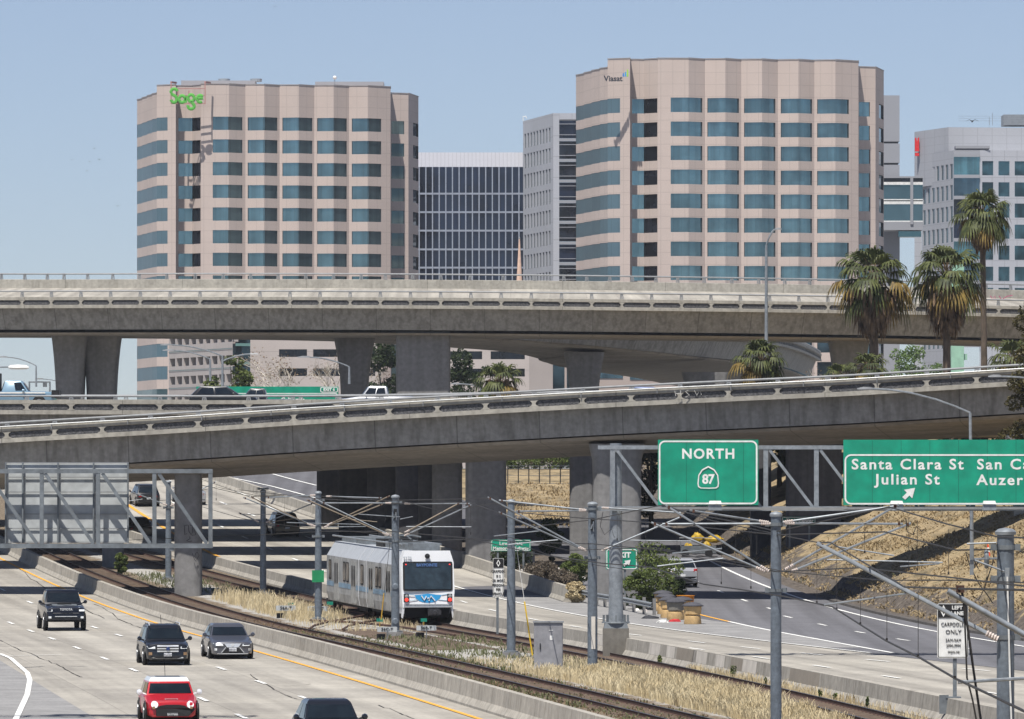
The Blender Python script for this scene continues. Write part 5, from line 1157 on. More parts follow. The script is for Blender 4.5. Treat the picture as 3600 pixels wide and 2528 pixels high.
arms("c", 840, 1690, 2.551, [(780,140,1280,155,t_),(760,420,1290,210,t_,'t'),(790,400,1355,135,t_,'t'),(690,410,40,150,t_),(660,405,110,145,t_,'t'),(690,130,245,152,t_),(430,375,1090,392,s_),(800,415,1140,410,s_),(960,340,1240,370,s_,'t')])
arms("b", 840, 1690, 2.551, [(240,375,670,200,t_),(185,370,0,288,t_),(10,300,370,302,s_),(250,375,490,340,s_,'t'),(240,150,690,130,t_)])
arms("a", 0, 1600, 2.87, [(1690,505,1300,360,t_),(1720,515,1760,500,t_),(1720,515,2180,268,t_),(1440,445,1300,465,s_)])
arms("f", 1600, 1700, 1.947, [(900,460,222,92,t_),(890,458,298,195,t_),(900,182,300,115,t_),(900,185,415,190,t_),(265,360,590,322,s_),(365,418,705,385,s_),(1000,460,1560,222,t_),(1000,165,1545,200,t_),(1195,388,1640,395,s_)])
arms("g", 1740, 1730, 2.296, [(2210,640,1375,105,t_),(2180,640,1260,245,t_),(2210,245,1570,148,t_),(2225,255,1350,258,t_),(1430,495,1830,455,s_),(1310,598,1840,535,s_)])
arms("g", 2500, 1700, 1.947, [(500,590,1282,142,t_),(525,610,1365,270,t_),(490,265,1280,152,t_),(500,272,1310,276,t_),(850,430,1250,493,s_),(790,520,1582,540,s_),(1290,568,1560,548,s_)])
arms("h", 2500, 1700, 1.947, [(1960,1065,720,408,.05),(1950,405,1745,412,.02),(770,830,1330,752,s_),(2000,600,1800,525,s_)])
# the next bracket, carried by a pole outside the view on the right
pI = thing("catenary_bracket", "nearest long pole bracket reaching in from the right edge with its drop cables", "bracket", P(3560, 2250, 97)); L0 = pI.location
def pi(x, y): return P(2500+x/1.947, 1700+y/1.947, 97)-L0
mb = MB(); mb.tube([pi(2330,1140), pi(1620,735)], .052, 8); mb.build("bracket_tube", m_galv, pI, smooth=60); mb = MB(); mb.tube([pi(1690,1360), pi(2330,1322)], .028, 6); mb.build("steady_tube", m_galv, pI)
mb = MB(); mb.tube([pi(1712,700), pi(1760,1010), pi(1800,1300), pi(1850,1640)], .022, 5); mb.tube([pi(1735,900), pi(1752,1330), pi(1790,1480), pi(1820,1640)], .016, 5); mb.build("drop_cable", m_wire, pI); mb = MB(); mb.box(pi(1705,722), (.13,.1,.12)); mb.build("clamp", m_rust, pI)
m_tie_pt = .008
def wire(label, pts, r=.014, sag=True):
    r *= 1.35
    q = [P(*p) for p in pts]; mb = MB(); out = []
    for i in range(len(q)-1):
        p0 = q[max(i-1,0)]; p1 = q[i]; p2 = q[i+1]; p3 = q[min(i+2, len(q)-1)]
        for k in range(6): t = k/6; out.append(p1.lerp(p2, t))
    out.append(q[-1]); mb.tube(out, r, 5); return tag(mb.build("overhead_wire", m_wire), label, "wire", "overhead wires of the tram line")
wire("main contact wire sweeping from the tram down to the lower right, below the others", [(1400,1905,290),(1660,1895,268),(1877,1946,240),(2114,1980,219),(2288,1994,205),(2473,2054,185),(2600,2072,174),(2757,2097,163),(2927,2134,151),(3026,2197,137),(3117,2254,122),(3229,2310,110),(3363,2388,97),(3500,2452,86),(3640,2520,78)], .016)
wire("contact wire of the near track, passing behind the carpool time sign", [(300,1905,372),(920,1880,350),(1130,1868,310),(1370,1868,288),(1800,1905,256),(2080,1912,238),(2330,1935,212),(2500,1970,190),(2730,2010,180),(3020,1996,150),(3340,2030,135),(3640,2065,110)], .014)
wire("carrying wire of the far track, draped between the bracket tips", [(840,1722,352),(1110,1752,311),(1380,1770,288),(1650,1766,275),(1880,1850,250),(2080,1828,239),(2330,1775,212),(2500,1830,195),(2866,1906,175),(2921,1908,150),(3180,2064,120),(3370,2070,97),(3640,2075,85)], .014)
wire("carrying wire of the near track, rising to the crossed brackets at the right", [(640,1690,372),(880,1745,350),(1160,1745,311),(1345,1760,288),(1720,1752,256),(1800,1800,252),(2050,1822,239),(2330,1840,200),(2730,1880,181),(3110,1870,150),(3360,1934,135),(3520,1932,133)], .014)
wire("feeder wire from the gantry post area down to the thick right pole", [(2350,1790,210),(2600,1838,190),(2730,1868,181),(3125,1782,150),(3320,1840,138),(3500,1886,133),(3640,1893,120)], .014)
wire("low slack wire crossing above the exit ramp", [(1750,1880,250),(2000,1935,240),(2300,1925,215),(2560,1970,190),(2760,2010,178),(3100,2040,150),(3360,2040,135),(3640,2050,120)], .011)
wire("fine wire across the scrawled pier and grey sign frame", [(440,1770,376),(620,1755,372),(840,1820,356),(930,1838,352),(1120,1860,311),(1385,1880,288)], .011)
wire("fine upper wire left of the tram", [(640,1740,376),(760,1712,372),(900,1742,352),(1110,1740,311)], .011)
wire("short slanting wire from the tram pole to the memorial sign pole", [(1390,1755,288),(1560,1800,275),(1700,1775,262),(1797,1760,257),(2083,1800,239)], .010)
wire("dark wire between the two carpool sign poles", [(1797,1905,256),(1960,1962,246),(2083,1985,239),(2200,2002,225)], .010)
drops = MB()
def droplet(x, y0, y1, d): 
    mb = MB(); mb.tube([P(x,y0,d), P(x,y1,d)], .007, 4); mb.tube([P(x,y1-8,d), P(x,y1,d)], .02, 5); tag(mb.build("dropper_wire", m_wire), None, None)
    return mb
DR = thing("dropper_wires", "row of thin vertical dropper wires hanging between the overhead wires", "wire", (0,0,0))
for x, y0, y1, d in ((2536,1876,2054,182),(2640,1880,2070,172),(2872,1918,2122,156),(2942,1946,2145,150),(3025,2005,2196,137),(3118,2050,2252,122),(3228,2075,2310,110),(3357,2350,2385,97),(2585,1830,1985,186),(2460,1820,1870,200),(2380,1840,1992,200),(2270,1812,1990,212),(2170,1815,1900,228),(1655,1770,1880,288),(3335,1860,2020,140),(3470,1890,2040,133),(3040,1850,1945,150),(2660,1850,1950,180),(3195,1820,2005,145),(3225,1830,2007,145),(1000,1748,1850,340),(1230,1760,1870,300),(700,1760,1800,372),(760,1700,1760,372),(1355,1760,1830,290)):
    mb = MB(); mb.tube([P(x,y0,d), P(x,y1,d)], .008, 4); mb.tube([P(x,y1-9,d), P(x,y1,d)], .024, 5); mb.build("dropper", m_wire, DR)
for k, (pts, d) in enumerate((([(3185,1825),(3190,1870),(3210,1880),(3222,1850),(3240,1868),(3250,1860)], 148), ([(3440,2000),(3420,1960),(3395,1940),(3410,1990),(3440,2050),(3470,2090),(3490,2120)], 134), ([(3500,1910),(3490,1980),(3460,2070),(3440,2110),(3420,2095)], 134), ([(2120,1800),(2110,1850),(2125,1880),(2150,1860),(2160,1890)], 238), ([(3330,1905),(3345,1930),(3360,1900),(3370,1925)], 140))):
    mb = MB(); mb.tube([P(x,y,d) for x, y in pts], .014, 5); mb.build("loop_cable", m_wire, DR)
PS = thing("spring_wheel", "small dark tension wheel on a bracket left of the thick right pole", "wheel", P(3468, 1966, 133)); mb = MB(); mb.lathe([(.05,-.04),(.2,-.04),(.22,0),(.2,.04),(.05,.04)], (0,0,0), 14, 'x'); mb.build("wheel", m_galv_dark, PS); mb = MB(); mb.tube([(-.35,0,0),(.3,0,.02)], .025, 5); mb.box((-.33,0,0), (.08,.1,.7)); mb.build("axle", m_galv, PS)
# ---------------------------------------------------------------- sign gantries
def letters(T, txt, x, y, d, hpx, base, name="lettering", mat=None, bold=.012, sx=1., sp=1.05, align='CENTER'):
    c = P(x, y, d)-base; return text_part(txt, name, mat or m_white, T, c, hpx*d/F/.74, bold=bold, sx=sx, spacing=sp, align=align, ext=.006)
def panel(T, x0, y0, x1, y1, d, base, mat, name="sign_panel", th=.05, r=0.):
    a, c = P(x0,y1,d)-base, P(x1,y0,d)-base; mb = MB(); pts = []
    if r:
        for cx_, cz_, a0 in ((c.x-r, a.z+r, -90), (c.x-r, c.z-r, 0), (a.x+r, c.z-r, 90), (a.x+r, a.z+r, 180)):
            for j in range(5): th_ = R(a0+22.5*j); pts.append((cx_+r*math.cos(th_), cz_+r*math.sin(th_)))
    else: pts = [(a.x,a.z),(c.x,a.z),(c.x,c.z),(a.x,c.z)]
    mb.prism(pts, th, (0, a.y, 0)); return mb.build(name, mat, T)
def border(T, x0, y0, x1, y1, d, base, w, r, mat=None, open_right=False):
    a, c = P(x0,y1,d)-base, P(x1,y0,d)-base; mb = MB(); pts = []
    for cx_, cz_, a0 in ((c.x-r, a.z+r, -90), (c.x-r, c.z-r, 0), (a.x+r, c.z-r, 90), (a.x+r, a.z+r, 180)):
        for j in range(6): th_ = R(a0+18*j); pts.append(((cx_, cz_), (math.cos(th_), math.sin(th_))))
    n = len(pts); o = [(p[0][0]+p[1][0]*r, p[0][1]+p[1][1]*r) for p in pts]; i_ = [(p[0][0]+p[1][0]*(r-w), p[0][1]+p[1][1]*(r-w)) for p in pts]
    for k in range(n): k2 = (k+1) % n; mb.q(*[(p[0], a.y-.012, p[1]) for p in (o[k], o[k2], i_[k2], i_[k])])
    return mb.build("border", mat or m_white, T)
def beam(T, pts, w, mat, name, d_=None): 
    mb = MB(); mb.tube(pts, w, 4); return mb.build(name, mat, T)
dG = 258
post = P(2165, 2205, dG); GT = thing("sign_gantry", "right sign gantry, a thick grey post on a plinth carrying a long truss", "gantry", (post.x, dG, 0))
B0 = GT.location.copy()
def gp(x, y, dd=0): return P(x, y, dG+dd)-B0
mb = MB(); mb.lathe([(.36,1.45),(.31,2.0),(.29,4.2),(.27,6.4),(.25,9.2)], (0,0,0), 20); mb.build("post", m_galv, GT, smooth=50)
mb = MB(); mb.box((0,0,1.33), (1.05,1.05,.24), taper=.92); mb.lathe([(.62,1.44),(.6,1.5),(.44,1.5)], (0,0,0), 16)
for k in range(8): th_ = k*PI/4; mb.box((.52*math.cos(th_), .52*math.sin(th_), 1.62), (.1,.06,.34), rz=th_)
mb.build("base_plate", m_galv_dark, GT); mb = MB(); mb.box((0,0,.6), (1.12,1.12,1.24)); mb.build("plinth", m_barrier, GT)
for y0, y1, nm in ((1566,1580,"top_chord"), (1780,1796,"bottom_chord")):
    for dd in (-.45, .45):
        mb = MB(); a, c = gp(2102,y0,dd), gp(3760,y1,dd); mb.box(((a.x+c.x)/2, a.y, (a.z+c.z)/2), (c.x-a.x, .16, a.z-c.z)); mb.build(nm, m_galv, GT)
mb = MB(); a, c = gp(2115,1783,-1.2), gp(3760,1794,-1.2)
for k in range(4): mb.box(((a.x+c.x)/2, a.y+.12*k, a.z-.02-.03*k), (c.x-a.x, .05, .03))
mb.build("walkway_grating", m_alu, GT)
for k, x in enumerate((2154, 2330, 2510, 2692, 2870, 3060, 3240, 3420, 3600)):
    for dd in (-.45, .45):
        a, c = gp(x,1580,dd), gp(x,1784,dd); mb = MB(); mb.box((a.x, a.y, (a.z+c.z)/2), (.2,.12,a.z-c.z)); mb.build("truss_upright", m_galv, GT)
        if k < 8 : a, c = gp(x+14,1582,dd), gp(x+165,1782,dd); mb = MB(); mb.tube([a, c], .085, 4); mb.build("truss_diagonal", m_galv, GT)
dS = dG-1.0
N8 = thing("overhead_sign", "green overhead sign reading NORTH above a route 87 shield", "road sign", P(2489, 1775, dS)); b0 = N8.location.copy()
panel(N8, 2313,1546,2666,1776, dS, b0, m_signgreen, r=.02); border(N8, 2316,1549,2663,1773, dS, b0, .07, .26)
letters(N8, "NORTH", 2490, 1597, dS, 36, b0, bold=.016, sp=1.16)
sh = [(2452,1700),(2455,1670),(2468,1650),(2490,1638),(2512,1650),(2525,1670),(2528,1700),(2526,1712),(2518,1717),(2490,1718),(2462,1717),(2454,1712)]
mb = MB(); q = [P(x,y,dS-.03)-b0 for x, y in sh]; cc = sum(q, Vector())/len(q)
for k in range(len(q)): a, c = q[k], q[(k+1) % len(q)]; mb.q(a, c, c+(cc-c)*.11, a+(cc-a)*.11)
mb.build("route_shield", m_white, N8); letters(N8, "87", 2490, 1686, dS, 34, b0, bold=.018, sx=.95, sp=.95)
N9 = thing("overhead_sign", "wide green overhead sign for Santa Clara and Julian streets with a slanted arrow", "road sign", P(3300, 1775, dS)); b0 = N9.location.copy()
panel(N9, 2965,1546,3780,1776, dS, b0, m_signgreen, r=.02); border(N9, 2969,1597,3776,1774, dS, b0, .07, .28)
letters(N9, "Santa Clara St", 3190, 1634, dS, 38, b0, bold=.013, sp=1.2, sx=1.1); letters(N9, "Julian St", 3190, 1687, dS, 38, b0, bold=.013, sp=1.2, sx=1.1)
letters(N9, "San Carlos St", 3434, 1634, dS, 38, b0, bold=.013, sp=1.2, sx=1.1, align='LEFT'); letters(N9, "Auzerais Ave", 3434, 1689, dS, 38, b0, bold=.013, sp=1.2, sx=1.1, align='LEFT')
mb = MB(); ar = [(3172,1748),(3182,1757),(3197,1742),(3207,1752),(3217,1715),(3178,1722),(3188,1732)]; mb.prism([((P(x,y,dS)-b0).x, (P(x,y,dS)-b0).z) for x, y in ar], .012, (0,-.02,0)); mb.build("arrow", m_white, N9)
m_seam = M("seam_green", srgb(0,96,76), .5)
for T, b_, xs2, y0 in ((N8, N8.location, (2413,2514,2614), 1553), (N9, N9.location, (3067,3168,3269,3370,3471,3572), 1548)):
    for x in xs2: panel(T, x-.8, y0, x+.8, 1771, dS-.004, b_, m_seam, "panel_seam", th=.003)
for k, x in enumerate((2514, 3152, 3478)):
    lp = thing("sign_light", ("white sign lamp below the NORTH sign", "white sign lamp at the slanted arrow", "white sign lamp near the right edge of the wide green sign")[k], "lamp", P(x, 1783, dS-1.1), 0, "sign lamps on the gantry walkway")
    mb = MB(); mb.box((0,0,0), (.58,.4,.26), taper=.9); mb.build("lamp_box", m_galv, lp); mb = MB(); mb.box((0,-.02,.2), (.56,.46,.14), taper=.85); mb.build("lamp_cover", m_white, lp)
# left gantry, seen from behind
dL = 193
LG = thing("sign_gantry", "left grey truss gantry seen from behind, ending at the scrawled pier", "gantry", P(740, 1910, dL)); b0 = LG.location.copy()
def lp_(x, y, dd=0): return P(x, y, dL+dd)-b0
for (y0, y1, nm) in ((1649,1664,"top_chord"), (1911,1927,"bottom_chord")):
    for dd in (-.4, .4): a, c = lp_(-500,y0,dd), lp_(748,y1,dd); mb = MB(); mb.box(((a.x+c.x)/2, a.y, (a.z+c.z)/2), (c.x-a.x, .14, a.z-c.z)); mb.build(nm, m_galv_dark, LG)
for dd in (-.4, .4):
    for x in (-255,-55, 147, 345, 543, 740): a, c = lp_(x,1664,dd), lp_(x,1911,dd); mb = MB(); mb.box((a.x, a.y, (a.z+c.z)/2), (.13,.12,a.z-c.z)); mb.build("truss_upright", m_galv_dark, LG)
    for x0, x1 in ((-45,130),(158,328),(360,528),(558,727)): mb = MB(); mb.tube([lp_(x0,1664,dd), lp_(x1,1911,dd)], .075, 4); mb.build("truss_diagonal", m_galv_dark, LG)
mb = MB()
for x in (123, 280, 450, 607, 715): a = lp_(x,1932,-.2); mb.box(a, (.14,.1,.14))
mb = MB(); [mb.box(lp_(x,1931,0), (.12,.9,.1)) for x in (607,)]; mb.build("lamp_bracket", m_galv_dark, LG)
LS = thing("overhead_sign", "plain grey ribbed back of a large overhead sign on the left gantry", "road sign", P(235, 1905, dL+1)); b0 = LS.location.copy()
m_back = M("sign_back_grey", srgb(186,190,190), .55, metal=.1, var=.1, scale=.8, fine=3)
panel(LS, 18,1626,452,1909, dL+.95, b0, m_back, th=.04)
for x in (20, 80, 204, 329, 450): a, c = P(x,1626,dL+.85)-b0, P(x,1909,dL+.85)-b0; mb = MB(); mb.box((a.x, a.y, (a.z+c.z)/2), (.05,.10,a.z-c.z)); mb.build("stiffener", m_galv_dark, LS)
for y in (1627, 1678, 1730, 1807, 1858, 1906): a, c = P(18,y,dL+.9)-b0, P(452,y,dL+.9)-b0; mb = MB(); mb.box(((a.x+c.x)/2, a.y, a.z), (c.x-a.x,.03,.03)); mb.build("panel_rib", m_alu, LS)
# ---------------------------------------------------------------- roadside signs
def ground_sign(label, x0, y0, x1, y1, d, ybase_z, mat, posts, txt, tm, bsz=.03, br=.08, name="road_sign", bmat=None, cat="road sign"):
    T = thing(name, label, cat, (P((x0+x1)/2,0,d).x, d, ybase_z)); b0 = T.location.copy()
    panel(T, x0,y0,x1,y1, d-.06, b0, mat, r=br*.9, th=.03)
    if bsz: border(T, x0+2,y0+2,x1-2,y1-2, d-.07, b0, bsz, br, mat=bmat or m_white)
    for px in posts: a = P(px,(y0+y1)/2,d)-b0; mb = MB(); mb.box((a.x, .03, (a.z+.3)/2-.1), (.12,.09,a.z+.3)); mb.build("post", m_galv_dark, T)
    for t in txt: letters(T, t[0], t[1], t[2], d-.075, t[3], b0, mat=tm, bold=0 if d < 200 else (t[4] if len(t) > 4 else .004), sx=t[5] if len(t) > 5 else 1, sp=1.05)
    return T, b0
ground_sign("small green memorial highway sign with two lines of white text behind a pole", 1726,1897,1866,1938, 372, gz(372), m_signgreen, (1750,1840), [("Lewis Platt",1796,1911,13), ("Memorial Highway",1796,1928,12,.008,.98)], m_white)
T, b0 = ground_sign("green exit 6 gore sign with a slanted arrow among the bushes", 2130,1929,2241,2003, 336, gz(336), m_signgreen, (2197,), [("EXIT",2190,1952,19,.02), ("6",2170,1984,19,.02)], m_white, .05, .12)
mb = MB(); ar = [(2204,1985),(2211,1992),(2221,1982),(2227,1988),(2233,1968),(2210,1972),(2215,1977)]; mb.prism([((P(x,y,336)-b0).x-.25, (P(x,y,336)-b0).z) for x, y in ar], .012, (0,-.1,0)); mb.build("arrow", m_white, T)
dC = 285
T, b0 = ground_sign("narrow white carpool is 2 or more persons sign with a black diamond header", 1733,1963,1771,2100, dC, gz(dC)+.3, m_white, (1749,), [(t, 1752, y, 9, .004, .85) for t, y in (("CARPOOL",2009),("IS 2",2026),("OR MORE",2042),("PERSONS",2058),("PER",2073),("VEHICLE",2088))], m_black, .02, .05, bmat=m_black)
panel(T, 1734,1964,1770,1996, dC-.08, b0, m_black, "header_panel", th=.01, r=.05)
def diamond(T, b0, x, y, w, h, d):
    mb = MB(); o = [P(x,y-h,d)-b0, P(x+w,y,d)-b0, P(x,y+h,d)-b0, P(x-w,y,d)-b0]; c = sum(o, Vector())/4; i_ = [c+(p-c)*.58 for p in o]
    for k in range(4): mb.q(o[k], o[(k+1)%4], i_[(k+1)%4], i_[k])
    mb.build("diamond", m_white, T)
diamond(T, b0, 1752, 1980, 7, 13, dC-.1)
dC = 191
T, b0 = ground_sign("white left lane carpools only sign with hours, on a post over the barrier", 3295,2122,3404,2314, dC, gz(dC)+.8, m_white, (3357,), [("CARPOOLS",3348,2196,14,.004,.8),("ONLY",3352,2222,15,.006),("5AM-9AM",3352,2251,11,.004,.85),("3PM-7PM",3352,2271,11,.004,.85),("MON-FRI",3354,2293,9,.004,.85)], m_black, .022, .06, bmat=m_black)
panel(T, 3297,2124,3402,2172, dC-.08, b0, m_black, "header_panel", th=.01, r=.05); letters(T, "LEFT", 3365, 2137, dC-.1, 13, b0, bold=.006); letters(T, "LANE", 3365, 2157, dC-.1, 13, b0, bold=.006); diamond(T, b0, 3317, 2148, 11, 21, dC-.1)
mb = MB(); c = P(3350,2470,dC)-b0; mb.box((c.x-.3,-.2,-.2), (.3,.06,.6)); mb.box((c.x,0,.02), (.5,.5,.04)); mb.build("barrier_saddle", m_galv_dark, T)
ground_sign("dark green centre sign on two rusty posts on the grassy bank", 2748,1816,2868,1847, 392, tz(18.5,392), M("dim_sign_green", srgb(14,92,76), .6), (2776,2845), [("Tech Center",2812,1831,13,.01)], m_white, .03, .06)
# small marker plates by the crossover
for txt, x, y, lab in (("56C-T",1361,2213,"small grey marker board reading 56C-T at the tram pole foot"), ("56B-T",1499,2208,"small grey marker board reading 56B-T right of the tram pole"), ("56A-T",1005,2138,"small grey marker board reading 56A-T in the dry grass"), ("56D-T",1117,2140,"small grey marker board behind the pole with the green plate")):
    g = G(x, y+36); d = g.y; T = thing("marker_board", lab, "marker sign", g, 0, "marker boards at the crossover"); b0 = g.copy()
    panel(T, x-35,y-9,x+35,y+9, d-.03, b0, m_back, "board", th=.03, r=.04); letters(T, txt, x, y, d-.05, 11, b0, mat=m_black, bold=.004, sp=1.08)
    mb = MB(); mb.box((0,0,.25), (.05,.05,.6)); mb.build("stake", m_galv_dark, T); mb = MB(); mb.box((-.3,.3,.12), (.4,.3,.3)); mb.build("switch_box", m_black, T)
for x, y, lab in ((1335,2180,"green flag marker on a yellow stake just left of the tram pole"), (1490,2180,"green marker below the tram coupler"), (1160,2121,"green marker at the rear corner of the tram"), (1024,2125,"green marker above the 56A-T board")):
    g = G(x, y+30); T = thing("track_marker", lab, "marker sign", g, 0, "green markers along the track"); b0 = g.copy(); panel(T, x-11,y-6,x+11,y+6, g.y-.03, b0, m_teal, "plate", th=.03); mb = MB(); mb.tube([(0,0,-.05),(0,0,(P(x,y,g.y)-b0).z)], .025, 5); mb.build("stake", M("stake_yellow", srgb(190,150,50), .6), T)
yp = thing("guy_wire", "yellow sleeved guy wire slanting beside the grey cabinet", "guy wire", G(1872,2310)); b0 = yp.location.copy(); mb = MB(); mb.tube([P(1872,2305,257)-b0, P(1844,2115,257)-b0], .035, 6); mb.build("yellow_sleeve", M("sleeve_yellow", srgb(230,190,40), .5), yp); mb = MB(); mb.tube([P(1844,2115,257)-b0, P(1812,1900,257)-b0], .014, 5); mb.build("wire", m_white, yp)
yp = thing("guy_wire", "tan sleeved guy wire slanting in front of the tram side", "guy wire", G(1340,2180)); b0 = yp.location.copy(); mb = MB(); mb.tube([P(1340,2180,289)-b0, P(1350,2085,289)-b0], .03, 6); mb.build("yellow_sleeve", M("sleeve_ochre", srgb(190,150,50), .5), yp); mb = MB(); mb.tube([P(1350,2085,289)-b0, P(1372,1900,289)-b0], .012, 5); mb.build("wire", m_wire, yp)
# grey cabinet
g = G(1928, 2358); d = g.y; cb = thing("equipment_cabinet", "tall grey steel equipment cabinet standing in dry grass beside the track", "cabinet", (g.x, d+.4, g.z)); m_cab = M("cabinet_grey", srgb(146,146,150), .5, metal=.1, var=.1, fine=3)
mb = MB(); mb.box((0,0,.98), (1.16,.8,1.9)); mb.build("case", m_cab, cb); mb = MB(); mb.box((0,0,1.95), (1.24,.9,.05)); mb.build("lid", m_alu, cb); mb = MB(); mb.box((.06,-.42,.95), (.98,.04,1.7)); mb.build("door", m_cab, cb)
mb = MB(); mb.box((-.33,-.46,.98), (.04,.05,.24)); mb.build("handle", m_black, cb); mb = MB(); [mb.box((.1,-.445,1.62-.06*k), (.16,.02,.025)) for k in range(1)]; mb.build("vent", m_white, cb); mb = MB(); mb.box((.12,-.445,1.32), (.12,.01,.18)); mb.build("notice", m_white, cb); mb = MB(); mb.box((0,0,-.02), (1.4,1.1,.16)); mb.build("footing", m_column, cb)
# ---------------------------------------------------------------- street lights
def street_light(label, base, top, tip, d, r=.07, head=.55, hm=None, gp=None):
    b_, t, e = P(*base, d), P(*top, d), P(*tip, d); T = thing("street_light", label, "street light", b_, 0, gp); 
    mb = MB(); mb.tube([(0,0,0), t-b_], [r*1.2, r*.8], 8); mb.build("pole", m_galv, T, smooth=60)
    v = e-t; mb = MB(); mb.tube([t-b_+Vector((v.x*k, 0, v.z*(1-(1-k)**1.9))) for k in (0,.15,.35,.6,.8,1)], r*.55, 6); mb.build("arm", m_galv, T, smooth=60)
    s = 1 if v.x > 0 else -1; mb = MB(); c = e-b_; mb.loft([[c+Vector((s*x, yy_, z)) for yy_, z in ((-w,-.03),(w,-.03),(w*.8,h),(-w*.8,h))] for x, w, h in ((-.05,.05,.05),(.1,.12,.1),(head*.6,.14,.11),(head,.05,.04))]); mb.build("lamp_head", hm or m_alu, T, smooth=40); return T
street_light("tall slim street light rising in front of the right pink tower", (2694,1350), (2694,862), (2728,806), 420, .12, .4)
street_light("street light with a long arm reaching left over the wide green sign", (3420,2165), (3411,1452), (3065,1367), 328, .11, .8)
street_light("street light with its arm behind the left garage, the taller of the pair", (739,1340), (739,1263), (612,1232), 520, .1, 1.0)
street_light("double armed street light in front of the garage glass stair", (782,1358), (782,1252), (604,1213), 470, .1, .9)
TT = bpy.data.objects[-1] if 0 else None
street_light("street light arm in front of the bare tree, left of the flared pier", (1228,1350), (1228,1290), (1090,1256), 480, .1, 1.0)
street_light("thin street light above the cab of the old flatbed truck", (127,1360), (127,1286), (25,1256), 520, .08, .7)
street_light("low street light just left of the two dark piers", (200,1350), (200,1340), (152,1333), 600, .07, .8)
street_light("street light head beside the palm peeking over the low bridge", (1690,1376), (1690,1362), (1620,1350), 480, .09, .8)
street_light("street light tip poking in from the right over the near ramp", (3680,1345), (3680,1340), (3520,1324), 320, .1, .7)
big = thing("street_light", "large white lamp head reaching in from the left edge over the old flatbed truck", "street light", P(-60, 1700, 240)); b0 = big.location.copy(); mb = MB(); mb.tube([P(-60,1700,240)-b0, P(-60,1292,240)-b0], .1, 8); mb.build("pole", m_galv, big); mb = MB(); mb.tube([P(-60,1292,240)-b0, P(40,1290,240)-b0], .03, 6); mb.build("arm", m_galv, big)
mb = MB(); c = P(30,1293,240)-b0; mb.loft([[c+Vector((x, w*math.cos(a), h*math.sin(a)*(1 if math.sin(a) > 0 else .6))) for a in [2*PI*k/10 for k in range(10)]] for x, w, h in ((0,.06,.06),(.08,.14,.11),(.4,.17,.13),(.7,.15,.11),(.82,.06,.04))]); mb.build("lamp_head", m_white, big, smooth=50)
# second arm of the double light
T2_ = [o for o in COL.objects if o.get('label', '').startswith("double armed")][0]; b0 = T2_.location.copy(); mb = MB(); a, e = P(782,1270,470)-b0, P(880,1245,470)-b0; v = e-a; mb.tube([a+Vector((v.x*k,0,v.z*(1-(1-k)**1.9))) for k in (0,.2,.5,.8,1)], .055, 6); mb.build("arm", m_galv, T2_); mb = MB(); mb.box(e+Vector((.3,0,.03)), (.7,.24,.1), taper=.7); mb.build("lamp_head", m_alu, T2_)
# long green exit sign behind the cars on the bridges
ES = thing("road_sign", "long green exit 6 sign behind the cars on the freeway bridges", "road sign", P(1000, 1420, 470)); b0 = ES.location.copy(); panel(ES, 690,1359,1190,1420, 470, b0, m_signgreen); border(ES, 1126,1360,1188,1380, 469.9, b0, .06, .15); letters(ES, "EXIT 6", 1157, 1370, 469.9, 10, b0, bold=.015); border(ES, 692,1382,1188,1432, 469.9, b0, .06, .2); letters(ES, "California", 1030, 1406, 469.9, 15, b0, bold=.02)
# railings behind: sign frame on the far bridge
SF = thing("sign_gantry", "small far sign frame to the right of the old flatbed truck", "gantry", P(150, 1420, 600)); b0 = SF.location.copy()
for x in (103, 175): mb = MB(); mb.tube([P(x,1420,600)-b0, P(x,1343,600)-b0], .09, 5); mb.build("post", m_galv, SF)
mb = MB(); mb.tube([P(100,1343,600)-b0, P(177,1343,600)-b0], .08, 5); mb.build("beam", m_galv, SF); mb = MB(); mb.box(P(158,1352,600)-b0, (.4,.3,.5)); mb.build("box", m_galv_dark, SF)
# guard rail and crash barrels at the gore
gr = thing("guard_rail", "galvanised guard rail on wooden posts leading to the yellow crash barrels", "guard rail", G(2170,2140)); b0 = gr.location.copy(); ge = [G(2040,2118), G(2110,2133), G(2200,2148), G(2295,2168)]
mb = MB(); prof = [(-.02,.45),(-.07,.52),(-.02,.59),(-.02,.62),(-.07,.69),(-.02,.76)]
for a, c in zip(ge, ge[1:]):
    for (s0, z0), (s1, z1) in zip(prof, prof[1:]): mb.q(a+Vector((s0*1.5,s0,z0))-b0, c+Vector((s0*1.5,s0,z0))-b0, c+Vector((s1*1.5,s1,z1))-b0, a+Vector((s1*1.5,s1,z1))-b0)
mb.build("beam", m_galv, gr)
for k in range(9): t = k/8*2.99; i_ = int(t); p = ge[i_].lerp(ge[i_+1], t-i_)-b0; mb = MB(); mb.box((p.x+.1, p.y+.15, .38), (.18,.2,.9)); mb.build("post", m_column, gr)
m_by = M("barrel_tan", srgb(206,172,120), .6, var=.25, scale=2.5, fine=4); m_bo = M("barrel_orange", srgb(222,140,30), .55, var=.15); m_bl = M("barrel_lid_black", srgb(70,70,76), .7, var=.25); m_bg = M("barrel_grey_band", srgb(120,116,108), .6, var=.15)
bar = None
spec_ = [(2435,2187,0),(2375,2172,1),(2400,2165,0),(2352,2165,0),(2340,2152,0),(2330,2140,0),(2410,2150,2),(2350,2132,0)]
labs = ["front tan crash barrel with a black lid, nearest the exit ramp","grey banded crash barrel left of the front one","tan crash barrel behind the front one","tan crash barrel behind the grey banded one","tan crash barrel third from the guard rail end","tan crash barrel touching the guard rail end","bright orange lidless crash barrel at the back","tallest looking black lidded crash barrel at the back left"]
pb = [(0,0),(.44,0),(.46,.05),(.42,.42),(.36,.46),(.36,.5),(.44,.54),(.47,.95),(.49,.97)]
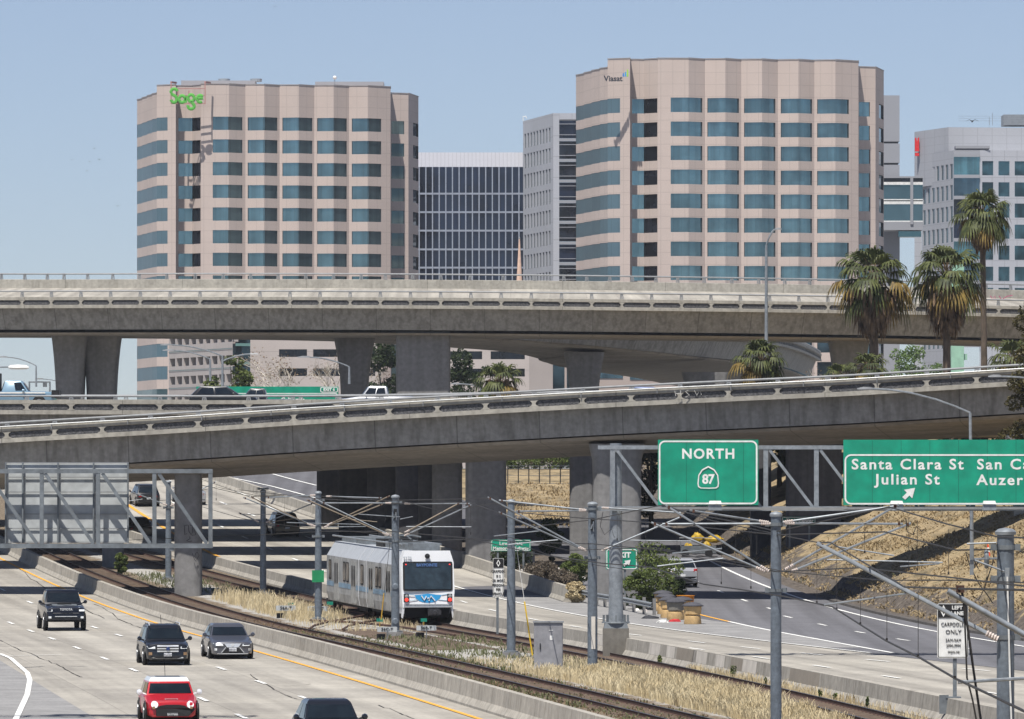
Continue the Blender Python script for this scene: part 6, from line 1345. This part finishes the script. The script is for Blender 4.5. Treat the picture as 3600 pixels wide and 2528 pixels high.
for k, (x, y, kind) in enumerate(spec_):
    g = G(x, y+8); T = thing("crash_barrel", labs[k], "crash barrel", g, 0, "crash barrels at the exit gore")
    mb = MB(); mb.lathe([(r, z) for r, z in pb[1:4]]+[(.36,.46)], (0,0,0), 18); mb.build("lower_drum", m_by, T, smooth=40); mb = MB(); mb.lathe([(.36,.48),(.44,.54),(.47,.95),(.5,.97)], (0,0,0), 18); mb.build("upper_drum", [m_by, m_bg, m_bo][kind], T, smooth=40)
    mb = MB(); mb.lathe([(.56,.93),(.57,.98),(.34,1.1),(.02,1.16)] if kind != 2 else [(.5,.97),(.52,1.0),(.47,1.0)], (0,0,0), 18); mb.build("lid" if kind != 2 else "rim", m_bl if kind != 2 else m_bo, T, smooth=30)
cn = thing("traffic_cone", "orange traffic cone with white bands at the foot of the grassy bank", "traffic cone", (P(3473,0,330).x, 330, tz(P(3473,0,330).x,330)-.05)); mb = MB(); mb.lathe([(.16,.03),(.11,.25)], (0,0,0), 12); mb.lathe([(.075,.45),(.035,.68),(.03,.7)], (0,0,0), 12); 
mb = MB(); mb.lathe([(.17,.03),(.035,.72),(.02,.73)], (0,0,0), 14); mb.box((0,0,.015), (.42,.42,.03)); mb.build("cone_body", M("cone_orange", srgb(235,80,30), .6), cn)
for z0, z1 in ((.3,.4),(.48,.56)): mb = MB(); f = lambda z: .176-(z-.03)*.196; mb.lathe([(f(z0),z0),(f(z1),z1)], (0,0,0), 14); mb.build("white_band", m_white, cn)
# yellow wrapped heap on the shaded verge
for k, (x, y, w, h, lab) in enumerate(((2418,1930,.34,.34,"lower left yellow wrapped bundle on the shaded verge"),(2450,1890,.4,.3,"uppermost yellow wrapped bundle on the shaded verge"),(2480,1918,.36,.26,"middle yellow wrapped bundle on the shaded verge"),(2508,1895,.55,.22,"right yellow wrapped bundle on the shaded verge"))):
    g = G(2440, 1948); p = P(x, y, g.y-.5+k*.15); mb = MB(); rr = random.Random(k)
    rings = [[(w*math.cos(2*PI*j/10)*s*(1+rr.uniform(-.32,.32)), w*.7*math.sin(2*PI*j/10)*s, h*z*(1+rr.uniform(-.35,.35))) for j in range(10)] for s, z in ((.6,-1),(1,-.6),(1.05,0),(.85,.6),(.4,1))]; mb.loft(rings); o = mb.build("wrapped_bundle", M("yellow_wrap", srgb(190,156,30), .6, var=.5, scale=5), smooth=25, loc=p); tag(o, lab, "bundle", "yellow wrapped bundles on the verge")
hp = thing("junk_pile", "low dark cart of junk under the yellow bundles", "junk pile", G(2450,1958)); mb = MB(); mb.box((.1,0,.5), (2.4,.8,.5)); mb.build("cart_bed", m_galv_dark, hp)
for x in (-.8,.8): mb = MB(); mb.lathe([(.1,-.05),(.28,-.05),(.28,.05),(.1,.05)], (x,-.4,.25), 12, 'y'); mb.build("wheel", m_rubber, hp)
mb = MB(); mb.tube([(-1.1,-.4,.7),(-1.2,-.5,1.3),(1.0,-.5,1.3)], .04, 5); mb.build("rail", m_alu, hp)
cbx = thing("utility_box", "plain beige utility box on the bank behind the thick right pole", "utility box", (P(3588,0,345).x, 345, tz(P(3588,0,345).x,345)-.1)); mb = MB(); mb.box((0,0,.8), (.75,.6,1.6)); mb.build("case", M("box_beige", srgb(176,170,156), .6), cbx); mb = MB(); mb.box((0,0,1.63), (.82,.66,.08), taper=.9); mb.build("lid", M("box_beige", srgb(176,170,156), .6), cbx)
# chain link fence beyond the grass patch, with parked cars hinted behind
fn = thing("chain_link_fence", "wire fence on dark posts at the top of the golden grass patch", "fence", P(1900, 1690, 500)); b0 = fn.location.copy()
for k in range(7): mb = MB(); p = P(1785+k*37,1700,500)-b0; mb.tube([p+Vector((0,0,-.8)), p+Vector((0,0,1.6))], .05, 5); mb.build("post", m_black, fn)
mb = MB(); [mb.tube([P(1780,1700-y,500)-b0, P(2010,1700-y,500)-b0], .025, 4) for y in (62, 28, 0)]; mb.build("rail", m_galv_dark, fn)
# small items: litter, birds
for k, (x, y, w, lab, c) in enumerate(((2285,2176,.5,"dark crumpled cloth at the guard rail end",(44,46,52)),(2374,2187,.3,"red and white litter at the crash barrel feet",(180,40,46)),(2330,2190,.3,"white litter left of the red one by the barrels",(220,220,216)),(2240,2150,.18,"white plastic bag under the guard rail",(224,222,218)),(2265,2152,.18,"pale bag hanging on the guard rail",(214,206,200)))):
    g = G(x, y); mb = MB(); rr = random.Random(k+50); mb.loft([[(w*s*math.cos(2*PI*j/9)*(1+rr.uniform(-.3,.3)), w*s*.6*math.sin(2*PI*j/9), z+rr.uniform(-.02,.03)) for j in range(9)] for s, z in ((1,0),(.9,.08),(.5,.16))]); o = mb.build("litter", M("litter_%d" % k, srgb(*c), .8, var=.3, scale=8), loc=g); tag(o, lab, "litter")
lt = MB(); rr = random.Random(77)
for k in range(260):
    x, y = rr.uniform(1790, 2060), rr.uniform(1985, 2045)
    if y < 1985+(x-1790)*.05: continue
    g = G(x, y); s = rr.uniform(.05,.16); th_ = rr.uniform(0,3); a = Vector((math.cos(th_), math.sin(th_), 0))*s; b_ = Vector((-math.sin(th_), math.cos(th_), rr.uniform(.2,.9)))*s; g.z += .1; lt.q(g-a-b_, g+a-b_, g+a+b_, g-a+b_)
tag(lt.build("litter_scatter", M("litter_pale", srgb(206,202,196), .8, var=.5, scale=3)), kind='stuff')
m_bird = M("bird_dark", srgb(40,40,44), .8)
for k, (x, y, s, lab) in enumerate(((331,523,1,"small dark bird, uppermost of the loose flock left of the green sign tower"),(252,563,.8,"small dark bird, furthest left in the loose flock"),(315,569,.8,"small dark bird in the middle of the flock, left of its lowest pair"),(349,562,1.1,"small dark bird, right hand one of the flock's middle row"),(306,602,.8,"small dark bird below the middle row of the flock"),(162,714,.7,"lone dark bird far left, above the flyover"),(414,725,1,"dark bird between the flock and the left tower"),(967,24,1,"lone dark bird near the top edge of the sky"),(3418,428,2.6,"large brown bird gliding over the right grey office roof"))):
    p = P(x, y, 800); mb = MB(); s *= .36
    mb.loft([[(-.9*s,0,.05*s),(-.9*s,.1*s,.05*s),(-.9*s,.05*s,.07*s)],[(-.4*s,0,.32*s),(-.4*s,.3*s,.3*s),(-.4*s,.15*s,.36*s)],[(0,-.1*s,0),(0,.35*s,0),(0,.1*s,.14*s)],[(.4*s,0,.3*s),(.4*s,.3*s,.28*s),(.4*s,.15*s,.34*s)],[(.95*s,0,.1*s),(.95*s,.1*s,.1*s),(.95*s,.05*s,.12*s)]]); mb.tube([(0,-.4*s,.03*s),(0,-.2*s,.05*s),(0,.3*s,.03*s),(0,.6*s,0)], [.05*s,.14*s,.12*s,.03*s], 6)
    tag(mb.build("bird", m_bird, loc=p), lab, "bird", "birds in the sky")
# scrawls
def scrawl(T_label, name, segs, d, mat, w, label):
    T = thing(name, label, "graffiti", P(*segs[0][0], d)); b0 = T.location.copy()
    for sg_ in segs: mb = MB(); mb.tube([P(x,y,d)-b0 for x, y in sg_], w, 4); mb.build("stroke", mat, T)
m_scr = M("black_spray", srgb(34,34,36), .7); m_scp = M("pink_spray", srgb(176,90,120), .7); m_scw = M("white_spray", srgb(196,194,188), .7)
scrawl(0, "graffiti", [[(660,1846),(648,1848),(650,1880),(658,1876)],[(662,1846),(664,1868),(672,1880),(678,1870),(676,1848),(668,1846)],[(680,1850),(688,1880),(674,1882)],[(667,1886),(668,1894),(655,1902),(664,1904),(676,1902)]], 351.2, m_scr, .025, "black scrawl halfway up the tall pier behind the sign frame")
scrawl(0, "graffiti", [[(676,1945),(684,1968),(690,1974)],[(690,1942),(684,1956),(692,1968),(700,1952),(694,1942),(690,1942)]], 351.25, m_scr, .02, "black looping scrawl low on the right side of the tall pier")
scrawl(0, "graffiti", [[(560,988),(572,984),(566,996),(560,1000)],[(578,985),(574,999),(582,990),(588,999)],[(600,986),(598,1000),(606,990),(604,984)],[(612,984),(618,998),(624,984),(628,998)],[(634,986),(640,998),(628,1000)]], 556.2, m_scp, .06, "pink scrawl on the inner wall of the highest flyover, left of the towers' gap")
scrawl(0, "graffiti", [[(3482,1040),(3490,1052),(3498,1040),(3500,1054)],[(3512,1040),(3522,1054),(3540,1042),(3560,1038)]], 561, m_scp, .06, "pink scrawl on the inner wall of the highest flyover at the right")
scrawl(0, "graffiti", [[(2372,1374),(2376,1392)],[(2392,1372),(2394,1392)],[(2374,1384),(2392,1382)],[(2420,1372),(2410,1376),(2424,1390),(2410,1396)],[(2440,1370),(2450,1390),(2460,1370),(2466,1388)],[(2474,1370),(2480,1380),(2488,1366)]], 342.0, m_scw, .025, "faint white scrawl on the near ramp's outer parapet")
# ---------------------------------------------------------------- vegetation
def leafmat(name, a, b_, tr=.25, scale=1.6): return M(name, a, .6, 0, col2=b_, scale=scale, fine=5, trans=tr, spec=.3)
m_leaf_d = leafmat("leaf_dark", srgb(70,84,48), srgb(34,46,28)); m_leaf_m = leafmat("leaf_mid", srgb(120,132,70), srgb(70,86,44)); m_leaf_l = leafmat("leaf_light", srgb(120,142,84), srgb(84,108,60))
m_leaf_o = leafmat("leaf_olive", srgb(96,88,48), srgb(48,48,26)); m_dryleaf = leafmat("leaf_dry", srgb(150,128,100), srgb(104,84,62)); m_greyshrub = leafmat("shrub_grey", srgb(128,116,102), srgb(92,84,72)); m_bark = M("bark", srgb(92,80,68), .9, var=.4, scale=3, stretch=(2,2,.5)); m_barkw = M("pale_bark", srgb(190,182,168), .85, var=.2, scale=2)
m_palm = leafmat("palm_green", srgb(102,108,60), srgb(46,56,32), .2, 1.2); m_palmdry = leafmat("palm_dry", srgb(142,118,92), srgb(66,52,40), .1, 1.5); m_palmhalf = leafmat("palm_yellowing", srgb(150,128,66), srgb(96,78,42), .2, 1.5)
m_drygrass = M("dry_grass", srgb(226,212,176), .8, 0, col2=srgb(196,176,134), scale=.9, fine=5, trans=.3); m_weed = leafmat("weed_green", srgb(122,124,88), srgb(84,90,58), .25, 2)
def leaves(mb, c, rx, ry, rz_, n, s, rr, shell=.55, droop=.3):
    for k in range(n):
        th = rr.uniform(0, 2*PI); u = rr.uniform(-1, 1); r = rr.uniform(shell, 1)**.7; q = math.sqrt(1-u*u)
        p = Vector((c[0]+rx*r*q*math.cos(th), c[1]+ry*r*q*math.sin(th), c[2]+rz_*r*u))
        a = Vector((rr.uniform(-1,1), rr.uniform(-1,1), rr.uniform(-.7,.7))).normalized(); b_ = a.cross(Vector((rr.uniform(-1,1), rr.uniform(-1,1), rr.uniform(-.2,1)))).normalized(); z = s*rr.uniform(.6, 1.4)
        mb.q(p-a*z, p-b_*z*.45, p+a*z, p+b_*z*.45)
def tree(name, label, base, h, w, mat, seed, clumps=16, per=150, leaf=.16, trunk=.2, bark=None, zlo=.3, shape='round', cat="tree", group=None, limbs=7, sub=None):
    rr = random.Random(seed); T = thing(name, label, cat, base, 0, group); tb = MB()
    top = h*.75; pts = [Vector((0,0,-.3)), Vector((rr.uniform(-.1,.1)*w,0,h*.25)), Vector((rr.uniform(-.1,.1)*w,0,h*.5)), Vector((0,0,top))]; tb.tube(pts, [trunk, trunk*.8, trunk*.55, trunk*.2], 7)
    cl = []
    for k in range(clumps):
        t = rr.uniform(zlo, 1); th = rr.uniform(0, 2*PI)
        if shape == 'cone': r = w*.5*(1.05-t)*rr.uniform(.4, 1)+.1*w*.3
        elif shape == 'column': r = w*.5*rr.uniform(.2, .8)*(1 if t < .85 else .5)
        else: r = w*.5*math.sqrt(max(.05, 1-((t-.62)/.42)**2))*rr.uniform(.35, .85)
        cl.append(Vector((r*math.cos(th), r*math.sin(th), h*t)))
    for c in cl[:limbs]: a = Vector((0,0,c.z*.55)); tb.tube([a, a.lerp(c, .5)+Vector((0,0,.1*h*.3)), c], [trunk*.4, trunk*.25, trunk*.08], 5)
    tb.build("trunk", bark or m_bark, T, smooth=60)
    cb = MB()
    for c in cl: s = w*rr.uniform(.13, .24); leaves(cb, c, s, s, s*.8, per, leaf, rr)
    cb.build("crown", mat, T, smooth='leaf'); return T
def bare_tree(label, base, h, w, seed, leafm=None, nleaf=300, cat="tree"):
    rr = random.Random(seed); T = thing("bare_tree", label, cat, base); tb = MB(); tips = []
    def grow(p, d, ln, r, lv):
        q = p+d*ln; tb.tube([p, (p+q)/2+Vector((rr.uniform(-.06,.06), rr.uniform(-.06,.06), 0))*ln, q], [r, r*.8, r*.62], 5 if lv < 3 else 3, cap=False)
        if lv >= 6: tips.append(q); return
        for k in range(rr.choice((2,3) if lv < 5 else (2,2,3))):
            nd = (d+Vector((rr.uniform(-1,1), rr.uniform(-1,1), rr.uniform(-.25,.6)))*.75).normalized(); nd.x *= w; grow(q, nd.normalized(), ln*rr.uniform(.62,.86), r*.6, lv+1)
        if lv > 2: tips.append(q)
    grow(Vector((0,0,-.3)), Vector((rr.uniform(-.1,.1),0,1)).normalized(), h*.27, h*.026, 0); tb.build("branches", m_barkw, T)
    cb = MB()
    for k in range(nleaf): leaves(cb, rr.choice(tips), .5, .5, .5, 1, .11, rr)
    cb.build("crown", leafm or m_dryleaf, T, smooth='leaf'); return T
def fan_leaf(mb, base, d, size, rr, droop=.5, n=11, fold=.0):
    """fan palm leaf: narrow segments spreading from the stalk end, tips hanging"""
    d = d.normalized(); side = d.cross(Vector((0,0,1))); side = side.normalized() if side.length > .05 else Vector((1,0,0)); up = side.cross(d).normalized()
    for k in range(n):
        a = (k/(n-1)-.5)*2*R(82); v = (d*math.cos(a)+side*math.sin(a)).normalized(); ln = size*(1-.28*abs(a)/R(82))*rr.uniform(.85, 1.1); w = size*.065
        p1 = base+v*ln*.55+up*ln*.05; p2 = base+v*ln*.88-Vector((0,0,1))*ln*droop*.55; p3 = base+v*ln*1.02-Vector((0,0,1))*ln*droop*1.25
        s = v.cross(up).normalized()*w
        mb.q(base-s*.2, base+s*.2, p1+s, p1-s); mb.q(p1-s, p1+s, p2+s*.7, p2-s*.7); mb.q(p2-s*.7, p2+s*.7, p3+s*.08, p3-s*.08)
def palm(label, base, crown_z, spread, leaf, seed, skirt=2.4, n=46, trunk=.26, lean=0., skirt_w=.9, group="fan palms behind the near ramp"):
    rr = random.Random(seed); T = thing("fan_palm", label, "palm tree", base, 0, group); top = Vector((lean, 0, crown_z)); tb = MB(); m_ = 14
    tb.tube([Vector((lean*(k/m_)**1.5,0,-.3+(crown_z+.3)*k/m_)) for k in range(m_+1)], [trunk*(1.15-.3*k/m_)*(1+.06*(k % 2)) for k in range(m_+1)], 9); tb.build("trunk", m_bark, T, smooth=50)
    gm_, hm_, st = MB(), MB(), MB()
    for k in range(n):
        t = k/(n-1); th = k*2.39996+rr.uniform(-.3,.3); el = R(84)-R(122)*t+rr.uniform(-.12,.12); ln = 1.28*spread*rr.uniform(.55,1)*(1 if t > .12 else .75)
        d = Vector((math.cos(th)*math.cos(el), math.sin(th)*math.cos(el), math.sin(el))); e = top+d*ln*.62-Vector((0,0,1))*ln*.10
        st.tube([top+Vector((0,0,-.15*t)), top+d*ln*.35+Vector((0,0,.04)), e], [.035,.028,.018], 4, cap=False)
        fd = (d+Vector((0,0,-.22-.3*t))).normalized(); fan_leaf(hm_ if t > .66 and rr.random() < .5 else gm_, e, fd, leaf*rr.uniform(.85,1.1), rr, droop=.34+.34*t, n=13)
    gm_.build("fronds", m_palm, T, smooth='leaf'); hm_.build("yellow_fronds", m_palmhalf, T, smooth='leaf'); st.build("stalks", m_dryleaf, T)
    if skirt:
        sk = MB()
        for k in range(int(120*skirt)):
            th = rr.uniform(0, 2*PI); z = -rr.uniform(.25, 1)*skirt; r = trunk+skirt_w*rr.uniform(.25,.9)*(1-.75*(-z/skirt)**1.6)+.08
            b_ = top+Vector((r*math.cos(th), r*math.sin(th), z+.4)); ln = rr.uniform(.7,1.3); o = Vector((math.cos(th), math.sin(th), 0))*rr.uniform(-.1,.25); s = Vector((-math.sin(th), math.cos(th), 0))*rr.uniform(.05,.13)
            sk.q(b_-s, b_+s, b_+o*.5+s*1.1-Vector((0,0,ln*.6)), b_+o*.5-s*1.1-Vector((0,0,ln*.6))); sk.q(b_+o*.5-s*1.1-Vector((0,0,ln*.6)), b_+o*.5+s*1.1-Vector((0,0,ln*.6)), b_+o+s*.1-Vector((0,0,ln)), b_+o-s*.1-Vector((0,0,ln)))
        sk.build("dead_skirt", m_palmdry, T, smooth='leaf')
    return T
def stand(x, ytop, d, zb=None):                     # base point and height of a plant whose top is seen at x, ytop
    p = P(x, ytop, d); z = tz(p.x, d) if zb is None else zb; return Vector((p.x, d, z)), p.z-z
b_, h = stand(3072, 982, 415); palm("left one of the two big shaggy fan palms, with a thick dead skirt", b_, h, 2.75, 1.4, 11, 3.6, 46, .3, skirt_w=2.5)
b_, h = stand(3328, 968, 418); palm("right one of the two big shaggy fan palms, skirt hanging in brown tassels", b_, h, 2.75, 1.4, 23, 3.9, 46, .27, skirt_w=2.0)
b_, h = stand(3462, 752, 430); palm("tallest fan palm, its slim trunk rising before the right grey office", b_, h, 2.05, 1.2, 5, 2.2, 40, .22, lean=-.2, skirt_w=1.1)
b_, h = stand(2675, 1268, 405); palm("loose fan palm left of the slim light pole, below the curved flyover", b_, h, 1.85, 1.05, 31, .9, 36, .22)
b_, h = stand(3050, 1300, 395); palm("young bright fan palm just over the near ramp rail, right of the broad pier", b_, h, 1.35, .95, 41, 0, 26, .18)
b_, h = stand(2942, 1325, 394); palm("smallest young fan palm touching the near ramp rail", b_, h, 1.0, .8, 43, 0, 18, .15)
b_, h = stand(3550, 1265, 400); palm("young fan palm between the tallest palm trunk and the dark tree", b_, h, 1.7, 1.15, 47, 0, 18, .18)
b_, h = stand(1752, 1340, 470, 8); palm("fan palm peeking over the low freeway bridge right of the widest pier", b_, h, 1.9, 1.2, 53, .8, 26, .25)
b_, h = stand(1350, 1222, 640, 8); tree("conifer", "dark conifer left of the widest flyover pier", b_, h, 5.0, m_leaf_d, 3, 34, 170, .2, .3, zlo=.15, shape='column')
b_, h = stand(1618, 1240, 640, 8); tree("conifer", "dark conifer right of the widest flyover pier", b_, h, 5.4, m_leaf_d, 4, 36, 170, .2, .3, zlo=.15, shape='cone')
b_, h = stand(1690, 1300, 650, 8); tree("conifer", "lower dark conifer behind the peeking palm", b_, h, 4.4, m_leaf_d, 8, 20, 150, .2, .3, zlo=.15)
b_, h = stand(822, 1252, 560, 8); tree("broadleaf_tree", "slim green tree behind the double armed street light", b_, h, 3.4, m_leaf_m, 5, 26, 110, .17, .18, zlo=.3, shape='column')
b_, h = stand(765, 1330, 560, 8); tree("broadleaf_tree", "low green tree left of the slim one in front of the garage", b_, h, 3.2, m_leaf_m, 6, 14, 110, .17, .18, zlo=.3)
b_, h = stand(1060, 1185, 640, 8); bare_tree("pale barked tree almost bare of leaves, before the beige garage", b_, h, 1.25, 12, None, 700)
b_, h = stand(1165, 1200, 645, 8); bare_tree("second nearly bare tree touching the flared pier left of the widest pier", b_, h, 1.0, 15, None, 500)
b_, h = stand(2850, 1235, 470, 8); bare_tree("grey bare branches below the bend of the curved flyover", b_, h, 1.3, 18, None, 60)
b_, h = stand(3185, 1232, 650, 8); tree("broadleaf_tree", "rounded light green tree between the two big shaggy palms", b_, h, 6.4, m_leaf_l, 7, 34, 170, .17, .3, zlo=.2)
b_, h = stand(3285, 1268, 655, 8); tree("broadleaf_tree", "lower light green tree by the middle palm trunk", b_, h, 4.4, m_leaf_l, 9, 20, 150, .17, .3, zlo=.2)
b_, h = stand(3640, 1090, 322); tree("broadleaf_tree", "dense dark olive tree at the right edge, in front of the near ramp end", b_, h, 3.6, m_leaf_o, 13, 60, 260, .1, .25, zlo=.2, shape='column')
for k, (x, yt, d, w, mt, lab) in enumerate(((1800,1560,600,6,m_leaf_m,"tree behind the wire fence, against the stout pale column"),(1880,1590,610,5,m_dryleaf,"brownish tree behind the middle of the wire fence"),(1965,1580,605,6,m_leaf_m,"green tree behind the right end of the wire fence"),(2290,1580,440,4,m_leaf_d,"dark green tree just left of the NORTH sign"),(2740,1500,440,3.4,m_leaf_m,"sunlit tree seen through the truss between the green signs"),(3180,1500,450,7,m_leaf_m,"leafy tree whose top shows over the wide green sign"),(3400,1500,440,6,m_leaf_m,"leafy tree behind the long armed street light"))):
    b_, h = stand(x, yt, d); tree("broadleaf_tree", lab, b_, max(h, 2.5), w, mt, 60+k, 24, 130, .16, .22, zlo=.25)
for k, (x, yb, d, r, lab) in enumerate(((3345,1852,385,.3,"tree trunk on the grassy bank below the wide green sign"),(3085,1800,398,.32,"shaded tree trunk left of the other one on the grassy bank"))):
    px_ = P(x, yb, d).x; tree("broadleaf_tree", lab, Vector((px_, d, tz(px_, d))), 6.5, 4, m_leaf_d, 80+k, 18, 120, .16, r, zlo=.6)
# bushes in the gore and on the verge
def bush(label, x, y, d, w, h, mat, seed, n=24, per=170, leaf=.085, zadd=0): 
    p = P(x, y, d); return tree("bush", label, Vector((p.x, d, tz(p.x, d)+zadd)), h, w, mat, seed, n, per, leaf, .04, zlo=.12, cat="bush", limbs=10)
for k, a in enumerate((("big leafy bush right of the exit 6 sign post", 2312, 2095, 331, 3.3, 3.2, m_leaf_m), ("leafy bush in front of the exit 6 sign post", 2255, 2120, 331, 1.8, 2.1, m_leaf_m), ("low bush in front of the white SUV", 2375, 2130, 331, 1.4, 1.5, m_leaf_d), ("bush behind the memorial highway sign", 1800, 1960, 378, 2.4, 1.9, m_leaf_d), ("upright young tree right of the memorial highway sign", 1935, 1920, 392, 1.6, 3.0, m_leaf_d), ("bush touching the flared pier on its left", 2030, 2010, 366, 1.8, 1.8, m_leaf_m), ("green bush at the left of the flared pier foot", 2150, 2080, 352, 1.2, 1.6, m_leaf_m), ("brown dry shrub on the littered verge", 1900, 1990, 370, 2.6, 1.1, m_greyshrub), ("second brown dry shrub nearer the pier", 1975, 2010, 362, 2.0, .9, m_greyshrub), ("dry tussock at the end of the far barrier", 2025, 2110, 341, 1.2, 1.1, m_drygrass), ("dark bush high on the grassy bank", 3395, 1830, 372, 1.6, 1.1, m_leaf_d), ("low green weeds under the guard rail", 2190, 2145, 337, .8, .6, m_leaf_m), ("small green weed by the short grey pier", 425, 2000, 380, .9, 1.3, m_leaf_m))):
    bush(a[0], *a[1:], seed=200+k)
# dry grass and weeds
def blades(name, regions, mat, seed, w=.018, label=None):
    rr = random.Random(seed); mb = MB()
    for (f0, f1, d0, d1, n, h0, h1, lean) in regions:
        for k in range(n):
            d = rr.uniform(d0, d1); a, c = f0(d), f1(d); x = rr.uniform(a, c); nz_ = math.sin(x*1.9+d*.35)+math.sin(d*.9-x*.7)*.8+math.sin(x*4.1+d*1.7)*.5
            if nz_ < rr.uniform(-2.0, .7): continue
            edge = min(1, min(d-d0, d1-d)/4+.2); h = rr.uniform(h0, h1)*(.6+.4*edge)*(1+.2*nz_); th = rr.uniform(0, 2*PI); dx = math.cos(th)*h*rr.uniform(.05, lean); dy = math.sin(th)*h*rr.uniform(.05, lean); z = tz(x, d)
            s = Vector((rr.uniform(.5,1), rr.uniform(-.5,.5), 0)).normalized()*w*rr.uniform(.6,1.5); p = Vector((x, d, z-.03)); m_ = p+Vector((dx*.35, dy*.35, h*.65)); t = p+Vector((dx, dy, h))
            mb.q(p-s, p+s, m_+s*.8, m_-s*.8); mb.q(m_-s*.8, m_+s*.8, t+s*.5, t-s*.5)
    return tag(mb.build(name, mat, smooth='leaf'), kind='stuff')
midL = lambda d: T1(d)+1.9; midR = lambda d: T2(d)-1.9
blades("dry_grass", [(lambda d: T1(d)+2.9, midR, 186, 238, 26000, .2, .46, .6), (lambda d: T1(d)+2.4, midR, 228, 252, 3000, .15, .4, .55), (lambda d: T1(d)+3.0, lambda d: T1(d)+6.3, 312, 348, 4200, .3, .75, .5), (lambda d: T1(d)+2.4, midR, 296, 312, 700, .15, .4, .5), (lambda d: T2(d)+.1, lambda d: R_base(d), 186, 240, 2500, .1, .35, .4)], m_drygrass, 4, .011)
blades("weeds", [(midL, midR, 238, 288, 2400, .06, .24, .8), (lambda d: T1(d)-.9, lambda d: T1(d)+2.4, 190, 300, 4500, .03, .13, .9), (lambda d: L_base(d)+.5, lambda d: T1(d)-.2, 190, 330, 3600, .04, .18, .8), (midL, midR, 356, 382, 1200, .1, .3, .8)], m_weed, 9, .022)
blades("brown_weeds", [(lambda d: L_base(d)+.5, lambda d: T1(d)+2.4, 190, 320, 9000, .03, .12, .9)], m_dryleaf, 19, .024)
blades("bank_grass", [(lambda d: X_hill(d)+1.2, lambda d: X_hill(d)+16, 296, 420, 42000, .04, .15, 1.8), (lambda d: -2, lambda d: 9, 440, 500, 4000, .08, .22, 1.3)], M("bank_straw", srgb(172,152,116), .9, 0, col2=srgb(128,112,84), scale=.6, trans=.2), 29, .04)
for k, d in enumerate((259,246,229,222,211,208,202)):
    rr = random.Random(400+k); mb = MB(); x = R_base(d)-.35; s = rr.uniform(.2,.42)
    st_ = thing("weed_plant", "green weed growing against the barrier beside the far rail", "weed", (x, d, gz(d)), 0, "weeds along the foot of the patched barrier"); 
    for j in range(5): a = Vector((rr.uniform(-.3,.3)*s, rr.uniform(-.3,.3)*s, s*rr.uniform(.8,1.6))); mb.tube([(0,0,-.02), a*.6, a], .008, 3); leaves(mb, a*.7, .12*s, .12*s, .45*s, 26, .05, rr)
    mb.build("foliage", m_leaf_m, st_, smooth='leaf')
rr = random.Random(88)
st_ = MB()
for k in range(70):
    d = rr.uniform(305, 400); x = X_hill(d)+rr.uniform(1.2, 15); s = rr.uniform(.15, .5); leaves(st_, (x, d, tz(x, d)+.06), s, s, .14, 22, .05, rr)
tag(st_.build("bank_weeds", m_weed, smooth='leaf'), kind='stuff')
# ---------------------------------------------------------------- air
hz_m = bpy.data.materials.new("haze_air"); hz_m.use_nodes = True; t = hz_m.node_tree
for n_ in list(t.nodes):
    if n_.type == 'BSDF_PRINCIPLED': t.nodes.remove(n_)
pv_ = t.nodes.new("ShaderNodeVolumePrincipled"); pv_.inputs['Color'].default_value = (.86, .91, 1, 1); pv_.inputs['Density'].default_value = .00007; pv_.inputs['Anisotropy'].default_value = .2
t.links.new(pv_.outputs[0], t.nodes["Material Output"].inputs['Volume'])
mb = MB(); mb.box((0, 1050, 55), (3200, 2600, 112.2)); hzo = mb.build("haze", hz_m); tag(hzo, kind='stuff')
